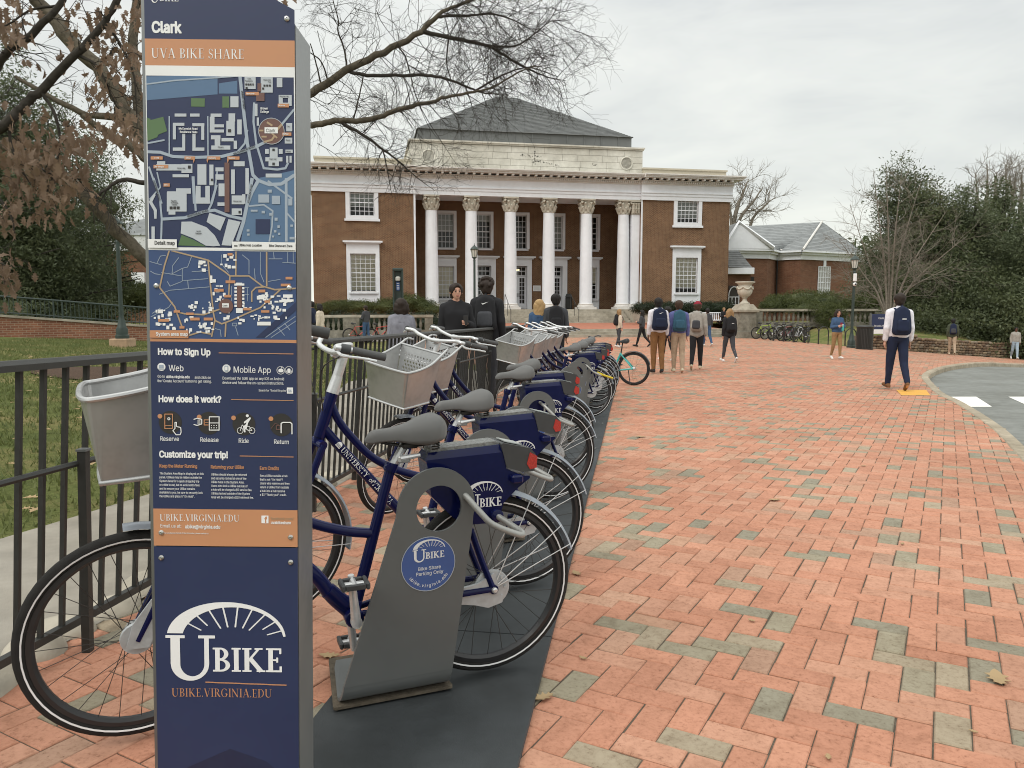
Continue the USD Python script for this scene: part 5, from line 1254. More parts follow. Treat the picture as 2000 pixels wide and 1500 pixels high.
wing_win, porch_win = [], []
for side in (-1, 1):
    u0 = bface(688, 430); u1 = bface(732, 382); l0 = bface(690, 570); l1 = bface(736, 502)
    c = -(u0[0] + u1[0]) / 2 * 1.0
    cl = -(l0[0] + l1[0]) / 2
    cx = 12.05 * side
    wing_win.append((cx - .84, cx + .84, 7.72, 9.58, 'up'))
    wing_win.append((cx - .88, cx + .88, 2.48, 5.12, 'low'))
for side in (-1, 1):
    hs = [(a, b, c, d) for a, b, c, d, _ in wing_win if a * side > 0]
    s0, s1 = sorted((WL * side, WR * side))
    bbuild(wall_with_holes(s0, s1, -.3, CT + .05, hs, WT, .35), 'wall', 'hall_brick')
    # inner return of the wing into the porch and the outer side wall
    mb = MB(); bbox(mb, *sorted((WL * side, (WL + .35) * side)), WT + .353, PT, -.3, CT + .05); bbuild(mb, 'porch_side_wall', 'hall_brick_side')
    mb = MB(); bbox(mb, *sorted(((WR - .35) * side, WR * side)), WT + .353, 21, -.3, CT + .05); bbuild(mb, 'side_wall', 'hall_brick_side')
    mb = MB(); bbox(mb, *sorted((WL * side, (WL + .13) * side)), WT - .03, WT - .003, FL, CT); bbuild(mb, 'corner_strip', 'trim_white')
    # blind interior so that panes do not look through the house
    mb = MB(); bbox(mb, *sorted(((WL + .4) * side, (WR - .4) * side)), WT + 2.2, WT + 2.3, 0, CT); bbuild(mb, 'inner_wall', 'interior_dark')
bays = [2.88 * k for k in (-2, -1, 0, 1, 2)]
holes = []
for k, s in enumerate(bays):
    holes.append((s - .62, s + .62, 5.95, 8.55))
    holes.append((s - .62, s + .62, 2.05, 4.55) if k in (0, 4) else (s - .66, s + .66, FL + .02, 4.62))
bbuild(wall_with_holes(-WL - .2, WL + .2, 0, CT + .3, holes, PT, .35), 'porch_wall', 'hall_brick')
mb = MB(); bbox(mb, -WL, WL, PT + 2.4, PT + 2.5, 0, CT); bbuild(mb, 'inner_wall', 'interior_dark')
mb = MB(); bbox(mb, -WL - .3, WL + .3, -.3, PT, CT + .32, CT + .4); bbuild(mb, 'porch_ceiling', 'trim_white')
mb = MB(); bbox(mb, -WL - .02, WL + .02, -1.0, PT, .2, FL); bbuild(mb, 'porch_floor', 'limestone')

def sash(a, b, c, d, t, cols, rows, name='window', blind=None, parent=None):
    """Glazing of one opening: frame, muntins, glass, blind."""
    w = MB(); f = .055
    bbox(w, a, a + f, t, t + .1, c, d); bbox(w, b - f, b, t, t + .1, c, d); bbox(w, a + f, b - f, t, t + .1, c, c + f); bbox(w, a + f, b - f, t, t + .1, d - f, d)
    par = bbuild(w, name, 'trim_white', parent)
    m = MB(); g = .017
    for k in range(1, cols):
        x = a + f + (b - a - 2 * f) * k / cols; bbox(m, x - g, x + g, t + .03, t + .07, c + f, d - f)
    for k in range(1, rows):
        z = c + f + (d - c - 2 * f) * k / rows; h = g if k != rows // 2 else .035; bbox(m, a + f, b - f, t + .032, t + .068, z - h, z + h)
    bbuild(m, 'muntin', 'trim_white', par)
    gl = MB(); gl.add([(a + f, t + .05, c + f), (b - f, t + .05, c + f), (b - f, t + .05, d - f), (a + f, t + .05, d - f)], [(0, 1, 2), (0, 2, 3)]); bbuild(gl, 'pane', 'window_glass', par)
    if blind:
        bl = MB(); fr, mt = blind; bbox(bl, a + f, b - f, t + .075, t + .095, d - f - (d - c - 2 * f) * fr, d - f); bbuild(bl, 'blind', mt, par)
    return par
def surround(a, b, c, d, t, w=.24, header=True, ears=False, apron=0.0):
    m = MB(); y0, y1 = t - .09, t - .002
    bbox(m, a - w, a, y0, y1, c - apron, d + w); bbox(m, b, b + w, y0, y1, c - apron, d + w); bbox(m, a, b, y0, y1, d, d + w)
    if ears:
        bbox(m, a - w - .1, a - w, y0, y1, d - .12, d + w); bbox(m, b + w, b + w + .1, y0, y1, d - .12, d + w)
        bbox(m, a - w - .1, b + w + .1, y0 - .03, y1 - .01, c - .36, c - .2); bbox(m, a - w, b + w, y0 - .01, y1 - .01, c - .2, c)
    else:
        bbox(m, a - .12, b + .12, y0 - .08, y0, c - .14, c - .02)
        if apron:
            bbox(m, a, b, y0 + .03, y1, c - apron, c - .14)
    bbox(m, a - .06, a, t - .04, t + .06, c, d); bbox(m, b, b + .06, t - .04, t + .06, c, d)
    if header:
        bbox(m, a - w, b + w, y0 + .01, y1, d + w, d + w + .42); bbox(m, a - w - .12, b + w + .12, y0 - .08, y1, d + w + .42, d + w + .50); bbox(m, a - w - .22, b + w + .22, y0 - .2, y1, d + w + .50, d + w + .62)
    return bbuild(m, 'surround', 'trim_white')
for a, b, c, d, kind in wing_win:
    if kind == 'up':
        surround(a, b, c, d, WT, .28, False, True); sash(a, b, c, d, WT + .08, 5, 6, blind=(.62 if a < 0 else .8, 'blind_grey'))
    else:
        surround(a, b, c, d, WT, .26, True, False, .95); sash(a, b, c, d, WT + .08, 5, 8, blind=(.97 if a < 0 else .86, 'blind_cream'))
for k, s in enumerate(bays):
    a, b = s - .62, s + .62
    surround(a, b, 5.95, 8.55, PT, .22, False); sash(a, b, 5.95, 8.55, PT + .08, 4, 6, blind=[(.5, 'blind_grey'), (.2, 'blind_grey'), None, (.95, 'blind_grey'), None][k])
    if k in (0, 4):
        surround(a, b, 2.05, 4.55, PT, .2, True, False, .8); sash(a, b, 2.05, 4.55, PT + .08, 4, 7, blind=(.95 if k == 0 else .5, 'blind_cream'))
    else:
        a, b = s - .66, s + .66
        m = MB(); y0, y1 = PT - .14, PT - .002
        bbox(m, a - .36, a, y0, y1, FL, 4.62); bbox(m, b, b + .36, y0, y1, FL, 4.62); bbox(m, a - .36, b + .36, y0, y1, 4.62, 5.15); bbox(m, a - .5, b + .5, y0 - .1, y1, 5.15, 5.24); bbox(m, a - .62, b + .62, y0 - .24, y1, 5.24, 5.36)
        bbox(m, a, a + .02, PT - .1, PT + .5, FL, 4.62); bbox(m, b - .02, b, PT - .1, PT + .5, FL, 4.62)
        bbuild(m, 'door_surround', 'trim_white')
        sash(a + .02, b - .02, 3.86, 4.60, PT + .38, 4, 2, 'transom_window')
        for j in (0, 1):
            da = a + .02 + j * .645; db = da + .64
            st_ = MB(); t0 = PT + .40; f = .12
            bbox(st_, da, da + f, t0, t0 + .06, FL + .03, 3.84); bbox(st_, db - f, db, t0, t0 + .06, FL + .03, 3.84); bbox(st_, da + f, db - f, t0, t0 + .06, FL + .03, FL + .45); bbox(st_, da + f, db - f, t0, t0 + .06, 3.70, 3.84)
            for q in range(1, 6):
                z = FL + .45 + (3.70 - FL - .45) * q / 6; bbox(st_, da + f, db - f, t0 + .015, t0 + .045, z - .018, z + .018)
            bbox(st_, (da + db) / 2 - .018, (da + db) / 2 + .018, t0 + .014, t0 + .046, FL + .45, 3.70)
            dr = bbuild(st_, 'door', 'trim_white')
            gl = MB(); gl.add([(da + f, t0 + .03, FL + .45), (db - f, t0 + .03, FL + .45), (db - f, t0 + .03, 3.7), (da + f, t0 + .03, 3.7)], [(0, 1, 2), (0, 2, 3)]); bbuild(gl, 'pane', 'window_glass', dr)
            hd = MB(); bbox(hd, db - .09 if j == 0 else da + .05, db - .05 if j == 0 else da + .09, t0 - .05, t0 - .002, 2.2, 2.5); bbuild(hd, 'handle', 'spoke_black', dr)
        if k == 2:
            m = MB(); bbox(m, s - .35, s + .35, PT + 1.6, PT + 2.0, 4.35, 4.43); bbuild(m, 'ceiling_lamp', 'lamp_glow')
m = MB(); bbox(m, 1.14, 1.76, PT - .05, PT - .003, 2.66, 3.10); pq = bbuild(m, 'notice_board', 'sign_white')
m = MB()
for q in range(4): bbox(m, 1.22, 1.68, PT - .054, PT - .05, 2.74 + q * .08, 2.765 + q * .08)
bbuild(m, 'notice_line', 'blind_grey', pq)

# columns: base, shaft with swelling, leafy capital
def column(s, half=False):
    c = np.array([s, 0.0, 0.0])
    col = MB()
    z0, z1 = FL, CT
    prof = [(.50, z0 + .42)]
    for k in range(9):
        q = k / 8; prof.append((.475 - .075 * q ** 1.7, z0 + .45 + (z1 - 1.06 - z0 - .45) * q))
    col.lathe(prof, c, 28)
    sh = bbuild(col, 'column', 'trim_white', smooth=40)
    b = MB(); bbox(b, s - .66, s + .66, -.66, .66, z0, z0 + .16)
    b.lathe([(.64, z0 + .161), (.66, z0 + .20), (.64, z0 + .26), (.56, z0 + .28), (.54, z0 + .32), (.58, z0 + .36), (.57, z0 + .40), (.50, z0 + .42)], c, 28)
    bbuild(b, 'base', 'trim_cream', sh, smooth=40)
    cp = MB(); zc = z1 - 1.06
    cp.lathe([(.40, zc), (.44, zc + .03), (.44, zc + .08), (.40, zc + .11), (.40, zc + .5), (.47, zc + .86), (.50, zc + .93)], c, 20)
    for tier, (zb, zt, ro, n, off) in enumerate(((zc + .10, zc + .46, .17, 8, 0), (zc + .30, zc + .74, .19, 8, .5))):
        for k in range(n):
            a = 2 * PI * (k + off) / n
            pts = []
            for q, (rr_, zz) in enumerate(((.41, zb), (.45, zb + (zt - zb) * .55), (.52, zt), (.41 + ro, zt - .02), (.41 + ro - .01, zt - .09))):
                pts.append((s + rr_ * math.cos(a), rr_ * math.sin(a), zz))
            cp.tube(smooth_line(pts, 2), [.085, .10, .115, .11, .10, .09, .07, .05, .03][:len(smooth_line(pts, 2))], 6)
    for k in range(4):
        a = PI / 4 + k * PI / 2
        for da in (-.22, .22):
            pts = [(s + .42 * math.cos(a + da), .42 * math.sin(a + da), zc + .62), (s + .56 * math.cos(a + da * .6), .56 * math.sin(a + da * .6), zc + .84), (s + .68 * math.cos(a + da * .3), .68 * math.sin(a + da * .3), zc + .86), (s + .70 * math.cos(a + da * .3), .70 * math.sin(a + da * .3), zc + .76), (s + .63 * math.cos(a + da * .3), .63 * math.sin(a + da * .3), zc + .75)]
            cp.tube(pts, [.04, .05, .055, .05, .03], 6)
    ab = []
    for k in range(4):
        a = PI / 4 + k * PI / 2
        for q in range(5):
            bb = a - PI / 4 + PI / 2 * (q + .5) / 5; rr_ = .56 + .20 * abs(math.cos(2 * (bb)) if False else math.sin(2 * bb)) ** 3
            ab.append((s + rr_ * math.cos(bb), rr_ * math.sin(bb)))
    cp.prism(Polygon([(x, y) for x, y in ab]).buffer(0), .12, lambda v: v + np.array([0, 0, zc + .935]))
    bbuild(cp, 'capital', 'capital_stone', sh, smooth=50)
for k in range(6):
    column(2.88 * (k - 2.5))
for side in (1,):          # square pilaster at the end of the porch
    m = MB(); bbox(m, *sorted(((WL - .02) * side, (WL - .62) * side)), -.42, .42, FL + .4, CT - 1.06); sh = bbuild(m, 'pilaster', 'trim_white')
    m = MB(); bbox(m, *sorted(((WL - .01) * side, (WL - .78) * side)), -.52, .52, FL, FL + .4); bbuild(m, 'base', 'trim_cream', sh)
    m = MB(); bbox(m, *sorted(((WL - .01) * side, (WL - .64) * side)), -.46, .46, CT - 1.05, CT - .16); bbox(m, *sorted(((WL - .008) * side, (WL - .76) * side)), -.58, .58, CT - .155, CT - .005)
    for j in range(3):
        for tier in (0, 1):
            x = (WL - .14 - .2 * j) * side; m.tube([(x, -.46, CT - .95 + .36 * tier), (x, -.56, CT - .62 + .36 * tier), (x, -.66, CT - .66 + .36 * tier)], [.09, .10, .05], 6)
    bbuild(m, 'capital', 'capital_stone', sh)

# entablature: architrave, frieze, dentils, blocks, cornice
def entab(s0, s1, t, ends=()):
    m = MB(); b = 3.0
    bbox(m, s0, s1, t, t + b, CT, CT + .30); bbox(m, s0, s1, t - .04, t + b, CT + .30, CT + .50); bbox(m, s0, s1, t - .09, t + b, CT + .50, CT + .58); bbox(m, s0, s1, t - .01, t + b, CT + .58, CT + 1.12)
    bbuild(m, 'entablature', 'trim_white')
    m = MB(); bbox(m, s0, s1, t - .07, t + b, CT + 1.12, CT + 1.20); bbox(m, s0, s1, t - .12, t + b, CT + 1.20, CT + 1.36)
    x = s0 + .05
    while x < s1 - .05:
        bbox(m, x, x + .09, t - .20, t - .121, CT + 1.22, CT + 1.345); x += .155
    bbox(m, s0, s1, t - .26, t + b, CT + 1.36, CT + 1.42)
    bbuild(m, 'dentil_course', 'trim_cream')
    m = MB(); x = s0 + .12
    while x < s1 - .1:
        bbox(m, x, x + .17, t - .62, t - .261, CT + 1.42, CT + 1.555); bbuild(m, 'cornice_block', 'trim_cream'); m = MB(); x += .56
    e = .58
    m = MB(); bbox(m, s0 - (e if -1 in ends else 0), s1 + (e if 1 in ends else 0), t - .70, t + b, CT + 1.555, CT + 1.66); bbox(m, s0 - (e + .06 if -1 in ends else 0), s1 + (e + .06 if 1 in ends else 0), t - .78, t + b, CT + 1.66, CT + 1.74); bbox(m, s0 - (e + .12 if -1 in ends else 0), s1 + (e + .12 if 1 in ends else 0), t - .84, t + b, CT + 1.74, EN)
    bbuild(m, 'cornice', 'trim_cream')
entab(-WL + .005, WL - .005, -.45)
entab(WL, WR + .15, WT - .12, (1,)); entab(-WR - .15, -WL, WT - .12, (-1,))
for side in (-1, 1):
    m = MB(); bbox(m, *sorted((WR * side, (WR + .15) * side)), WT + 2.9, 21.1, CT, CT + 1.12); bbox(m, *sorted(((WR - .2) * side, (WR + .75) * side)), WT + 2.9, 21.4, CT + 1.555, EN); bbuild(m, 'side_entablature', 'trim_white')
    m = MB(); bbox(m, *sorted(((WL + .25) * side, (WR - .25) * side)), WT + .25, 20, EN, 11.62); bbox(m, *sorted(((WL + .2) * side, (WR - .17) * side)), WT + .17, 20.1, 11.62, 11.74); bbuild(m, 'parapet', 'parapet_tan')
# stone attic with recessed joints, roundels, coping
at0, at1 = -8.62, 8.62
att = MB(); bbox(att, at0 + .01, at1 - .01, .02, 20, EN, AT - .2); ap = bbuild(att, 'attic_core', 'weathered_stone')
rows_ = np.linspace(EN + .002, AT - .22, 5)
rr_ = random.Random(11); n_st = 0
for k in range(4):
    x = at0
    while x < at1 - .05:
        w = rr_.uniform(1.1, 2.1); x1 = min(x + w, at1)
        if at1 - x1 < .6: x1 = at1
        m = MB(); d = rr_.uniform(0, .012)
        m.box((x + .008, -.05 - d, rows_[k] + .008), (x1 - .008, .019, rows_[k + 1] - .008), .01); bbuild(m, 'attic_stone', 'marble_white', ap)
        x = x1
m = MB(); bbox(m, at0 - .06, at1 + .06, -.14, 20.1, AT - .2, AT - .1); bbox(m, at0 - .12, at1 + .12, -.22, 20.2, AT - .1, AT); bbuild(m, 'attic_coping', 'marble_white')
for side in (-1, 1):
    m = MB(); bbox(m, *sorted(((8.61) * side, 8.63 * side)), .03, 20, EN, AT - .2); bbuild(m, 'attic_side', 'marble_white')
    c = (7.35 * side, -.064, (EN + AT) / 2 - .12)
    m = MB(); m.lathe([(.44, .0), (.50, .03), (.44, .06), (.40, .0)], (0, 0, 0), 28, 'z').map(lambda v: np.column_stack([c[0] + v[:, 0], c[1] - v[:, 2], c[2] + v[:, 1]])); bbuild(m, 'roundel', 'marble_white', smooth=40)
lt = 'THAT THOSE ALONE MAY BE SERVANTS OF THE LAW|WHO LABOR WITH LEARNING COURAGE AND|DEVOTION TO PRESERVE LIBERTY AND PROMOTE JUSTICE'
# weathered dark staining at the centre of the attic: lichen growing along the joints
m = MB(); r5 = random.Random(5)
for (x0, z0, x1, z1, n) in ((.35, 13.0, .35, 11.75, 26), (-.7, 12.35, .9, 12.28, 26), (.3, 12.0, 1.7, 11.8, 22), (.1, 11.9, .7, 12.0, 14), (1.9, 11.75, 2.3, 11.7, 8), (4.6, 11.9, 5.2, 11.85, 8)):
    for _ in range(n):
        q = r5.random(); x, z = x0 + (x1 - x0) * q + r5.gauss(0, .035), z0 + (z1 - z0) * q + r5.gauss(0, .035); r_ = r5.uniform(.015, .05)
        a = np.sort(np.array([r5.uniform(0, 2 * PI) for _ in range(6)])); rad = r_ * np.array([r5.uniform(.5, 1.2) for _ in range(6)])
        m.add([(x, -.066, z)] + [(x + rad[k] * math.cos(a[k]), -.0655, z + rad[k] * math.sin(a[k]) * 1.4) for k in range(6)], [(0, k + 1, (k + 1) % 6 + 1) for k in range(6)])
plain('lichen_black', (0.05, 0.048, 0.04), 0.95); bbuild(m, 'lichen', 'lichen_black', ap, kind='stuff')
# roof
r0, r1 = -8.0, 8.0
m = MB(); bbox(m, r0, r1, .75, 19.6, AT + .001, 14.12)
bbuild(m, 'roof_curb', 'lead_grey')
for k in range(12):
    x = r0 + .4 + k * 1.32; m = MB(); bbox(m, x, x + .05, .70, .749, AT + .05, 14.1); bbuild(m, 'curb_seam', 'slate')
ap0, ap1 = (-.8, 9.6, 18.95), (.8, 9.6, 18.95)
m = MB(); n = 46
q00, q10, q11, q01 = np.array((r0 - .1, .62, 14.1)), np.array((r1 + .1, .62, 14.1)), np.array((r1 + .1, 19.7, 14.1)), np.array((r0 - .1, 19.7, 14.1))
A_, Bq = np.array(ap0), np.array(ap1)
for (pa, pb, ta, tb) in ((q00, q10, A_, Bq), (q10, q11, Bq, Bq), (q11, q01, Bq, A_), (q01, q00, A_, A_)):
    nn = np.cross(pb - pa, ta - pa); nn /= np.linalg.norm(nn)
    for k in range(n):         # slates laid in courses that overlap like steps
        f0, f1 = k / n, (k + 1) / n
        a0, b0 = pa + (ta - pa) * f0, pb + (tb - pb) * f0; a1, b1 = pa + (ta - pa) * f1, pb + (tb - pb) * f1
        lift = nn * .035
        m.add([a0 + lift, b0 + lift, b1 + nn * .004, a1 + nn * .004, a0, b0], [(0, 1, 2), (0, 2, 3), (4, 5, 1), (4, 1, 0)])
bbuild(m, 'roof', 'slate', kind='stuff')
# steps up to the porch, with stone cheek blocks and iron handrails
st = thing('porch_steps', 'broad stone steps leading up to the columned porch of the brick hall', 'steps')
for k in range(6):
    m = MB(); z1_ = FL - .003 - .155 * k; bbox(m, -6.9, 6.9, -1.02 - .36 * (k + 1), -1.02 - .36 * k - .004, .1, z1_ - .155 + .003)
    m.map(Bp).build('step', 'limestone', st, False)
for side in (-1, 1):
    m = MB(); s0, s1 = sorted((6.95 * side, 8.9 * side)); bbox(m, s0, s1, -3.2, -1.03, .05, FL - .02); m.map(Bp).build('cheek_block', 'limestone', st, False)
for s in (-2.0, 2.9):
    m = MB(); m.tube(smooth_line([(s, -3.2, .35), (s, -3.2, 1.15), (s, -3.0, 1.25), (s, -1.2, 2.2), (s, -.9, 2.25), (s, -.9, 1.3)], 3), .022, 6); m.tube([(s, -2.0, .7), (s, -2.0, 1.78)], .02, 6)
    m.map(Bp).build('handrail', 'black_iron', st, 40)
# brick terrace with its own low steps down to the plaza
def Tq(v):
    v = np.asarray(v, float); o = np.array([4.0, 45.0]); return np.column_stack([o[0] + v[:, 0] * BU[0] + v[:, 1] * BWV[0], o[1] + v[:, 0] * BU[1] + v[:, 1] * BWV[1], v[:, 2]])
def terrace_mat():
    n, l, s = _defs['hall_brick'](); 
    return {'g': ('geometry', {}), 'map': ('mapping', {'rotation': (0, 0, -math.radians(10.7))}), 'bt': ('brick_texture', {'scale': 1.0, 'color1': (0.42, 0.15, 0.085), 'color2': (0.34, 0.12, 0.07), 'mortar': (0.22, 0.14, 0.1), 'mortar_size': .006, 'brick_width': .22, 'row_height': .11}), 'p': ('principled_bsdf', {'roughness': .9})}, [('g.position', 'map.vector'), ('map.vector', 'bt.vector'), ('bt.color', 'p.base_color')], 'p.BSDF'
_defs['terrace_brick'] = terrace_mat
terr = UsdGeom.Xform.Define(stage, '/World/terrace'); tag(terr, 'raised red brick terrace in front of the hall with three low stone steps', None, kind='structure')
m = MB(); m.hexa([(-26, 1.08, -.6), (9.3, 1.08, -.6), (9.3, 14, -.6), (-26, 14, -.6), (-26, 1.08, .085), (9.3, 1.08, .085), (9.3, 10.2, .30), (-26, 10.2, .30)]); m.map(Tq).build('terrace_paving', 'terrace_brick', terr, False)
for k in range(3):
    m = MB(); bbox(m, -14, 9.25, .36 * k, .36 * (k + 1) + (-.004 if k < 2 else -.002), -.6, -.37 + .152 * (k + 1)); m.map(Tq).build('step', 'limestone', terr, False)

# ---------------------------------------------------------------- balustrades, urn, side buildings
baluster_prof = [(.07, 0), (.07, .04), (.05, .06), (.055, .10), (.085, .20), (.09, .27), (.065, .40), (.045, .50), (.045, .54), (.065, .56), (.065, .62)]
def balustrade(name, label, p0, p1, zb, npier=3, h=1.0, gap=.30, plinth=.5):
    t = thing(name, label, 'balustrade')
    p0, p1 = np.array(p0, float), np.array(p1, float); L_ = np.linalg.norm(p1 - p0); d = (p1 - p0) / L_; n = np.array([d[1], -d[0]])
    F = lambda v: np.column_stack([p0[0] + v[:, 0] * d[0] - v[:, 1] * n[0], p0[1] + v[:, 0] * d[1] - v[:, 1] * n[1], zb + v[:, 2]])
    bb = lambda a, b, c, e, z0, z1: bbox(MB(), a, b, c, e, z0, z1)
    bb(0, L_, -.2, .2, -1.6, plinth * .36).map(F).build('plinth', 'weathered_stone', t, False)
    z0 = plinth * .36
    bb(0, L_, -.17, .17, z0 + .63, z0 + .66).map(F).build('rail_moulding', 'weathered_stone', t, False)
    bb(-.02, L_ + .02, -.21, .21, z0 + .6605, z0 + .79).map(F).build('top_rail', 'limestone', t, False)
    pos = np.linspace(0, L_, npier)
    for x in pos:
        w = .42; a, b = max(0, x - w), min(L_, x + w); bb(a, b, -.19, .19, z0, z0 + .63).map(F).build('pier', 'weathered_stone', t, False)
    for a, b in zip(pos[:-1], pos[1:]):
        nbal = max(1, int((b - a - 1.0) / gap))
        for k in range(nbal):
            x = a + .5 + (b - a - 1.0) * (k + .5) / nbal
            MB().lathe(baluster_prof, (x, 0, z0), 8).map(F).build('baluster', 'weathered_stone', t, 40)
    return t
balustrade('balustrade', 'weathered stone balustrade running right from the urn behind the bike rack', (14.25, 45.3), (26.2, 47.3), .32, 4)
balustrade('balustrade', 'weathered stone balustrade left of the steps, in front of the yew bushes', (-12.5, 39.2), (-4.2, 40.8), .02, 3, gap=.25)
ped = thing('urn_pedestal', 'tall stone pedestal that carries the carved urn beside the bicycle rack', 'pedestal', (13.55, 45.0, -.45), math.radians(10.7))
MB().box((-.62, -.62, 0), (.62, .62, .45), .03).build('plinth', 'weathered_stone', ped, False)
MB().box((-.52, -.52, .451), (.52, .52, 1.55), .02).build('shaft', 'weathered_stone', ped, False)
MB().box((-.64, -.64, 1.551), (.64, .64, 1.72), .03).hexa([(-.56, -.56, 1.721), (.56, -.56, 1.721), (.56, .56, 1.721), (-.56, .56, 1.721), (-.36, -.36, 2.02), (.36, -.36, 2.02), (.36, .36, 2.02), (-.36, .36, 2.02)]).build('cap', 'limestone', ped, False)
urn = thing('stone_urn', 'carved pale stone urn with garlands standing on the pedestal', 'urn', (13.55, 45.0, 1.572), 0)
MB().lathe([(.30, 0), (.30, .06), (.20, .10), (.12, .22), (.11, .32), (.18, .36), (.16, .40), (.30, .48), (.40, .62), (.43, .78), (.40, .98), (.38, 1.10), (.44, 1.18), (.56, 1.24), (.56, 1.29), (.48, 1.30), (.42, 1.22), (0, 1.15)], n=24).build('bowl', 'capital_stone', urn, 40)
g = MB()
for k in range(6):
    a0 = k * PI / 3
    pts = [((.425 + .02) * math.cos(a0 + q * PI / 3), (.425 + .02) * math.sin(a0 + q * PI / 3), 1.02 - .16 * math.sin(PI * q)) for q in np.linspace(0, 1, 7)]
    g.tube(pts, .045, 6)
g.build('garland', 'capital_stone', urn, 50)

def slab_roof(m, base, top, n, lift=.03):
    for i in range(len(base)):
        pa, pb = np.array(base[i], float), np.array(base[(i + 1) % len(base)], float); ta, tb = np.array(top[i], float), np.array(top[(i + 1) % len(top)], float)
        nn = np.cross(pb - pa, (ta + tb) / 2 - pa); nn /= np.linalg.norm(nn) + 1e-9
        for k in range(n):
            f0, f1 = k / n, (k + 1) / n
            a0, b0 = pa + (ta - pa) * f0, pb + (tb - pb) * f0; a1, b1 = pa + (ta - pa) * f1, pb + (tb - pb) * f1
            m.add([a0 + nn * lift, b0 + nn * lift, b1 + nn * .004, a1 + nn * .004, a0, b0], [(0, 1, 2), (0, 2, 3), (4, 5, 1), (4, 1, 0)])
def strip_wall(mb, pts, z0, z1, th=.3):
    """A wall that follows plan points, outer face along the points."""
    for a, b in zip(pts[:-1], pts[1:]):
        a, b = np.array(a, float), np.array(b, float); d = (b - a) / np.linalg.norm(b - a); n = np.array([-d[1], d[0]]) * th
        q = [a, b, b + n, a + n]
        mb.hexa([(*p, z0) for p in q] + [(*p, z1) for p in q])
    return mb
annex = UsdGeom.Xform.Define(stage, numbered('/World/brick_annex')); tag(annex, 'low brick annex with slate hipped roof and white gable, right of the columned hall', 'building')
ax = lambda px, Y: (px - 1000) / 1500.0 * Y
pl = [(ax(1405, 66), 66), (ax(1494, 67), 67), (ax(1510, 69.5), 69.5), (ax(1557, 68), 68), (ax(1672, 72), 72), (ax(1700, 82), 82)]
brickwall('annex_brick', (1, 0), (0.185, 0.088, 0.052), (0.14, 0.062, 0.038), (0.19, 0.14, 0.10))
EV = 5.55
def pier_wall(a, b, z0, z1, name):
    m = MB(); strip_wall(m, [a, b], z0, z1); m.build(name, 'annex_brick', annex, False)
for a, b in zip(pl[:-1], pl[1:]):
    pier_wall(a, b, -1.2, EV, 'wall')
for zz0, zz1, o in ((EV, EV + .42, .12), (EV + .42, EV + .62, .32), (EV + .62, EV + .78, .55)):
    m = MB()
    for a, b in zip(pl[:-1], pl[1:]):
        a, b = np.array(a), np.array(b); d = (b - a) / np.linalg.norm(b - a); n = np.array([-d[1], d[0]])
        q = [a - n * o - d * o * .5, b - n * o + d * o * .5, b + n * .4, a + n * .4]; m.hexa([(*p, zz0 + .001) for p in q] + [(*p, zz1) for p in q])
    m.build('cornice', 'trim_white', annex, False)
m = MB(); zr = EV + .79
P_ = [np.array((*p, zr)) for p in pl]
o = lambda p, dy=-.55: np.array((p[0], p[1] + dy, p[2]))
apx = np.array((ax(1596, 76), 76.0, 9.65)); ridge = np.array((ax(1452, 70), 70.0, 9.05)); 
gl_, gr_ = np.array((ax(1404, 66), 65.4, zr)), np.array((ax(1500, 67), 66.4, zr)); gt = np.array((ax(1434, 66.2), 66.0, 8.55)); back = np.array((ax(1440, 80), 80, 8.8))
slab_roof(m, [o(P_[3]), o(P_[4]), P_[5]], [apx, apx, apx], 22); slab_roof(m, [o(P_[2]), o(P_[3])], [apx, apx], 22); slab_roof(m, [gr_, o(P_[2])], [gt + (1.0, 7, .3), apx], 16)
m.add([gr_, gt, gt + (0, 9, 0), np.array((gr_[0] + .5, 76, zr)), gl_, gl_ + (0, 10, 0), apx], [(0, 3, 2), (0, 2, 1), (4, 1, 2), (4, 2, 5), (2, 3, 6)])
m.add([np.array((ax(1405, 66), 75, EV + 1)), np.array((ax(1540, 68), 72, EV + 1)), apx], [(0, 1, 2)])
m.build('roof', 'slate_light', annex, False, kind='stuff')
for a_, b_ in ((o(P_[3]), apx), (o(P_[2]) + (.3, 0, 0), gt + (1.0, 7, .3))):
    MB().tube([a_ + (0, -.03, .05), b_ + (0, -.03, .06)], .10, 6).build('ridge_flashing', 'trim_cream', annex, False)
MB().hexa([gl_ + (0, .05, 0), gr_ + (0, .05, 0), gr_ + (0, .3, 0), gl_ + (0, .3, 0), gt + (-.1, -.15, -.25), gt + (.1, -.15, -.25), gt + (.1, .1, -.25), gt + (-.1, .1, -.25)]).build('gable', 'trim_white', annex, False)
MB().tube([gl_ + (0, -.1, .1), gt + (0, -.1, 0), gr_ + (0, -.1, .1)], .17, 4).build('gable_moulding', 'trim_white', annex, False)
tw = MB(); a, b = np.array(pl[3]), np.array(pl[4]); d = (b - a) / np.linalg.norm(b - a); n = np.array([d[1], -d[0]])
def wall_rect(p, d, n, s0, s1, z0, z1, out=.02, th=.04):
    q0 = np.array(p) + d * s0 + n * out; q1 = np.array(p) + d * s1 + n * out
    return [(*q0, z0), (*q1, z0), (*(q1 - n * th), z0), (*(q0 - n * th), z0), (*q0, z1), (*q1, z1), (*(q1 - n * th), z1), (*(q0 - n * th), z1)]
wf = MB().hexa(wall_rect(a, d, n, 2.35, 3.95, 1.2, 5.0, .05)).build('window', 'blind_grey', annex, False)
m = MB()
for k in range(6): m.hexa(wall_rect(a, d, n, 2.35 + k * .32 - .025, 2.35 + k * .32 + .025, 1.2, 5.0, .08, .028))
for k in range(9): m.hexa(wall_rect(a, d, n, 2.32, 3.98, 1.2 + k * .475 - .025, 1.2 + k * .475 + .025, .082, .03))
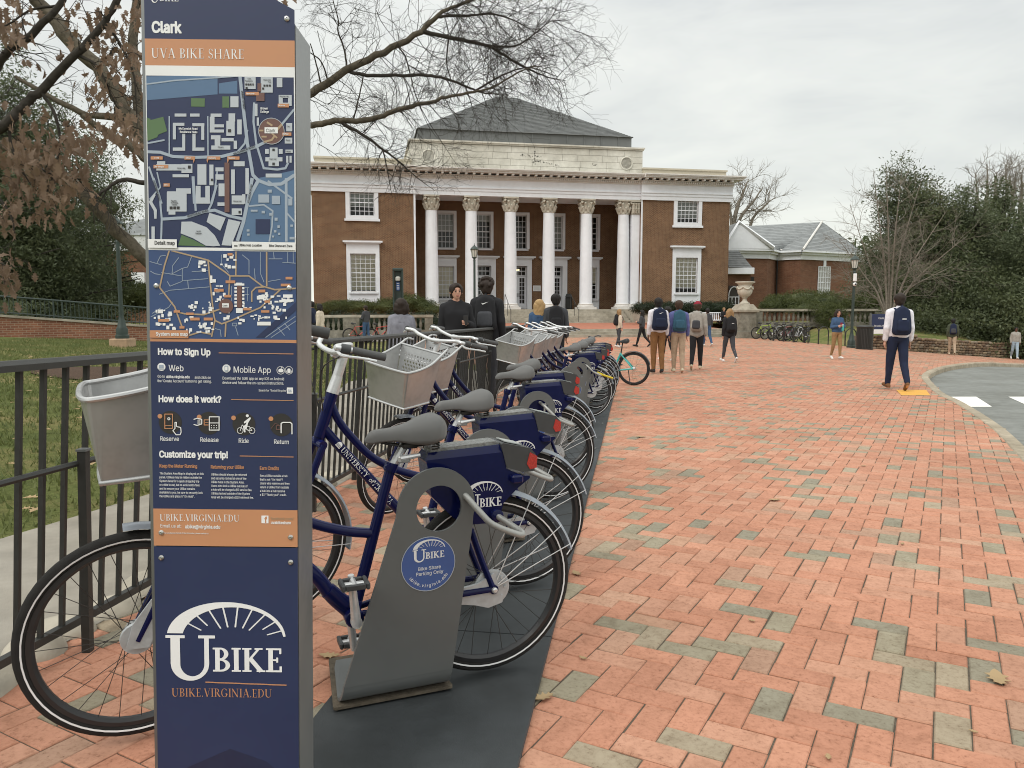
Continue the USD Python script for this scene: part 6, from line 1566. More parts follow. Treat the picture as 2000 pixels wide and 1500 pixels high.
m.build('muntin', 'trim_white', wf, False)
MB().hexa(wall_rect(a, d, n, 3.0, 3.3, 5.02, 5.56, .1, .1)).build('keystone', 'trim_white', annex, False)
MB().tube([(pl[2][0] + .02, pl[2][1] - .3, -1), (pl[2][0] + .02, pl[2][1] - .3, EV)], .07, 6).build('downpipe', 'spoke_black', annex, False)
a, b = np.array(pl[0]), np.array(pl[1]); d = (b - a) / np.linalg.norm(b - a); n = np.array([d[1], -d[0]])
MB().hexa(wall_rect(a, d, n, 2.55, 3.1, 3.6, 4.0, .02)).build('vent', 'spoke_black', annex, False)
# covered passage between hall and annex
link = UsdGeom.Xform.Define(stage, numbered('/World/link_passage')); tag(link, 'low brick passage with an arched white window between the hall and the annex', 'building')
xl = ax(1418, 61.5)
strip_wall(MB(), [(xl, 61.6), (ax(1462, 62), 62)], -.5, 4.0).build('wall', 'annex_brick', link, False)
MB().box((xl - .1, 61.35, 4.0), (ax(1464, 62), 62.2, 4.5), .02).build('cornice', 'trim_white', link, False)
m = MB(); slab_roof(m, [(xl, 61.3, 4.51), (ax(1460, 62), 61.4, 4.51)], [(xl, 63.5, 6.0), (ax(1440, 63), 63.5, 6.0)], 8); m.build('roof', 'slate', link, False, kind='stuff')
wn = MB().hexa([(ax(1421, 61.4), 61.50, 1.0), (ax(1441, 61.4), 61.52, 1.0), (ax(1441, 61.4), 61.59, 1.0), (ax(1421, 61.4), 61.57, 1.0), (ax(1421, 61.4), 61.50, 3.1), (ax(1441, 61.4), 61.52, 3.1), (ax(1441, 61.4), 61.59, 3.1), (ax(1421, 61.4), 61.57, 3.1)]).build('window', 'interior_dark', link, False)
m = MB()
for k in range(4):
    x = ax(1421, 61.4) + k * .27; m.box((x - .03, 61.44, 1.0), (x + .03, 61.495, 2.2), 0)
for z in (1.0, 1.6, 2.2): m.box((ax(1421, 61.4), 61.43, z - .03), (ax(1441, 61.4), 61.49, z + .03), 0)
m.tube([(ax(1431, 61.4) + .42 * math.cos(a_), 61.45, 2.25 + .75 * math.sin(a_)) for a_ in np.linspace(0, PI, 12)], .04, 4)
m.build('muntin', 'trim_white', wn, False)

wing = UsdGeom.Xform.Define(stage, numbered('/World/brick_wing')); tag(wing, 'low brick building with pale slate roof glimpsed between the oak limbs and the pylon', 'building')
x0, x1, Y0 = ax(196, 72), ax(470, 72), 72
strip_wall(MB(), [(x0, Y0), (x1, Y0 + 2)], -1, 6.6).build('wall', 'annex_brick', wing, False)
strip_wall(MB(), [(x0, Y0 + 12), (x0, Y0 + .3)], -1, 6.6).build('wall', 'annex_brick', wing, False)
MB().hexa([(x0 - .3, Y0 - .3, 6.6), (x1, Y0 + 1.7, 6.6), (x1, Y0 + 3, 6.6), (x0 - .3, Y0 + 12, 6.6), (x0 - .5, Y0 - .5, 8.0), (x1, Y0 + 1.5, 8.0), (x1, Y0 + 3, 8.0), (x0 - .5, Y0 + 12, 8.0)]).build('entablature', 'trim_white', wing, False)
m = MB(); slab_roof(m, [(x0 - .6, Y0 - .6, 8.01), (x1, Y0 + 1.4, 8.01)], [(x0 + 4, Y0 + 8, 11.2), (x1, Y0 + 9, 11.2)], 24); slab_roof(m, [(x0 - .6, Y0 + 16, 8.01), (x0 - .6, Y0 - .6, 8.01)], [(x0 + 4, Y0 + 8, 11.2), (x0 + 4, Y0 + 8, 11.2)], 24); m.build('roof', 'slate_light', wing, False, kind='stuff')
for k in range(3):
    xx = x0 + 3.2 + k * 3.6
    w_ = MB().box((xx, Y0 + .02, 1.6), (xx + 1.2, Y0 + .32 + k * .5, 4.6)).build('window', 'trim_white', wing, False)

# retaining wall with iron railing at the left
brickwall('wall_brick', (.97, .24), (0.25, 0.11, 0.066), (0.165, 0.07, 0.046), (0.30, 0.23, 0.17), bw=.215, rh=.077, ms=.009)
rw = thing('retaining_wall', 'old red brick garden wall with a stone coping at the left edge', 'wall')
q = [at(-260, 655, 24.5), at(-20, 655, 25.5), at(120, 655, 26.5), at(300, 655, 27.8), at(480, 655, 29)]
top_z = [1.45, 1.10, .92, .66, .5]
for i in range(4):
    a, b = q[i], q[i + 1]; d = (b - a)[:2]; d /= np.linalg.norm(d); n = np.array([-d[1], d[0]]) * .3
    MB().hexa([(a[0], a[1], -.6), (b[0], b[1], -.6), (b[0] + n[0], b[1] + n[1], -.6), (a[0] + n[0], a[1] + n[1], -.6), (a[0], a[1], top_z[i]), (b[0], b[1], top_z[i + 1]), (b[0] + n[0], b[1] + n[1], top_z[i + 1]), (a[0] + n[0], a[1] + n[1], top_z[i])]).build('brickwork', 'wall_brick', rw, False)
    n2 = n * .13
    MB().hexa([(a[0] - n2[0], a[1] - n2[1], top_z[i] + .001), (b[0] - n2[0], b[1] - n2[1], top_z[i + 1] + .001), (b[0] + n[0] * 1.13, b[1] + n[1] * 1.13, top_z[i + 1] + .001), (a[0] + n[0] * 1.13, a[1] + n[1] * 1.13, top_z[i] + .001), (a[0] - n2[0], a[1] - n2[1], top_z[i] + .07), (b[0] - n2[0], b[1] - n2[1], top_z[i + 1] + .07), (b[0] + n[0] * 1.13, b[1] + n[1] * 1.13, top_z[i + 1] + .07), (a[0] + n[0] * 1.13, a[1] + n[1] * 1.13, top_z[i] + .07)]).build('coping', 'limestone', rw, False)
gr = thing('iron_railing', 'dark green iron railing along the top of the old brick garden wall', 'railing')
for i in range(4):
    a, b = q[i].copy(), q[i + 1].copy(); d = (b - a)[:2]; L_ = np.linalg.norm(d); d /= L_; n = np.array([-d[1], d[0]]) * .15
    a[:2] += n; b[:2] += n; a[2], b[2] = top_z[i] + .07, top_z[i + 1] + .07
    MB().tube([a + (0, 0, .62), b + (0, 0, .62)], .035, 6).build('top_rail', 'green_iron', gr, False); MB().tube([a + (0, 0, .08), b + (0, 0, .08)], .02, 4).build('bottom_rail', 'green_iron', gr, False)
    k_ = int(L_ / .125)
    for k in range(k_):
        p = a + (b - a) * (k + .5) / k_; r_ = .013 if k % 14 else .03
        if abs(p[0] / p[1]) < .72: MB().tube([p, p + (0, 0, .61)], r_, 4, cap=False).build('bar' if k % 14 else 'post', 'green_iron', gr, False)

# stone wall on the right: laid field stones
sw = thing('field_stone_wall', 'low wall of brown field stones curving down to the right beside the road', 'wall')
plain('mortar_earth', (0.10, 0.08, 0.06), 0.95, var=.3, scale=8)
WP = np.array([(16.35, 36.2), (18.9, 37.5), (22.4, 39.7), (26, 42), (30, 44.6)]); 
WLn = np.concatenate([[0], np.cumsum(np.linalg.norm(np.diff(WP, axis=0), axis=1))])
wpt = lambda s: np.array([np.interp(s, WLn, WP[:, 0]), np.interp(s, WLn, WP[:, 1])])
wtop = lambda s: (float(T(*wpt(.2))) + .62) - .02 * s if s < 4.3 else (float(T(*wpt(.2))) + .40) - .052 * (s - 4.3)
core = MB(); ss = np.linspace(0, WLn[-1], 24)
for a, b in zip(ss[:-1], ss[1:]):
    p0_, p1_ = wpt(a), wpt(b); d = (p1_ - p0_) / np.linalg.norm(p1_ - p0_); n = np.array([-d[1], d[0]]) * .4
    za, zb_ = wtop(a + .01) - .05, wtop(b - .01) - .05
    core.hexa([(*p0_, -3.2), (*p1_, -3.2), (*(p1_ + n), -3.2), (*(p0_ + n), -3.2), (*p0_, za), (*p1_, zb_), (*(p1_ + n), zb_), (*(p0_ + n), za)])
core.build('core', 'mortar_earth', sw, False)
smalls, sti, big = [], [], []
s = 0.0; ico = trimesh.creation.icosphere(1)
stone_cols = [(0.17, 0.115, 0.075), (0.22, 0.155, 0.10), (0.13, 0.088, 0.06), (0.25, 0.19, 0.125), (0.20, 0.16, 0.12)]
for row in range(9):
    s = rnd.uniform(-.1, .1)
    while s < WLn[-1] - .1:
        w = rnd.uniform(.16, .46); c = s + w / 2; p = wpt(np.clip(c, 0, WLn[-1])); zt = wtop(np.clip(c, 0, WLn[-1])); h = .135
        z = zt - .07 - row * h + rnd.uniform(-.02, .02)
        if z > float(T(*p)) - .12 and c < WLn[-1]:
            p2 = wpt(min(c + .1, WLn[-1])); d = (p2 - wpt(max(c - .1, 0))); d /= np.linalg.norm(d); n = np.array([d[1], -d[0]])
            v = ico.vertices * np.array([w * .52, .085, h * rnd.uniform(.45, .6)]); v = v * (1 + .18 * meshkit.noise(v * 14 + c * 3 + row)[:, None])
            v = np.sign(v) * np.abs(v) ** .86 * np.array([w * .52, .085, h * .52]) ** .14
            P3 = np.column_stack([p[0] + v[:, 0] * d[0] + v[:, 1] * n[0], p[1] + v[:, 0] * d[1] + v[:, 1] * n[1], z + v[:, 2]])
            big.append((P3, ico.faces, np.array(stone_cols[rnd.randrange(5)]) * rnd.uniform(.8, 1.25), p[1]))
        s += w + .012
big.sort(key=lambda t_: t_[3])
for P3, f, c, _ in big[:300]:
    obj('stone', (P3, f), 'tint_matte', sw, False, tint=np.tile(c, (len(P3), 1)))
if len(big) > 300:
    mb = MB(); tt_ = []
    for P3, f, c, _ in big[300:]:
        mb.add(P3, f); tt_.append(np.tile(c, (len(P3), 1)))
    mb.build('far_stones', 'tint_matte', sw, False, tint=np.vstack(tt_), kind='stuff')
# grassy bank behind it
bx_, by_ = np.linspace(0, 1, 18), np.linspace(0, 1, 9)
def bank(a, b):
    s = a * WLn[-1]; P0 = np.array([wpt(x) for x in s.ravel()]).reshape(*s.shape, 2) + np.array([-.22, .36]); zt = np.array([wtop(x) for x in s.ravel()]).reshape(s.shape) - .06
    P1 = np.stack([15.9 + 16 * a, 45.0 + 3.4 * a], -1); z1 = .30 - .15 * a - .9 * np.maximum(a - .6, 0)
    Q = P0 * (1 - b[..., None]) + P1 * b[..., None]; g = T(Q[..., 0], Q[..., 1]); w = np.clip(a / .16, 0, 1)
    return Q, g + (zt * (1 - b) + z1 * b - g) * w * w * (3 - 2 * w)
A_, B_ = np.meshgrid(bx_, by_, indexing='ij'); xy, z = bank(A_, B_)
xe = xy[0] + np.array([-.5, .05]); xy = np.concatenate([xe[None], xy]); z = np.concatenate([(T(xe[:, 0], xe[:, 1]) - .02)[None], z])
v = np.concatenate([xy, z[..., None]], -1).reshape(-1, 3); i, j = np.meshgrid(np.arange(18), np.arange(8), indexing='ij')
obj('grass_bank', (v, np.stack([i * 9 + j, (i + 1) * 9 + j, (i + 1) * 9 + j + 1, i * 9 + j + 1], -1).reshape(-1, 4)), 'grass', smooth=True, kind='structure')
xs_ = np.linspace(0, 1, 10)
plate_ = MB().add([(15.7, 45.0, .28), (33, 48.2, -.2), (60, 60, -.3), (60, 120, 0), (14, 120, 0), (14.5, 60, .2)], [(0, 1, 2), (0, 2, 3), (0, 3, 4), (0, 4, 5)])
plate_.build('upper_lawn', 'grass', None, False, kind='structure')

# ---------------------------------------------------------------- street furniture
def frosted():
    return {'g': ('geometry', {}), 'n': ('noise_texture', {'scale': 9.0}), 'p': ('principled_bsdf', {'base_color': (0.62, 0.61, 0.55), 'roughness': 0.45, 'transmission_weight': 0.25})}, [('g.position', 'n.vector'), ('n.fac', 'p.roughness')], 'p.BSDF'
_defs['frosted_glass'] = frosted
plain('sandstone', (0.34, 0.235, 0.15), .9, var=.2, scale=6, dirt=.3)
def lamp(label, loc, h, camera=False):
    t = thing('street_lamp', label, 'street lamp', loc)
    MB().lathe([(.20, 0), (.20, .10), (.17, .12), (.17, .30), (.13, .36), (.10, .55), (.075, .62), (.08, .66), (.065, .70), (.055, h - .75), (.07, h - .72), (.05, h - .68), (.06, h - .62)], n=14).build('post', 'green_iron', t, 35)
    MB().lathe([(.06, h - .62), (.12, h - .58), (.125, h - .56), (.06, h - .55)], n=8).build('collar', 'green_iron', t, 30)
    MB().lathe([(.105, h - .555), (.17, h - .20), (.0, h - .20)], n=8).build('glass', 'frosted_glass', t, False)
    fr = MB()
    for k in range(8):
        a = 2 * PI * k / 8; fr.tube([(.108 * math.cos(a), .108 * math.sin(a), h - .56), (.174 * math.cos(a), .174 * math.sin(a), h - .19)], .009, 4)
    fr.build('cage', 'green_iron', t, False)
    MB().lathe([(.20, h - .20), (.21, h - .18), (.16, h - .10), (.08, h - .03), (.03, h), (.035, h + .02), (.015, h + .05), (.012, h + .11), (0, h + .13)], n=8).build('cap', 'green_iron', t, 30)
    if camera:
        MB().box((-.07, -.14, h - 1.15), (.07, -.03, h - .80), .02).build('camera_box', 'sign_white', t)
        c = trimesh.creation.icosphere(2, .085); MB().add(c.vertices + (0, -.10, h - 1.28), c.faces).build('camera_dome', 'sign_white', t, True)
        MB().lathe([(.045, -.19), (.04, -.195), (0, -.195)], (0, 0, h - 1.28), 10, 'y').build('camera_lens', 'spoke_black', t)
    return t
p = at(1664, 640, 35.0); lamp('green iron lamp with white camera housing beside the litter bin', (p[0], p[1], -.45), 4.15, True)
p = at(927, 600, 38.0); lamp('green iron lamp in front of the second white column', (p[0], p[1], -.37), 4.75)
p = at(236, 600, 24.0); pz = float(T(p[0], p[1]))
lp3 = lamp('green iron lamp on a stone footing before the old garden wall at the left', (p[0], p[1], .42), 3.7)
fp = thing('lamp_footing', 'square sandstone block under the left lamp', 'footing', (p[0], p[1], 0))
MB().box((-.29, -.29, pz - .2), (.29, .29, .418), .03).build('block', 'sandstone', fp)

b = at(1690, 640, 33.8); bz = float(T(b[0], b[1]))
bin_ = thing('litter_bin', 'black slatted steel litter bin beside the camera lamp', 'litter bin', (b[0], b[1], bz))
for k in range(34):
    a = 2 * PI * k / 34; c, s_ = math.cos(a), math.sin(a)
    MB().hexa([(.335 * c - .024 * s_, .335 * s_ + .024 * c, .06), (.335 * c + .024 * s_, .335 * s_ - .024 * c, .06), (.325 * c + .024 * s_, .325 * s_ - .024 * c, .06), (.325 * c - .024 * s_, .325 * s_ + .024 * c, .06), (.345 * c - .024 * s_, .345 * s_ + .024 * c, .95), (.345 * c + .024 * s_, .345 * s_ - .024 * c, .95), (.335 * c + .024 * s_, .335 * s_ - .024 * c, .95), (.335 * c - .024 * s_, .335 * s_ + .024 * c, .95)]).build('slat', 'black_iron', bin_, False)
MB().lathe([(.30, .05), (.30, .90), (.0, .90)], n=20).build('liner', 'spoke_black', bin_, 30)
MB().lathe([(.33, .93), (.36, .95), (.37, .99), (.34, 1.03), (.24, 1.05), (.14, 1.03), (.0, 1.03)], n=20).build('lid', 'black_iron', bin_, 30)
MB().lathe([(.36, 0), (.36, .05), (.30, .06)], n=20).build('foot_ring', 'black_iron', bin_, 30)

# navy parking sign behind the walker in the white shirt
s0 = at(1722, 630, 36.5); sg = thing('campus_sign', 'navy and white campus sign on grey posts behind the walker in the white shirt', 'sign', (s0[0], s0[1], float(T(s0[0], s0[1])) + .45), 0.12)
MB().box((-.52, -.03, .28), (.52, .03, 1.22), .006).build('board', 'sign_navy', sg)
MB().box((-.50, -.034, .285), (.50, -.0305, .50)).build('white_strip', 'sign_white', sg, False)
for x in (-.56, .56): MB().box((x - .04, -.04, -.5), (x + .04, .04, 1.24), .008).build('post', 'dock_grey', sg)
fy_ = lambda v: np.column_stack([v[:, 0], -.031 - v[:, 2], v[:, 1]])
for t_, x_, z_, c_ in (('Clark Hall', -.20, .98, .085), ('Brooks Hall', -.40, .62, .085)):
    MB().prism(place(sans(t_), x_, z_, c_), .002, fy_).build('lettering', 'sign_white', sg, False)

# tall dark post with an emergency phone in front of the left wing
k0 = at(778, 600, 44.5); kk = thing('emergency_phone', 'tall dark green emergency phone post with a blue panel, left of the porch', 'emergency phone', (k0[0], k0[1], -.1), 0.1)
MB().box((-.30, -.18, 0), (-.20, .18, 3.55), .02).box((.20, -.18, 0), (.30, .18, 3.55), .02).box((-.30, -.18, 3.551), (.30, .18, 3.72), .03).box((-.19, .02, 0), (.19, .14, 3.55), .01).build('housing', 'green_iron', kk)
MB().box((-.10, -.03, 2.45), (.10, .018, 2.95), .01).build('call_panel', 'disc_blue', kk); m = MB()
for q in range(4): m.box((-.07, -.038, 2.52 + q * .1), (.07, -.031, 2.55 + q * .1))
m.build('panel_lettering', 'sign_white', kk, False)
MB().lathe([(.13, 3.0), (.15, 3.05), (.15, 3.18), (.08, 3.24), (0, 3.25)], (0, -.06, 0), 12).build('beacon', 'frosted_glass', kk, 30)

# white bench with someone lounging on it
bn = at(1393, 620, 48.5); bench = thing('white_bench', 'white slatted bench on the terrace left of the urn', 'bench', (bn[0], bn[1], .14), .18)
for k in range(14):
    x = -.85 + k * .13; MB().box((x - .02, .18, .45), (x + .02, .22, .88)).build('back_slat', 'trim_white', bench, False)
for z in (.40, .88): MB().box((-.92, .17, z), (.92, .24, z + .06), .01).build('rail', 'trim_white', bench)
for k in range(4): MB().box((-.92, -.28 + k * .115, .42), (.92, -.19 + k * .115, .45), .008).build('seat_slat', 'trim_white', bench)
for x in (-.9, .9):
    for y in (-.25, .2): MB().box((x - .035, y - .035, 0), (x + .035, y + .035, .60 if y < 0 else .9)).build('leg', 'trim_white', bench, False)
    MB().box((x - .04, -.3, .6), (x + .04, .24, .64), .01).build('armrest', 'trim_white', bench)
tb = at(1123, 590, 60.5); tbn = thing('waste_bin', 'black lidded waste bin on the porch beside the right hand door', 'waste bin', (*Bp([(3.85, 3.2, 0)])[0][:2], FL), 0)
MB().box((-.25, -.25, 0), (.25, .25, .95), .04).build('bin', 'black_iron', tbn); MB().hexa([(-.27, -.27, .951), (.27, -.27, .951), (.27, .27, .951), (-.27, .27, .951), (-.18, -.18, 1.2), (.18, -.18, 1.2), (.18, .18, 1.2), (-.18, .18, 1.2)]).build('hood', 'black_iron', tbn, False)

# bicycle rack of black hoops and the bikes in it
A_, B_ = np.array([14.6, 43.9]), np.array([14.75, 36.4])
def hoop(label, loc, rot):
    t = thing('rack_hoop', label, 'bike rack', loc, rot, 'black hoops of the bicycle rack')
    pts = [(-.28, 0, -.1), (-.28, 0, .55)] + [(-.28 * math.cos(a), 0, .60 + .28 * math.sin(a)) for a in np.linspace(0.1, PI - .1, 11)] + [(.28, 0, .55), (.28, 0, -.1)]
    MB().tube(pts, .026, 8).build('hoop', 'black_iron', t, 40)
    for x in (-.28, .28): MB().lathe([(.07, 0), (.07, .015), (.03, .02)], (x, 0, 0), 10).build('foot_plate', 'black_iron', t, 30)
    return t
h0 = None
hoops_px = [(1661, 672, 37.2), (1640, 671, 37.7), (1608, 669, 38.3), (1588, 668, 38.9), (1560, 666, 39.6), (1540, 664, 40.3), (1520, 662, 41.0)]
hl = ['black rack hoop nearest the litter bin', 'second black rack hoop from the litter bin', 'third black rack hoop from the litter bin', 'fourth black rack hoop from the litter bin', 'fifth black rack hoop from the litter bin, bikes beside it', 'black rack hoop behind the grey bicycle of the rack', 'black rack hoop farthest from the litter bin among the bikes']
for k, (px, py, Y) in enumerate(hoops_px):
    q_ = at(px, py, Y); loc = (q_[0], q_[1], float(T(q_[0], q_[1])))
    if h0 is None: h0 = hoop(hl[0], loc, .15)
    else: dup(h0, loc, .15 + .05 * (k % 3), hl[k])
plain('bike_lime', (0.36, 0.50, 0.03), .3, coat=.4); plain('bike_white', (.55, .55, .55), .3, coat=.4); plain('bike_red', (.45, .03, .02), .35, coat=.4); plain('bike_black', (.03, .03, .033), .3, coat=.4); plain('bike_silver', (.36, .37, .38), .3, metal=.5); plain('bike_maroon', (.20, .02, .04), .3, coat=.4); plain('bike_grey', (.12, .13, .14), .35)
for lab, col, px, Y, yaw in (('lime green bicycle at the left end of the rack beside the urn pedestal', 'bike_lime', 1494, 43.6, PI - 2.75), ('black bicycle leaning beside the lime green one', 'bike_black', 1511, 42.9, PI - 2.6), ('silver bicycle with thin wheels in the middle of the rack', 'bike_silver', 1526, 42.0, PI - 2.65), ('white and maroon bicycle in the rack', 'bike_maroon', 1543, 41.4, PI - 2.5), ('dark grey bicycle between the rack hoops', 'bike_grey', 1557, 40.9, PI - 2.7), ('white road bicycle standing in the rack', 'bike_white', 1573, 40.2, PI - 2.2), ('black bicycle with its front wheel towards the viewer near the rack hoops', 'bike_black', 1592, 39.4, PI - 2.0)):
    q_ = at(px, 660, Y); plain_bike(lab, col, (q_[0] - .5, q_[1], float(T(q_[0], q_[1]))), yaw - .1)
for lab, px, Y, yaw in (('red bicycle by the left balustrade, the left of two', 682, 37.5, .5), ('red bicycle by the left balustrade, the right of two', 726, 37.2, .7)):
    q_ = at(px, 650, Y); plain_bike(lab, 'bike_red', (q_[0], q_[1], float(T(q_[0], q_[1]))), yaw)

# ---------------------------------------------------------------- people
for nm, c, r in (('skin_light', (.50, .28, .20), .6), ('skin_tan', (.36, .19, .12), .6), ('skin_dark', (.13, .065, .045), .6), ('hair_black', (.012, .010, .009), .6), ('hair_brown', (.045, .025, .015), .6), ('hair_dark', (.022, .014, .010), .6), ('hair_blond', (.40, .26, .12), .6), ('hair_honey', (.25, .15, .07), .6),
                 ('cloth_black', (.016, .016, .018), .85), ('cloth_navy', (.014, .020, .045), .85), ('cloth_white', (.66, .64, .68), .8), ('cloth_grey', (.30, .28, .25), .9), ('cloth_charcoal', (.05, .052, .058), .85), ('cloth_khaki', (.36, .27, .19), .85), ('cloth_brown', (.20, .10, .04), .85), ('cloth_tan', (.27, .165, .08), .85), ('cloth_purple', (.10, .11, .26), .85), ('cloth_denim', (.045, .085, .16), .9), ('cloth_jean_light', (.30, .38, .45), .9), ('cloth_olive', (.06, .07, .045), .9), ('cloth_teal', (.030, .085, .13), .8), ('cloth_maroon', (.22, .02, .035), .85), ('cloth_cream', (.52, .45, .36), .9), ('cloth_pink', (.46, .24, .22), .9), ('cloth_pattern', (.20, .20, .23), .95),
                 ('shoe_white', (.62, .60, .57), .7), ('shoe_brown', (.16, .075, .03), .7), ('shoe_black', (.02, .02, .02), .6), ('shoe_cream', (.50, .44, .32), .7), ('eye_dark', (.02, .015, .012), .4), ('lip', (.32, .11, .09), .5), ('nike_white', (.7, .7, .7), .6)):
    plain(nm, c, r, var=.16 if 'cloth' in nm else .08, scale=14, bump=.35 if 'cloth' in nm or 'hair' in nm else 0, bscale=70 if 'cloth' in nm else 160, spec=.25)

def bone_hull(balls, seg=14):
    return m3.Manifold.batch_hull([m3.Manifold.sphere(r, seg).translate([float(q) for q in p]) for p, r in balls])
def soft(man, ln=.035, it=6):
    man = man.refine_to_length(ln)
    me = man.to_mesh(); tm = trimesh.Trimesh(me.vert_properties[:, :3], me.tri_verts, process=False)
    if it: trimesh.smoothing.filter_taubin(tm, iterations=it)
    return tm
def person(label, loc, yaw, h=1.75, top='cloth_black', bottom='cloth_navy', shoes='shoe_white', hair='hair_dark', skin='skin_light', stride=0.0, arms=('down', 'down'), hairstyle='short', hood=False, face=False, cap=None, jacket=1.0, female=False, lean=0.0, collar=None, sit=False, rise=0.0):
    """A figure facing its own +y; stride is the swing of the legs in radians."""
    t = thing('person', label, 'person', loc, yaw)
    k = h / 1.75; V = lambda x, y, z: np.array([x, y, z])
    sw = .172 if not female else .152; hw = .088 if not female else .092
    hipz, kneel, anl = .93, .44, .42
    J = {}
    def leg(s, th, kn):
        hip = V(s * hw, 0, hipz)
        knee = hip + kneel * V(s * .005, math.sin(th), -math.cos(th)); sh = th - kn
        ank = knee + anl * V(0, math.sin(sh), -math.cos(sh))
        fdir = sh + (.0 if kn < .2 else .0); fd = V(s * .12, math.cos(fdir), math.sin(fdir) * .9); fd /= np.linalg.norm(fd)
        toe = ank + fd * .17 + V(0, 0, -.045); heel = ank - fd * .055 + V(0, 0, -.045)
        return hip, knee, ank, heel, toe
    Lg = {-1: leg(-1, stride, .06 + max(0, -stride) * 1.2), 1: leg(1, -stride * .9, .05 + max(0, stride) * 1.3)}
    low = min(min(q[3][2], q[4][2]) for q in Lg.values()) - .028
    off = V(0, 0, -low)
    for s in Lg: Lg[s] = tuple(p + off for p in Lg[s])
    pel = V(0, 0, hipz + .04) + off; ch = pel + V(0, lean * .25 + .005, .33); nk = pel + V(0, lean * .45, .52); hd = nk + V(0, lean * .12 + .02, .165)
    Ar = {}
    for s, kind in zip((-1, 1), arms):
        sho = pel + V(s * sw, lean * .38, .455)
        if kind == 'down': e = sho + V(s * .040, -.03, -.27); w = e + V(s * .005, .06, -.25)
        elif kind == 'swing': e = sho + V(s * .05, .10, -.25); w = e + V(-s * .02, .15, -.19)
        elif kind == 'back': e = sho + V(s * .05, -.12, -.25); w = e + V(0, -.03, -.25)
        elif kind == 'hold': e = sho + V(s * .07, .02, -.27); w = e + V(-s * .13, .19, .04)
        elif kind == 'strap': e = sho + V(s * .10, .03, -.25); w = e + V(-s * .13, .14, .13)
        elif kind == 'pocket': e = sho + V(s * .10, -.06, -.25); w = e + V(-s * .05, .13, -.18)
        Ar[s] = (sho, e, w)
    B = []
    add = lambda *b: B.append(bone_hull(b))
    for s in (-1, 1):
        hip, kn, an, he, to = Lg[s]; add((hip, .078), (kn, .052)); add((kn, .052), (kn * .62 + an * .38 + V(0, -.012, 0), .050), (an, .034)); add((an, .034), (he, .030), (to, .026))
        sho, e, w = Ar[s]; add((sho, .048), (e, .036)); add((e, .036), (w, .026))
        # hand: palm, four fingers and a thumb
        d = (w - e) / np.linalg.norm(w - e); sd = np.cross(d, V(s, 0, 0)); sd /= np.linalg.norm(sd) + 1e-9; inw = np.cross(sd, d)
        pk = w + d * .075; B.append(m3.Manifold.batch_hull([m3.Manifold.sphere(.017, 8).translate(list(map(float, q))) for q in (w, pk + sd * .026, pk - sd * .026)]))
        for f in range(4):
            b0 = pk + sd * (.027 - .018 * f); b1 = b0 + d * (.036 + .006 * (f in (1, 2))) + inw * .008 * s; b2 = b1 + d * .026 + inw * .022 * s
            add((b0, .0088), (b1, .0082)); add((b1, .0082), (b2, .0072))
        t0 = w + d * .03 + sd * .026; add((t0, .011), (t0 + sd * .024 + d * .03, .0095)); add((t0 + sd * .024 + d * .03, .0095), (t0 + sd * .026 + d * .055, .008))
    add((pel + V(-.07, 0, 0), .095), (pel + V(.07, 0, 0), .095), (pel + V(-.06, 0, .17), .085), (pel + V(.06, 0, .17), .085))
    add((pel + V(-.06, 0, .17), .085), (pel + V(.06, 0, .17), .085), (ch + V(-.085, 0, 0), .088), (ch + V(.085, 0, 0), .088)); add((ch + V(-.085, 0, 0), .085), (ch + V(.085, 0, 0), .085), (Ar[-1][0], .05), (Ar[1][0], .05), (nk, .055))
    add((nk, .052), (hd + V(0, -.01, -.06), .052)); add((hd + V(0, -.012, .025), .088), (hd + V(0, .012, .02), .082), (hd + V(0, .035, -.065), .045))
    add((hd + V(0, .088, -.012), .012), (hd + V(0, .082, .022), .009)); add((hd + V(.082, -.005, -.01), .017), (hd + V(.080, -.012, .02), .018)); add((hd + V(-.082, -.005, -.01), .017), (hd + V(-.080, -.012, .02), .018))
    body = m3.Manifold.batch_boolean(B, m3.OpType.Add)
    tm = soft(body, .03, 5); sc = lambda m_: (np.array(m_.vertices) * k + V(0, 0, rise), np.array(m_.faces))
    obj('body', sc(tm), skin, t, True)
    g = .009 * jacket
    def wrinkle(m_, a=.006, f=9):
        v = np.array(m_.vertices); n = np.array(m_.vertex_normals); m_.vertices = v + n * (a * meshkit.noise(v * np.array([f, f, f * .55]) + yaw)[:, None]); return m_
    # trousers
    C = []
    for s in (-1, 1):
        hip, kn, an, he, to = Lg[s]; q_ = .056 if not female else .048
        C.append(bone_hull([(hip, .096), (kn, q_ + .012)])); C.append(bone_hull([(kn, q_ + .012), (kn * .6 + an * .4 + V(0, -.01, 0), q_), (an + V(0, 0, .02), q_ - .012)]))
    C.append(bone_hull([(pel + V(-.075, 0, -.01), .105), (pel + V(.075, 0, -.01), .105), (pel + V(-.06, 0, .09), .098), (pel + V(.06, 0, .09), .098)]))
    tr = m3.Manifold.batch_boolean(C, m3.OpType.Add)
    obj('trousers', sc(wrinkle(soft(tr, .026, 4), .010, 14)), bottom, t, True)
    S_ = []
    for s in (-1, 1):
        hip, kn, an, he, to = Lg[s]; S_.append(m3.Manifold.batch_hull([m3.Manifold.sphere(r, 10).translate(list(map(float, p))) for p, r in ((he + V(0, 0, .008), .036), (to + V(0, 0, .004), .034), (to * .5 + an * .5, .040), (an + V(0, -.01, 0), .042))]))
        obj('shoe', sc(soft(S_[-1], .03, 3)), shoes, t, True)
    # top
    C = []; hem = .055 if jacket < 1.5 else -.02
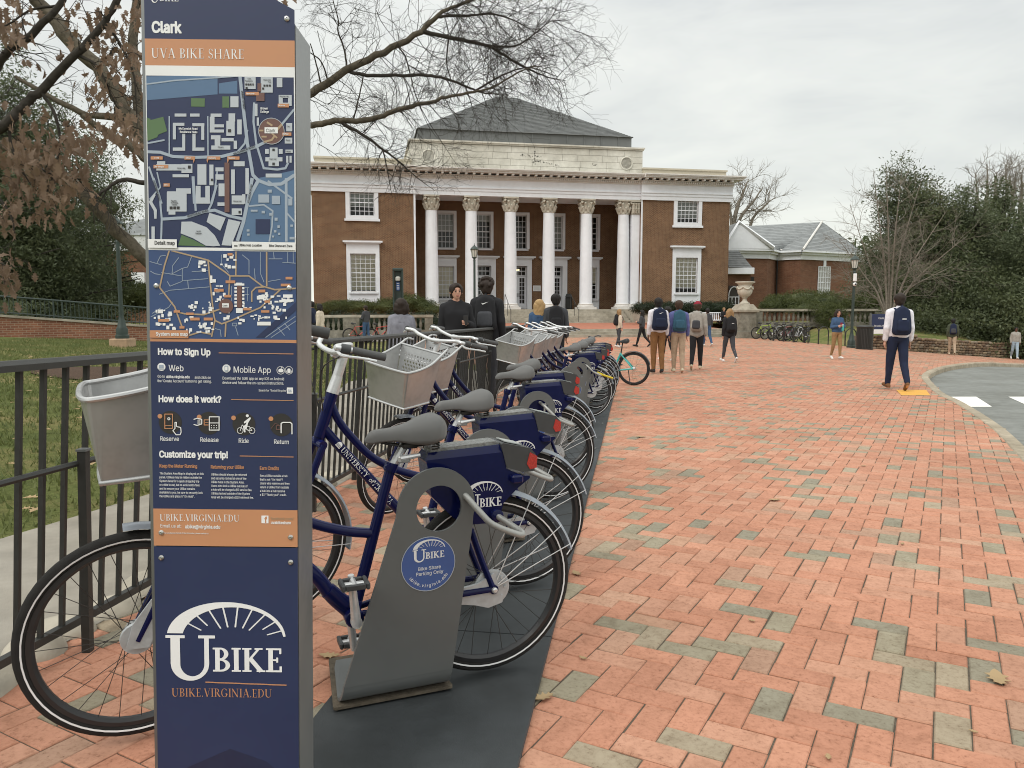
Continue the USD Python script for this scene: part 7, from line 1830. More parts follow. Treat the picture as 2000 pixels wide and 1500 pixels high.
    C.append(bone_hull([(pel + V(-.07, 0, hem), .104 + g), (pel + V(.07, 0, hem), .104 + g), (pel + V(-.075, 0, .19), .098 + g), (pel + V(.075, 0, .19), .098 + g)])); C.append(bone_hull([(pel + V(-.075, 0, .19), .098 + g), (pel + V(.075, 0, .19), .098 + g), (ch + V(-.095, 0, .03), .098 + g), (ch + V(.095, 0, .03), .098 + g)]))
    C.append(bone_hull([(ch + V(-.095, 0, .03), .095 + g), (ch + V(.095, 0, .03), .095 + g), (Ar[-1][0], .056 + g), (Ar[1][0], .056 + g), (nk + V(0, -.01, -.01), .066 + g * .5)]))
    for s in (-1, 1):
        sho, e, w = Ar[s]; C.append(bone_hull([(sho, .058 + g), (e, .048 + g)])); C.append(bone_hull([(e, .048 + g), (e * .15 + w * .85, .036 + g)]))
    if hood:
        C.append(bone_hull([(nk + V(0, -.075, -.01), .06), (nk + V(-.075, -.02, .01), .045), (nk + V(.075, -.02, .01), .045)]))
    tp = m3.Manifold.batch_boolean(C, m3.OpType.Add)
    cut = m3.Manifold.cube([2, 2, 1], True).translate([0, 0, float(pel[2] + hem - .05 - .5)])
    legs_only = tp
    obj('top', sc(wrinkle(soft(tp, .024, 4), .014, 13)), top, t, True)
    if collar:
        obj('collar', sc(soft(bone_hull([(nk + V(0, -.01, .03), .066), (nk + V(0, .0, .0), .072)]), .03, 2)), collar, t, True)
    # hair
    H = [bone_hull([(hd + V(0, -.016, .036), .0965), (hd + V(0, .02, .060), .070), (hd + V(0, -.035, -.03), .072), (hd + V(0, -.04, -.075), .045)], 18)]
    if hairstyle == 'curly':
        for q in range(40):
            a, b_ = rnd.uniform(0, 2 * PI), rnd.uniform(-.2, 1.4); d = V(math.cos(a) * math.cos(b_), math.sin(a) * math.cos(b_), math.sin(b_))
            if d[1] < .55: H.append(m3.Manifold.sphere(.03, 8).translate(list(map(float, hd + V(0, -.018, .045) + d * .095))))
    if hairstyle in ('long', 'bob'):
        z = -.33 if hairstyle == 'long' else -.12
        H.append(bone_hull([(hd + V(-.06, -.04, 0), .062), (hd + V(.06, -.04, 0), .062), (hd + V(-.07, -.05, z * .6), .055), (hd + V(.07, -.05, z * .6), .055), (hd + V(-.045, -.065, z), .03), (hd + V(.045, -.065, z), .03)], 12))
        for s in (-1, 1): H.append(bone_hull([(hd + V(s * .082, .01, .03), .03), (hd + V(s * .095, .01, z * .7), .03)], 10))
    if hairstyle == 'bun': H.append(m3.Manifold.sphere(.05, 12).translate(list(map(float, hd + V(0, -.10, .07)))))
    hm = m3.Manifold.batch_boolean(H, m3.OpType.Add)
    facecut = bone_hull([(hd + V(0, .11, -.03), .078), (hd + V(0, .105, .040), .062), (hd + V(0, .11, -.14), .06)], 14)
    hm = hm - facecut
    if hairstyle in ('short', 'curly', 'bun'):
        hm = hm - m3.Manifold.cube([.5, .5, .3], True).translate([float(hd[0]), float(hd[1]) + .262, float(hd[2]) - .155])
        hm = hm - m3.Manifold.cube([.5, .5, .3], True).translate([float(hd[0]), float(hd[1]), float(hd[2]) - .235])
    hs = soft(hm, .016, 2); v = np.array(hs.vertices); n = np.array(hs.vertex_normals)
    hs.vertices = v + n * (.010 * meshkit.noise(v * np.array([55, 55, 22]) + loc[0])[:, None] + .008 * meshkit.noise(v * 18 + loc[1])[:, None])
    obj('hair', sc(hs), hair, t, True)
    if cap:
        cm = bone_hull([(hd + V(0, -.012, .055), .104), (hd + V(0, .01, .06), .10)], 18) - m3.Manifold.cube([.6, .6, .3], True).translate([0, float(hd[1]), float(hd[2]) - .115])
        cm = cm + m3.Manifold.batch_hull([m3.Manifold.cylinder(.008, .065, .065, 16).translate([0, float(hd[1]) + .12, float(hd[2]) + .045]), m3.Manifold.cylinder(.008, .085, .085, 16).translate([0, float(hd[1]) + .03, float(hd[2]) + .045])])
        obj('cap', sc(soft(cm, .03, 2)), cap, t, 40)
    if face:
        for s in (-1, 1):
            e = trimesh.creation.icosphere(1, .0105); obj('eye', ((e.vertices * (1.3, .6, .7) + hd + V(s * .032, .088, .012)) * k + V(0, 0, rise), e.faces), 'eye_dark', t, True)
            obj('eyebrow', sc(soft(bone_hull([(hd + V(s * .018, .091, .034), .005), (hd + V(s * .048, .082, .036), .004)], 6), .05, 0)), hair, t, True)
        obj('mouth', sc(soft(bone_hull([(hd + V(-.020, .083, -.052), .005), (hd + V(.020, .083, -.052), .005), (hd + V(0, .087, -.053), .006)], 6), .05, 0)), 'lip', t, True)
    yc, ys_ = math.cos(yaw), math.sin(yaw)
    world = lambda p: np.array([loc[0] + k * (p[0] * yc - p[1] * ys_), loc[1] + k * (p[0] * ys_ + p[1] * yc), loc[2] + k * p[2] + rise])
    return {'t': t, 'pel': pel, 'ch': ch, 'nk': nk, 'hd': hd, 'arms': Ar, 'legs': Lg, 'k': k, 'loc': loc, 'yaw': yaw, 'world': world, 'rise': rise}

def backpack(pr, label, mat, base=None, w=.15, hgt=.44, mark=None, strap=None):
    """A rucksack on the back of the figure: bag, front pocket, straps, loop."""
    t = thing('backpack', label, 'backpack', (pr['loc'][0], pr['loc'][1], pr['loc'][2] + pr['rise']), pr['yaw']); k = pr['k']
    c = pr['ch'] + np.array([0, -.155, -.01]); fl = lambda m_: (np.array(m_.vertices) * k, np.array(m_.faces))
    bag = m3.Manifold.batch_hull([m3.Manifold.sphere(r, 14).translate(list(map(float, c + np.array(q)))) for q, r in (((-w * .62, 0, -.20), .075), ((w * .62, 0, -.20), .075), ((-w * .62, -.02, -.16), .075), ((w * .62, -.02, -.16), .075), ((-w * .5, .01, hgt * .36), .065), ((w * .5, .01, hgt * .36), .065), ((0, .01, hgt * .48), .06))])
    obj('bag', fl(soft(bag, .035, 3)), mat, t, True)
    pk = m3.Manifold.batch_hull([m3.Manifold.sphere(.04, 12).translate(list(map(float, c + np.array(q)))) for q in ((-w * .5, -.085, -.17), (w * .5, -.085, -.17), (-w * .46, -.075, -.02), (w * .46, -.075, -.02))])
    obj('front_pocket', fl(soft(pk, .035, 3)), base or mat, t, True)
    for s in (-1, 1):
        mb = MB(); pts = smooth_line([c + np.array([s * .08, .03, hgt * .42]), pr['nk'] + np.array([s * .105, -.03, .012]), pr['ch'] + np.array([s * .125, .115, .12]), pr['ch'] + np.array([s * .145, .12, -.06]), pr['ch'] + np.array([s * .16, .0, -.18]), c + np.array([s * w * .75, .05, -.2])], 4)
        mb.tube(pts, .018, 6).map(lambda v: v * k).build('strap', strap or mat, t, True)
    MB().tube([c + np.array([-.03, .03, hgt * .55]), c + np.array([0, .03, hgt * .64]), c + np.array([.03, .03, hgt * .55])], .009, 6).map(lambda v: v * k).build('loop', strap or mat, t, True)
    if mark == 'swoosh':
        sw_ = Polygon([(-.05, .012), (-.028, -.014), (.055, .026), (-.026, .002), (-.038, .006)]); yy = c[1] - .098
        MB().prism(sw_, .003, lambda v: (np.column_stack([c[0] + v[:, 0], yy + .003 - v[:, 2] + v[:, 1] * .10, c[2] + .13 + v[:, 1]]) * k)).build('logo', 'nike_white', t, False)
    if mark == 'label':
        MB().box(c + np.array([-.035, -.125, .02]), c + np.array([.035, -.105, .035])).map(lambda v: v * k).build('logo', 'nike_white', t, False)
    return t
def stand(px, Y, dz=0.0):
    q_ = at(px, 700, Y); return (q_[0], q_[1], float(T(q_[0], q_[1])) + dz)
AWAY, TOWARD, RIGHT_, LEFT_ = 0.0, PI, -PI / 2, PI / 2
pw = person('man in white shirt and navy jeans walking away beside the yellow mat', stand(1752, 14.75), -.12, 1.80, 'cloth_white', 'cloth_navy', 'shoe_brown', 'hair_dark', 'skin_light', .22, ('down', 'down'), collar='cloth_white')
backpack(pw, 'navy backpack with brown leather base on the man in the white shirt', 'cloth_navy', mark='label', w=.15)
p2 = person('student in brown trousers and pale sleeves with a dark hood, standing behind the teal bicycle', stand(1284, 19.2), .10, 1.82, 'cloth_white', 'cloth_brown', 'shoe_black', 'hair_black', 'skin_dark', .05, ('down', 'down'), hood=True, jacket=1.3, collar='cloth_charcoal')
backpack(p2, 'large navy backpack with a white tick on the student in brown trousers', 'cloth_navy', w=.19, mark='swoosh')
p3 = person('student in purple blue shirt and beige trousers standing with his back turned', stand(1324, 19.3), -.05, 1.76, 'cloth_purple', 'cloth_khaki', 'shoe_cream', 'hair_brown', 'skin_light', .10, ('down', 'down'))
backpack(p3, 'teal backpack on the student in the purple blue shirt', 'cloth_teal', w=.16, strap='cloth_charcoal')
p4 = person('student in red cap and grey hoodie with black trousers', stand(1360, 20.4), -.35, 1.75, 'cloth_grey', 'cloth_black', 'shoe_cream', 'hair_brown', 'skin_light', -.20, ('pocket', 'down'), hood=True, jacket=1.5, cap='cloth_maroon')
backpack(p4, 'pale grey backpack on the student in the red cap', 'cloth_grey', base='cloth_charcoal', w=.13, strap='cloth_charcoal')
p5 = person('woman with long honey hair in black jacket and grey leggings walking away', stand(1423, 23.8), .15, 1.64, 'cloth_black', 'cloth_charcoal', 'shoe_white', 'hair_honey', 'skin_light', .30, ('down', 'down'), 'long', jacket=1.8, female=True)
backpack(p5, 'black backpack on the woman with long honey hair', 'cloth_black', w=.14, mark='label')
p6 = person('woman in denim jacket and tan trousers walking towards the viewer, looking at her phone', stand(1633, 25.6), PI + .08, 1.60, 'cloth_denim', 'cloth_tan', 'shoe_white', 'hair_dark', 'skin_light', .14, ('hold', 'hold'), 'bob', face=True, female=True, jacket=1.3)
def held(name, label, cat, pr, p, build):
    w_ = pr['world'](p); t = thing(name, label, cat, w_, pr['yaw']); build(t); return t
def mk_phone(t):
    MB().box((-.036, -.005, -.072), (.036, .005, .072), .004).build('case', 'cloth_maroon', t); MB().box((-.032, -.0075, -.064), (.032, -.0052, .064)).build('screen', 'sign_black', t, False)
hand = (p6['arms'][1][2] + p6['arms'][-1][2]) / 2 + np.array([0, .07, .05])
held('phone', 'dark red phone in the hands of the woman in the denim jacket', 'phone', p6, hand, mk_phone)
held('bottle', 'pale blue water bottle held by the woman in the denim jacket', 'bottle', p6, p6['arms'][-1][2] + np.array([.03, .06, -.16]), lambda t: (MB().lathe([(.03, 0), (.036, .02), (.036, .15), (.018, .18), (.018, .20)], n=14).build('bottle', 'bike_teal', t, 30), MB().lathe([(.021, .185), (.021, .215), (0, .215)], n=12).build('lid', 'sign_white', t, 30)))
p7 = person('woman with long brown hair and pink scarf standing sideways before the low steps', stand(1208, 33.6), -1.2, 1.62, 'cloth_cream', 'cloth_charcoal', 'shoe_white', 'hair_honey', 'skin_light', .12, ('hold', 'down'), 'long', jacket=1.5, female=True, collar='cloth_pink')
sc_ = MB().tube(smooth_line([p7['nk'] + (.02, .08, 0), p7['ch'] + (.03, .14, .1), p7['ch'] + (.035, .15, -.15), p7['ch'] + (.035, .145, -.42)], 4), .045, 8).map(lambda v: v * p7['k']); sc_.build('scarf', 'cloth_pink', p7['t'], True)
backpack(p7, 'small black backpack on the woman with the pink scarf', 'cloth_black', w=.11)
person('woman with long black hair in black leggings walking left with her phone', stand(1253, 34.2), 1.1, 1.62, 'cloth_charcoal', 'cloth_black', 'shoe_black', 'hair_black', 'skin_light', .30, ('hold', 'hold'), 'long', female=True)
person('student in black standing half hidden behind the purple blue shirt', stand(1303, 24.6), .6, 1.68, 'cloth_black', 'cloth_black', 'shoe_white', 'hair_black', 'skin_tan', .16, female=True)
person('student in jeans half hidden behind the red capped one, far away', stand(1380, 34.8), .3, 1.66, 'cloth_charcoal', 'cloth_denim', 'shoe_white', 'hair_black', 'skin_light', .2)
p11 = person('dark haired man in black hoodie facing the viewer behind the fence, phone in hand', stand(891, 12.2), PI + .35, 1.86, 'cloth_black', 'cloth_charcoal', 'shoe_black', 'hair_dark', 'skin_light', .1, ('hold', 'down'), hood=True, face=True, jacket=1.4)
held('phone', 'black phone in the hand of the man in the black hoodie', 'phone', p11, p11['arms'][-1][2] + np.array([.05, .09, .05]), lambda t: MB().box((-.036, -.005, -.072), (.036, .005, .072), .004).build('case', 'sign_black', t))
p12 = person('curly haired man in black hoodie seen from behind beyond the fence', stand(951, 12.9), -.1, 1.97, 'cloth_black', 'cloth_charcoal', 'shoe_black', 'hair_dark', 'skin_light', .05, ('down', 'down'), 'curly', hood=True, jacket=1.8)
backpack(p12, 'black backpack with a white tick on the curly haired man', 'cloth_black', w=.15, mark='swoosh', base='cloth_charcoal')
p13 = person('dark bobbed woman in patterned grey jacket behind the fence', stand(785, 12.4), .2, 1.64, 'cloth_pattern', 'cloth_charcoal', 'shoe_black', 'hair_dark', 'skin_light', .1, ('down', 'down'), 'bob', female=True, jacket=1.6)
p14 = person('blond woman in denim jacket with her back turned beyond the bikes', stand(1053, 16.6), 0, 1.72, 'cloth_denim', 'cloth_denim', 'shoe_white', 'hair_blond', 'skin_light', .1, ('down', 'down'), 'long', female=True, jacket=1.5)
p15 = person('man with short black hair and dark jacket beside the blond woman', stand(1085, 16.4), 0, 1.83, 'cloth_charcoal', 'cloth_black', 'shoe_black', 'hair_black', 'skin_tan', .1)
backpack(p15, 'black backpack on the man beside the blond woman', 'cloth_black', w=.14)
dq = Bp([(-.72, 2.6, 0)])[0]
person('blond woman in white top and pale jeans coming down from the porch doors', (dq[0], dq[1], FL), PI + .1, 1.62, 'cloth_white', 'cloth_jean_light', 'shoe_white', 'hair_honey', 'skin_light', .2, ('hold', 'down'), 'long', face=True, female=True)
p17 = person('person in dark jacket and blue jeans standing by the left balustrade', stand(716, 36.6), 1.0, 1.72, 'cloth_charcoal', 'cloth_denim', 'shoe_black', 'hair_dark', 'skin_light', .1, ('hold', 'hold'))
p18 = person('woman in cream coat with black hair walking on the far path by the pylon edge', stand(627, 27.5), 1.4, 1.64, 'cloth_cream', 'cloth_black', 'shoe_black', 'hair_black', 'skin_light', .25, ('down', 'down'), 'bob', female=True, jacket=2)
person('person in dark blue jacket walking just left of the cream coat', stand(612, 28.2), 1.4, 1.70, 'cloth_navy', 'cloth_black', 'shoe_black', 'hair_black', 'skin_light', .2)
p21 = person('man in olive jacket and khaki trousers walking away along the stone wall', stand(1858, 37.0), -.4, 1.70, 'cloth_olive', 'cloth_khaki', 'shoe_cream', 'hair_black', 'skin_dark', .24, jacket=1.6)
backpack(p21, 'dark backpack on the man in the olive jacket', 'cloth_navy', base='cloth_charcoal', w=.14)
p22 = person('man in grey hoodie and pale jeans walking towards the viewer at the right edge', stand(1981, 41.0), PI - .3, 1.66, 'cloth_grey', 'cloth_jean_light', 'shoe_white', 'hair_black', 'skin_dark', .22, hood=True, face=True, jacket=1.4)
lq = (bn[0] + .35, bn[1] - .05, .14 + .10)
p20 = person('person in black lounging on the white bench', (bn[0] + .62, bn[1] - .15, .14 - .12), PI + .25, 1.55, 'cloth_black', 'cloth_black', 'shoe_black', 'hair_honey', 'skin_light', .9, ('hold', 'hold'))

# ---------------------------------------------------------------- trees, bushes, leaves
plain('bark_oak', (0.105, 0.090, 0.068), 0.95, var=.35, scale=14, bump=.9, bscale=38, spec=.1, dirt=.3)
plain('bark_dark', (0.045, 0.040, 0.034), 0.95, var=.35, scale=14, bump=.8, bscale=40, spec=.1)
plain('bark_grey', (0.20, 0.175, 0.145), 0.95, var=.3, scale=10, bump=.6, bscale=30, spec=.1)
leafy('oak_leaf', (0.095, 0.062, 0.042), (0.36, 0.25, 0.168), 0.3, 0.7, 1.5)
leafy('dry_leaf', (0.36, 0.25, 0.13), (0.52, 0.39, 0.23), 0.2, 0.7, 3.0)
leafy('holly_green', (0.034, 0.046, 0.020), (0.21, 0.235, 0.11), 0.2, 0.5, .55)
leafy('conifer_green', (0.042, 0.058, 0.028), (0.215, 0.24, 0.125), 0.2, 0.6, .6)
leafy('yew_green', (0.030, 0.043, 0.013), (0.165, 0.175, 0.052), 0.2, 0.6, 1.5)
leafy('hedge_green', (0.012, 0.020, 0.009), (0.04, 0.06, 0.025), 0.15, 0.5, 1.5)
def rot_to(d):
    d = d / (np.linalg.norm(d) + 1e-9); a = np.array([0, 0, 1.0]) if abs(d[2]) < .9 else np.array([1.0, 0, 0]); u = np.cross(a, d); u /= np.linalg.norm(u); return u, np.cross(d, u)
class Twigs:
    """Limbs given by hand plus twigs that grow out of them."""
    def __init__(s, seed, droop=-.12, flat=.5):
        s.r = np.random.default_rng(seed); s.lines = []; s.droop = droop; s.flat = flat; s.tips = []
    def limb(s, pts, rad, n=5):
        p = smooth_line(pts, n); r = np.interp(np.linspace(0, 1, len(p)), np.linspace(0, 1, len(rad)), rad)
        wob = s.r.normal(0, .18, p.shape) * r[:, None]; p[1:-1] += wob[1:-1]
        s.lines.append((p, r)); return p, r
    def grow(s, p0, d, L, r, lvl, nseg=5, kids=5, spread=.9):
        d = d / np.linalg.norm(d); pts = [p0]; st = L / nseg
        for k in range(nseg):
            d = d + s.r.normal(0, .17, 3) * np.array([1, s.flat, 1]) + np.array([0, 0, s.droop * (k / nseg)]); d /= np.linalg.norm(d); pts.append(pts[-1] + d * st)
        pts = np.array(pts); rr_ = np.linspace(r, r * .35, len(pts)); s.lines.append((pts, rr_)); s.tips.append((pts[-1], d))
        if lvl > 0:
            for q in range(kids):
                f = s.r.uniform(.2, 1.0) * nseg; i = min(int(f), nseg - 1); b = pts[i] + (pts[i + 1] - pts[i]) * (f - i); t = pts[i + 1] - pts[i]; t /= np.linalg.norm(t)
                side = s.r.normal(0, 1, 3) * np.array([1, s.flat, 1]); side -= t * (side @ t); side /= np.linalg.norm(side) + 1e-9
                s.grow(b, t * s.r.uniform(.55, 1.0) + side * spread * s.r.uniform(.5, 1.0), L * s.r.uniform(.42, .68), max(r * .55, .0022), lvl - 1, max(3, nseg - 1), kids, spread)
    def sprout(s, line, n, L, r, lvl, a=.15, b=1.0, spread=1.0, kids=4, bias=(0, 0, 0)):
        p, rad = line
        for q in range(n):
            f = s.r.uniform(a, b) * (len(p) - 1); i = min(int(f), len(p) - 2); c = p[i] + (p[i + 1] - p[i]) * (f - i); t = p[i + 1] - p[i]; t /= np.linalg.norm(t)
            side = s.r.normal(0, 1, 3) * np.array([1, s.flat, 1]) + np.array(bias); side -= t * (side @ t); side /= np.linalg.norm(side) + 1e-9
            s.grow(c, t * s.r.uniform(.3, .9) + side * spread, L * s.r.uniform(.5, 1.15), min(r, rad[i] * .7), lvl, 5, kids)
    def mesh(s, thick=0.0, sel=None):
        mb = MB()
        for p, r in s.lines:
            if (r.max() >= thick) if sel is None else sel(r.max()):
                mb.tube(p, np.maximum(r, .0016), 8 if r.max() > .05 else (5 if r.max() > .012 else 3), cap=False)
        return mb
OY = 15.3
oak = UsdGeom.Xform.Define(stage, numbered('/World/oak_tree')); tag(oak, 'large bare oak behind the pylon, its limbs spreading across the sky', 'tree')
K_ = lambda L, Y=OY: [at(x, y, Y + (q[0] if q else 0)) for x, y, *q in L]
tw = Twigs(21)
R_ = OY / 1500
base = np.array([at(410, 690, OY)[0], OY, float(T(at(410, 690, OY)[0], OY)) - .2])
trunk = [base, *K_([(408, 600), (402, 500), (396, 420), (392, 330)])]
tw.limb(trunk, [.46, .34, .30, .28, .26]); main = []
for pts, rad in (([(394, 350), (330, 305), (285, 268), (238, 200), (190, 130), (110, 45), (50, -30)], [.22, .18, .165, .15, .14, .13, .11]),
                 ([(404, 560, -.1), (345, 538, -.3), (294, 514, -.4), (225, 445, -.6), (160, 372, -.8), (85, 320, -1), (-30, 270, -1.3)], [.18, .14, .125, .115, .105, .09, .07]),
                 ([(390, 340), (325, 300, .2), (283, 262, .3), (268, 180, .4), (258, 90, .5), (272, -20, .6)], [.16, .12, .10, .095, .09, .08]),
                 ([(285, 268, .1), (235, 230, .2), (170, 225, .3), (100, 190, .3), (30, 150, .4)], [.10, .075, .06, .05, .035]),
                 ([(160, 225, -.4), (215, 262, -.3), (260, 290, -.2), (320, 330, 0)], [.05, .07, .08, .09]),
                 ([(294, 360, -.5), (240, 352, -.6), (205, 372, -.7), (180, 395, -.8)], [.05, .04, .03, .015]),
                 ([(392, 340), (470, 275, -.2), (560, 212, -.4), (608, 182, -.4), (675, 138, -.4), (750, 102, -.4), (822, 61, -.4), (864, 24, -.4), (915, 3, -.4), (965, -18, -.4)], [.15, .11, .085, .076, .07, .062, .052, .036, .028, .02]),
                 ([(396, 400), (480, 300, -.5), (560, 253, -.7), (609, 245, -.7), (654, 237, -.7), (687, 236, -.7), (732, 231, -.7), (771, 216, -.7), (804, 207, -.7), (840, 200, -.7), (870, 190, -.7), (924, 180, -.7), (960, 171, -.7), (1026, 135, -.7), (1065, 128, -.7)], [.13, .085, .066, .06, .056, .054, .048, .046, .042, .036, .030, .024, .02, .013, .006]),
                 ([(822, 61, -.4), (876, 73, -.4), (924, 82, -.4), (960, 93, -.4), (990, 111, -.4), (1026, 132, -.4), (1068, 150, -.4), (1105, 158, -.4)], [.040, .038, .034, .030, .026, .02, .012, .006]),
                 ([(674, 138, -.4), (717, 147, -.4), (786, 147, -.4), (834, 147, -.5), (876, 155, -.6), (918, 172, -.7), (948, 182, -.7), (990, 184, -.7)], [.036, .034, .031, .029, .025, .02, .014, .007]),
                 ([(669, 240, -.7), (714, 267, -.7), (747, 291, -.7), (768, 306, -.7), (792, 327, -.7), (816, 348, -.7), (849, 372, -.7)], [.032, .027, .022, .018, .013, .009, .004]),
                 ([(747, 291, -.7), (753, 315, -.7), (759, 345, -.7), (766, 385, -.7)], [.016, .013, .009, .004]),
                 ([(857, 33, -.4), (879, 31, -.4), (921, 30, -.4), (960, 27, -.4), (1000, 38, -.4), (1040, 60, -.4)], [.028, .026, .022, .018, .012, .006]),
                 ([(945, 88, -.4), (1005, 90, -.4), (1044, 66, -.4), (1075, 42, -.4), (1110, 40, -.4)], [.022, .018, .013, .008, .004]),
                 ([(924, 180, -.7), (975, 150, -.7), (1030, 132, -.7), (1090, 150, -.8)], [.02, .016, .011, .006]),
                 ([(876, 73, -.4), (873, 105, -.45), (873, 129, -.5), (880, 154, -.6)], [.017, .015, .013, .011]),
                 ([(690, 236, -.7), (702, 186, -.55), (710, 147, -.4)], [.015, .013, .012]),
                 ([(678, 136, -.4), (673, 99, -.4), (660, 60, -.4), (661, 39, -.4), (648, -8, -.4)], [.02, .017, .014, .012, .008]),
                 ([(777, 90, -.4), (792, 111, -.45), (801, 144, -.5), (810, 180, -.6), (828, 222, -.65), (858, 270, -.7), (897, 330, -.7)], [.016, .014, .012, .010, .008, .006, .003]),
                 ([(628, 170, -.4), (618, 126, -.35), (606, 85, -.3)], [.017, .014, .010]), ([(642, 160, -.4), (627, 120, -.4), (606, 103, -.4)], [.017, .014, .010]),
                 ([(786, 148, -.4), (795, 171, -.5), (801, 206, -.7)], [.011, .010, .009]), ([(747, 292, -.7), (738, 318, -.7), (741, 354, -.7)], [.012, .008, .003])):
    main.append(tw.limb(K_(pts), rad))
for i, n, L in ((6, 52, 1.25), (7, 46, 1.0), (8, 44, 1.0), (9, 28, .8), (10, 24, .65), (12, 30, .95), (13, 28, .85), (14, 22, .75), (17, 14, .7), (18, 20, .45)):
    tw.sprout(main[i], n, L, .0085, 2, .26 if i in (6, 7) else .1, 1.0, 1.0, 4, (.25, 0, -.05))
for i in (11, 22): tw.sprout(main[i], 8, .45, .006, 1, .1, 1, 1, 4, (0, 0, -.4))
for i in (0, 2, 3, 5): tw.sprout(main[i], 14, .9, .010, 1, .2, 1.0, 1.0, 4)
# twig fans at the crown's outer edge
for px, py in ((640, 25), (690, 15), (620, 60), (735, 20), (760, 10), (800, 0), (930, 12), (1000, 20), (1080, 30), (1120, 60), (1060, 100), (640, 205), (660, 190), (620, 280), (650, 285)):
    tw.grow(at(px, py, OY + rnd.uniform(-1, 1)), np.array([rnd.uniform(-.2, 1), rnd.uniform(-.3, .3), rnd.uniform(-.6, .5)]), rnd.uniform(.6, 1.1), .008, 2, 5, 4, 1.0)
tw.mesh(.06).build('trunk', 'bark_oak', oak, True)
k_ = 0
for p, r in tw.lines:
    if .02 <= r.max() < .06:
        MB().tube(p, r, 7, cap=False).build('branch', 'bark_dark', oak, True)
tw.mesh(sel=lambda r: r < .02).build('twigs', 'bark_dark', oak, True, kind='stuff')

# nearer oak branch with dead brown leaves hanging at the left
OL = 7.6
br = UsdGeom.Xform.Define(stage, numbered('/World/oak_branch')); tag(br, 'dark nearer oak branch reaching in from the left, hung with dead brown leaves', 'branch')
t2 = Twigs(5, -.2, .8); N_ = lambda L: [at(x, y, OL + (q[0] if q else 0)) for x, y, *q in L]
m2 = [t2.limb(N_(pts), rad) for pts, rad in (([(-240, 330, .4), (-120, 300, .2), (0, 252), (45, 208), (80, 175), (150, 105), (205, 42), (240, -20)], [.075, .062, .05, .045, .04, .036, .032, .028]),
     ([(-120, 300, .2), (-40, 190, .1), (0, 118), (60, 68), (117, 10), (140, -30)], [.05, .045, .04, .036, .03, .028]), ([(60, 190), (20, 250), (30, 310), (60, 360)], [.02, .016, .012, .006]), ([(80, 178), (110, 230), (115, 300), (90, 380)], [.018, .015, .010, .006]),
     ([(150, 105), (190, 130), (215, 180), (250, 250)], [.018, .014, .010, .006]), ([(200, 45), (235, 85), (262, 150), (268, 250)], [.016, .013, .010, .005]), ([(-60, 280, .1), (-20, 360), (20, 420), (30, 470)], [.02, .016, .012, .006]), ([(-120, 300, .2), (-80, 420), (-20, 500), (15, 520)], [.018, .015, .010, .006]), ([(117, 10), (60, 20), (20, 45), (-10, 60)], [.014, .011, .008, .005]), ([(60, 320), (100, 340), (150, 350), (175, 345)], [.012, .01, .008, .004]))]
for l_ in m2[:2]: t2.sprout(l_, 12, .42, .007, 1, .2, 1, 1, 3)
for l_ in m2[2:]: t2.sprout(l_, 10, .30, .005, 1, .15, 1, 1, 3, (0, 0, -.2))
t2.mesh(.012).build('limb', 'bark_dark', br, True)
t2.mesh(sel=lambda r: r < .012).build('twigs', 'bark_dark', br, True, kind='stuff')
oakleaf = np.array([(0, 0), (.06, .10), (.20, .13), (.13, .24), (.16, .33), (.36, .36), (.22, .48), (.20, .56), (.34, .66), (.17, .74), (.14, .84), (.06, .95), (0, 1.0)]); oakleaf = np.vstack([oakleaf, (oakleaf * (-1, 1))[-2:0:-1]])
def leaf_mesh(c, L, r):
    """One lobed leaf with a curled blade, hanging from its stalk."""
    sc = np.vstack([[(0, .5)], oakleaf]); x, y = sc[:, 0] * L * .95, sc[:, 1] * L
    z = -abs(sc[:, 0]) ** 1.5 * L * r.uniform(-.9, .9) + (sc[:, 1] - .5) ** 2 * L * r.uniform(-.7, .7)
    a, b, g_ = r.uniform(0, 2 * PI), r.normal(0, .55), r.normal(0, .6); v = np.stack([x, y, z], 1)
    Rz = lambda t: np.array([[math.cos(t), -math.sin(t), 0], [math.sin(t), math.cos(t), 0], [0, 0, 1]]); Rx = lambda t: np.array([[1, 0, 0], [0, math.cos(t), -math.sin(t)], [0, math.sin(t), math.cos(t)]]); Ry = lambda t: np.array([[math.cos(t), 0, math.sin(t)], [0, 1, 0], [-math.sin(t), 0, math.cos(t)]])
    v = v @ (Rz(a) @ Rx(-PI / 2 - .2 + b) @ Ry(g_ * 1.6)).T + c
    n = len(oakleaf); f = [(0, k + 1, (k + 1) % n + 1) for k in range(n)]
    return v, f
rl = np.random.default_rng(9); leaves = []
for (px, py, sx, sy, n) in ((60, 330, 55, 40, 110), (110, 370, 55, 35, 90), (40, 290, 40, 35, 60), (130, 300, 45, 40, 60), (20, 400, 25, 40, 40), (10, 530, 22, 35, 46), (150, 265, 45, 30, 50), (200, 250, 40, 28, 34), (250, 240, 22, 40, 26), (265, 290, 15, 30, 16), (230, 60, 35, 40, 40), (255, 110, 22, 40, 34), (180, 40, 40, 30, 24), (30, 50, 30, 20, 26), (20, 60, 30, 25, 16), (190, 160, 22, 25, 14), (205, 200, 25, 20, 12), (60, 230, 25, 30, 18), (90, 420, 35, 15, 20), (30, 10, 40, 15, 14), (270, 30, 15, 30, 16), (210, 110, 20, 20, 10), (985 * 0 + 545, -5, 16, 12, 8)):
    for _ in range(n):
        Y = OL + rl.normal(0, .35); c = at(px + rl.normal(0, sx * .62), py + rl.normal(0, sy * .62), Y); leaves.append((c, rl.uniform(.075, .14), Y))
for l_ in t2.tips[:400:3]:
    leaves.append((l_[0], rl.uniform(.08, .13), l_[0][1]))
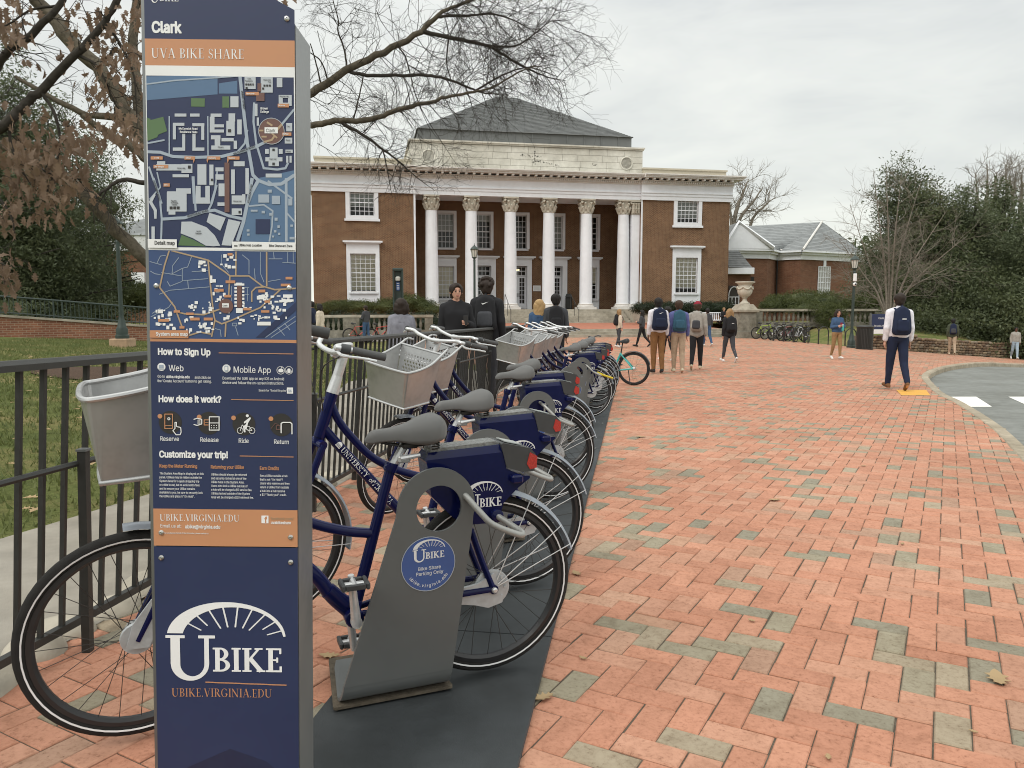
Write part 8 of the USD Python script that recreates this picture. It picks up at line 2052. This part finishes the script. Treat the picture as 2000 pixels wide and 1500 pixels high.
lv = sorted(leaves, key=lambda q: q[2]); mb = MB()
inview = lambda c: abs(c[0] / c[1]) < .66
k = 0
for c, L, Y in lv:
    v, f = leaf_mesh(c, L, rl)
    if k < 300 and inview(c): obj('leaf', (v, f), 'oak_leaf', br, False); k += 1
    else: mb.add(v, f)
mb.build('far_leaves', 'oak_leaf', br, False, kind='stuff')

def foliage(blobs, n, size, seed, clump=26, spread=.35, aspect=2.2, hang=.0):
    """Leaf-sized faces gathered in sprays through the outer part of lumpy volumes: blobs are (centre, radii)."""
    r = np.random.default_rng(seed); V_, F_ = [], []
    vol = np.array([b[1][0] * b[1][1] * b[1][2] for b in blobs]) ** .67; cnt = np.maximum(1, (n / clump * vol / vol.sum()).astype(int))
    P = []
    for (c, rad), m_ in zip(blobs, cnt):
        d = r.normal(0, 1, (m_, 3)); d /= np.linalg.norm(d, axis=1, keepdims=True); q = r.uniform(.35, 1.0, (m_, 1)) ** .5
        bump = 1 + .28 * meshkit.noise(d * 2.3 + seed)[:, None]
        P.append(np.asarray(c) + d * q * bump * np.asarray(rad))
    P = np.vstack(P); C = np.repeat(P, clump, 0); N = len(C)
    ax_ = r.normal(0, 1, (len(P), 3)) * (1, 1, .5) + (0, 0, -hang); ax_ /= np.linalg.norm(ax_, axis=1, keepdims=True); A_ = np.repeat(ax_, clump, 0)
    C = C + r.normal(0, spread, (N, 3)) * (1, 1, .55) + A_ * r.uniform(-spread, spread * 1.5, (N, 1))
    u = r.normal(0, 1, (N, 3)) + A_ * .8; u /= np.linalg.norm(u, axis=1, keepdims=True); w = np.cross(u, r.normal(0, 1, (N, 3))); w /= np.linalg.norm(w, axis=1, keepdims=True) + 1e-9
    s_ = size * r.uniform(.6, 1.3, (N, 1)); L = u * s_; Wd = w * s_ / aspect
    v = np.stack([C - L, C + Wd * .8, C + L, C - Wd * .8], 1).reshape(-1, 3); i = np.arange(N)[:, None] * 4
    return v, np.vstack([i + [0, 1, 2], i + [0, 2, 3]])
def tree(name, label, cat, base, height, blobs, n, size, mat, seed, trunk_r=.18, bark='bark_dark', clump=26, spread=.35, aspect=2.2, cat_group=None, hang=0.0, core=.46):
    t = UsdGeom.Xform.Define(stage, numbered('/World/' + name)); tag(t, label, cat, cat_group)
    b = np.asarray(base, float)
    if height:
        tr = MB().tube(smooth_line([b, b + (.05, .1, height * .35), b + (-.05, 0, height * .7), b + (0, 0, height * .95)], 4), np.linspace(trunk_r, trunk_r * .2, 13), 7)
        r = random.Random(seed)
        for k in range(18):
            z = height * r.uniform(.15, .9); a = r.uniform(0, 2 * PI); L = (1 - z / height) * height * .35 + .5
            tr.tube([b + (0, 0, z), b + (L * .5 * math.cos(a), L * .5 * math.sin(a), z + L * .22), b + (L * math.cos(a), L * math.sin(a), z + L * .3)], [trunk_r * .35, trunk_r * .2, .02], 5, cap=False)
        tr.build('trunk', bark, t, True)
    v_, f_ = foliage(blobs, n, size, seed, clump, spread, aspect, hang); mb = MB().add(v_, f_); ic = trimesh.creation.icosphere(2)
    rmax = max(rd[0] for _, rd in blobs)
    for c_, rd in blobs:
        if rd[0] < .55 * rmax: continue
        mb.add(ic.vertices * np.asarray(rd) * core * (1 + .25 * meshkit.noise(ic.vertices * 2.3 + seed)[:, None]) + c_, ic.faces)
    obj('crown' if height else 'foliage', mb.mesh(), mat, t, False)
    return t
def cone_blobs(px, ytop, ybot, half, Y, n=7, seed=1, depth=1.0):
    r = random.Random(seed); out = []
    for k in range(n):
        f = k / (n - 1); y = ytop + (ybot - ytop) * (.08 + .92 * f); w = half * (.22 + .85 * f ** .75) * r.uniform(.8, 1.15); c = at(px + r.uniform(-.2, .2) * half, y, Y + r.uniform(-1, 1)); rw = w * Y / 1500
        out.append((c, (rw, rw * depth, (ybot - ytop) * Y / 1500 / n * .95)))
    return out
# evergreens on the right
for k, (lab, px, yt, yb, hw, Y, n, mat) in enumerate((('tall dark evergreen behind the bare tree on the right, its feathery top highest', 1762, 318, 640, 88, 52, 26000, 'conifer_green'), ('broad glossy evergreen beside the tall feathery one', 1822, 345, 650, 92, 50, 26000, 'holly_green'), ('rounded dark evergreen in the middle of the right hand grove', 1890, 366, 660, 85, 49, 24000, 'conifer_green'), ('dark evergreen with a pointed crown near the right edge', 1945, 362, 665, 78, 52, 22000, 'holly_green'), ('dark evergreen cut by the right edge of the photo', 2030, 372, 680, 95, 47, 24000, 'conifer_green'), ('low glossy evergreen standing on the grass bank under the grove', 1850, 500, 665, 120, 46.5, 20000, 'holly_green'), ('low dark evergreen filling the foot of the grove at the right', 1960, 520, 672, 110, 45.8, 20000, 'holly_green'))):
    bb_ = cone_blobs(px, yt, yb, hw, Y, 9 if yt < 480 else 5, 30 + k); c = at(px, yb, Y)
    tree('evergreen_tree', lab, 'tree', (c[0], c[1], c[2] - .6), (yb - yt) * Y / 1500, bb_, int(n * 2.3), .105 if 'conifer' in mat else .10, mat, 40 + k, .28, spread=.34, aspect=2.6 if 'conifer' in mat else 1.9, hang=.15)
# evergreens on the left
for k, (lab, px, yt, yb, hw, Y, n, mat) in enumerate((('tall evergreen behind the garden wall at the left edge', 20, 100, 615, 95, 34, 24000, 'conifer_green'), ('dark evergreen with a broad crown behind the oak leaves', 110, 190, 615, 95, 36, 26000, 'conifer_green'), ('evergreen with hanging sprays left of the lamp', 190, 260, 600, 70, 40, 16000, 'conifer_green'), ('evergreen outside the left edge leaning over the railing', -90, 60, 620, 110, 33, 16000, 'conifer_green'))):
    bb_ = cone_blobs(px, yt, yb, hw, Y, 9, 60 + k); c = at(px, yb, Y)
    tree('evergreen_tree', lab, 'tree', (c[0], c[1], float(T(c[0], c[1])) - .3), (yb - yt) * Y / 1500, bb_, int(n * 1.6), .09, mat, 70 + k, .22, spread=.3, aspect=2.6, hang=.25)
# bushes: yews, hedges
def bush(lab, blobs, n, mat, seed, size=.055, cat='bush', group=None):
    return tree('yew_bush' if 'yew' in mat else 'hedge', lab, cat, (0, 0, 0), 0, blobs, int(n * 2.6), size * .9, mat, seed, clump=22, spread=.11, aspect=2.4, core=.68)
ell = lambda px, py, hw, hh, Y, d=1.0: (at(px, py, Y), (hw * Y / 1500, hw * Y / 1500 * d, hh * Y / 1500))
bush('spreading yew bush at the foot of the left wing beside the pylon', [ell(670, 598, 40, 10, 52), ell(640, 604, 36, 10, 52), ell(705, 600, 30, 12, 51)], 9000, 'yew_green', 81)
bush('tall yew bush between the emergency phone and the porch', [ell(760, 600, 34, 15, 51), ell(795, 592, 32, 16, 51), ell(825, 600, 28, 14, 51), ell(845, 606, 20, 8, 50)], 9000, 'yew_green', 82)
bush('clipped dark hedge under the right wing of the hall', [ell(1262, 602, 26, 11, 53, .7), ell(1310, 603, 36, 12, 54, .7), ell(1360, 603, 36, 12, 54.5, .7), ell(1405, 602, 34, 12, 55, .7)], 12000, 'hedge_green', 83)
bush('round green yew bush left in the group before the annex', [ell(1522, 592, 26, 15, 50), ell(1507, 598, 20, 10, 49)], 6000, 'yew_green', 84)
bush('largest yew bush before the annex, spilling over the balustrade', [ell(1568, 588, 42, 20, 49), ell(1610, 592, 40, 20, 48), ell(1590, 604, 48, 16, 47), ell(1622, 616, 26, 22, 45.0), ell(1600, 606, 24, 14, 46)], 13000, 'yew_green', 85)
bush('yew bush right of the camera lamp before the annex', [ell(1700, 592, 40, 16, 49.5), ell(1735, 596, 28, 15, 49), ell(1665, 594, 24, 13, 50)], 9000, 'yew_green', 86)
bush('rounded evergreen bush behind the railing beside the left lamp', [ell(255, 578, 52, 24, 40), ell(290, 580, 40, 20, 41), ell(225, 588, 30, 16, 39)], 9000, 'yew_green', 87, .07)
bush('dark hedge directly behind the left stone balustrade', [ell(660, 632, 34, 22, 43.5, .5), ell(720, 632, 36, 22, 43.8, .5), ell(780, 630, 36, 22, 44, .5), ell(835, 630, 32, 20, 44.2, .5)], 9000, 'hedge_green', 88)
# bare trees
def bare(lab, base, limbs, seed, mat, n, L, r, lvl=2, flat=.8, droop=.1, kids=4):
    t = UsdGeom.Xform.Define(stage, numbered('/World/bare_tree')); tag(t, lab, 'tree'); w = Twigs(seed, droop, flat); ls = [w.limb(p, rad, 4) for p, rad in limbs]
    for l_ in ls: w.sprout(l_, n, L, r, lvl, .25, 1.0, .8, kids, (0, 0, .35))
    w.mesh(sel=lambda q: q >= r * 1.3).build('trunk', mat, t, True); w.mesh(sel=lambda q: q < r * 1.3).build('twigs', mat, t, True, kind='stuff')
BY = 43.0; rb_ = random.Random(4); c0 = at(1738, 618, BY); lim = []
for k, (x1, y1, x2, y2) in enumerate(((1722, 470, 1705, 330), (1735, 450, 1730, 318), (1748, 460, 1762, 330), (1765, 470, 1800, 350), (1700, 520, 1660, 400), (1690, 540, 1640, 470), (1790, 500, 1850, 410), (1805, 530, 1890, 460), (1780, 560, 1860, 520), (1695, 570, 1655, 540))):
    dy = rb_.uniform(-1.5, 1.5); lim.append(([c0 + (rb_.uniform(-.15, .15), 0, -.4), at((1738 * .5 + x1 * .5), (618 + y1) / 2 - 5, BY + dy * .3), at(x1, y1, BY + dy * .7), at(x2, y2, BY + dy)], [.075, .055, .035, .010]))
bare('many stemmed bare tree before the dark evergreens, right of the camera lamp', c0, lim, 14, 'bark_grey', 15, 1.9, .016, 2, .9, .06)
c1_ = at(1432, 470, 95); 
bare('distant bare tree rising between the hall and the annex roof', c1_, [([c1_ + (0, 0, -4), at(1434, 430, 95), at(1448, 385, 95), at(1462, 350, 95)], [.35, .28, .18, .05]), ([c1_ + (0, 0, -4), at(1440, 440, 95), at(1470, 395, 95), at(1490, 366, 95)], [.3, .22, .14, .05]), ([c1_ + (2, 0, -4), at(1465, 440, 95), at(1490, 405, 95), at(1515, 385, 95)], [.25, .18, .12, .04]), ([c1_ + (0, 0, -2), at(1428, 430, 95), at(1426, 400, 95), at(1424, 370, 95)], [.2, .16, .1, .04])], 15, 'bark_grey', 13, 3.0, .05, 2, .9, .06)
for k, px in enumerate((1925, 1962, 1992)):
    c = at(px, 420, 85); bare(['distant bare tree above the grove, the left of three', 'distant bare tree above the grove, the middle of three', 'distant bare tree above the grove at the right edge'][k], c, [([c + (0, 0, -8), at(px, 420, 85), at(px + 4, 370, 85), at(px + 2, 320 + 8 * k, 85)], [.3, .25, .15, .04]), ([c + (0, 0, -3), at(px - 15, 390, 85), at(px - 20, 340, 85)], [.2, .12, .04]), ([c + (0, 0, -3), at(px + 16, 390, 85), at(px + 22, 335, 85)], [.2, .12, .04])], 16 + k, 'bark_grey', 11, 2.6, .04, 2, .9, .1)
# distant woods beyond the lawn that close the view on both sides
wood = [(np.array([x, y, 3.0]), (7, 6, 6)) for x, y in ((-75, 95), (-62, 100), (-50, 105), (60, 95), (72, 92), (86, 90), (48, 104), (-90, 90))]
obj('far_wood', foliage(wood, 26000, .5, 99, 20, 1.2, 1.8), 'conifer_green', None, False, label='far off mass of dark trees closing the view', cat='wood', kind='stuff')

# fallen leaves on the bricks
rf_ = np.random.default_rng(12)
def fallen(label, x, y, L, a, group=None):
    t_ = oakleaf.copy(); sc = np.vstack([[(0, .5)], t_]); v = np.stack([sc[:, 0] * L * .9, (sc[:, 1] - .5) * L, .006 + L * .16 * np.abs(sc[:, 0]) * rf_.uniform(.3, 1.4) + L * .25 * (sc[:, 1] - .5) ** 2], 1)
    R = np.array([[math.cos(a), -math.sin(a), 0], [math.sin(a), math.cos(a), 0], [0, 0, 1]]); n = len(t_); v = v @ R.T + np.array([x, y, float(T(x, y)) + .002])
    v2 = v + (0, 0, .0012); f = [(0, k + 1, (k + 1) % n + 1) for k in range(n)]
    o_ = MB().add(v2, f).add(v, [q[::-1] for q in f]).build('fallen_leaf', 'dry_leaf', None, False, label=label, cat='leaf', group=group)
    MB().tube([v[1], v[1] + (v[1] - v[7]) * .35 + (0, 0, .006)], .0012, 4)
    return o_
fallen('large pale star shaped oak leaf lying on the bricks near the right edge', 1.87, 2.83, .135, -.4)
fallen('crumpled pale leaf lying on the bricks beside the platform edge', .115, 2.68, .085, 2.1)
fallen('pale leaf lying between the pylon and the nearest dock foot', -.75, 3.03, .09, 1.5)
fallen('small curled leaf on the bricks beside the second bicycle wheel', .35, 4.05, .08, .4)
fallen('dry leaf on the bricks halfway along the dock row', 1.50, 8.84, .13, 1.0)
fallen('pale curled leaf on the herringbone bricks in the middle of the plaza', 2.0, 5.74, .10, 1.7)
for x, y, L in ((.29, 3.01, .04), (-.07, 2.81, .035), (4.04, 13.2, .12), (1.1, 3.4, .04), (2.4, 4.6, .04), (1.0, 2.3, .035), (3.1, 9.2, .09), (5.2, 16, .12), (6.0, 21, .13), (7.4, 22, .13), (4.9, 20.5, .13), (1.6, 11, .09), (3.3, 7.1, .06), (6.9, 19.5, .13), (8.2, 24.5, .14), (2.8, 17.5, .13), (1.55, 2.45, .03), (5.9, 25.0, .14)):
    fallen('small dry leaf fallen on the brick paving', x, y, L, rf_.uniform(0, 6), 'small dry leaves scattered on the bricks')
lw = MB()
for _ in range(420):
    x, y = rf_.uniform(-12, -2.9), rf_.uniform(4, 20)
    if shapely.contains_xy(LAWN, x, y):
        L = rf_.uniform(.07, .14); a = rf_.uniform(0, 6.28); sc = np.vstack([[(0, .5)], oakleaf]); v = np.stack([sc[:, 0] * L * .9, (sc[:, 1] - .5) * L, .03 + L * .3 * np.abs(sc[:, 0])], 1); v = v @ np.array([[math.cos(a), -math.sin(a), 0], [math.sin(a), math.cos(a), 0], [0, 0, 1]]).T + np.array([x, y, float(T(x, y))]); n = len(oakleaf)
        lw.add(v, [(0, k + 1, (k + 1) % n + 1) for k in range(n)])
lw.build('lawn_leaves', 'dry_leaf', None, False, label='dry leaves littering the lawn behind the fence', cat='leaves', kind='stuff')
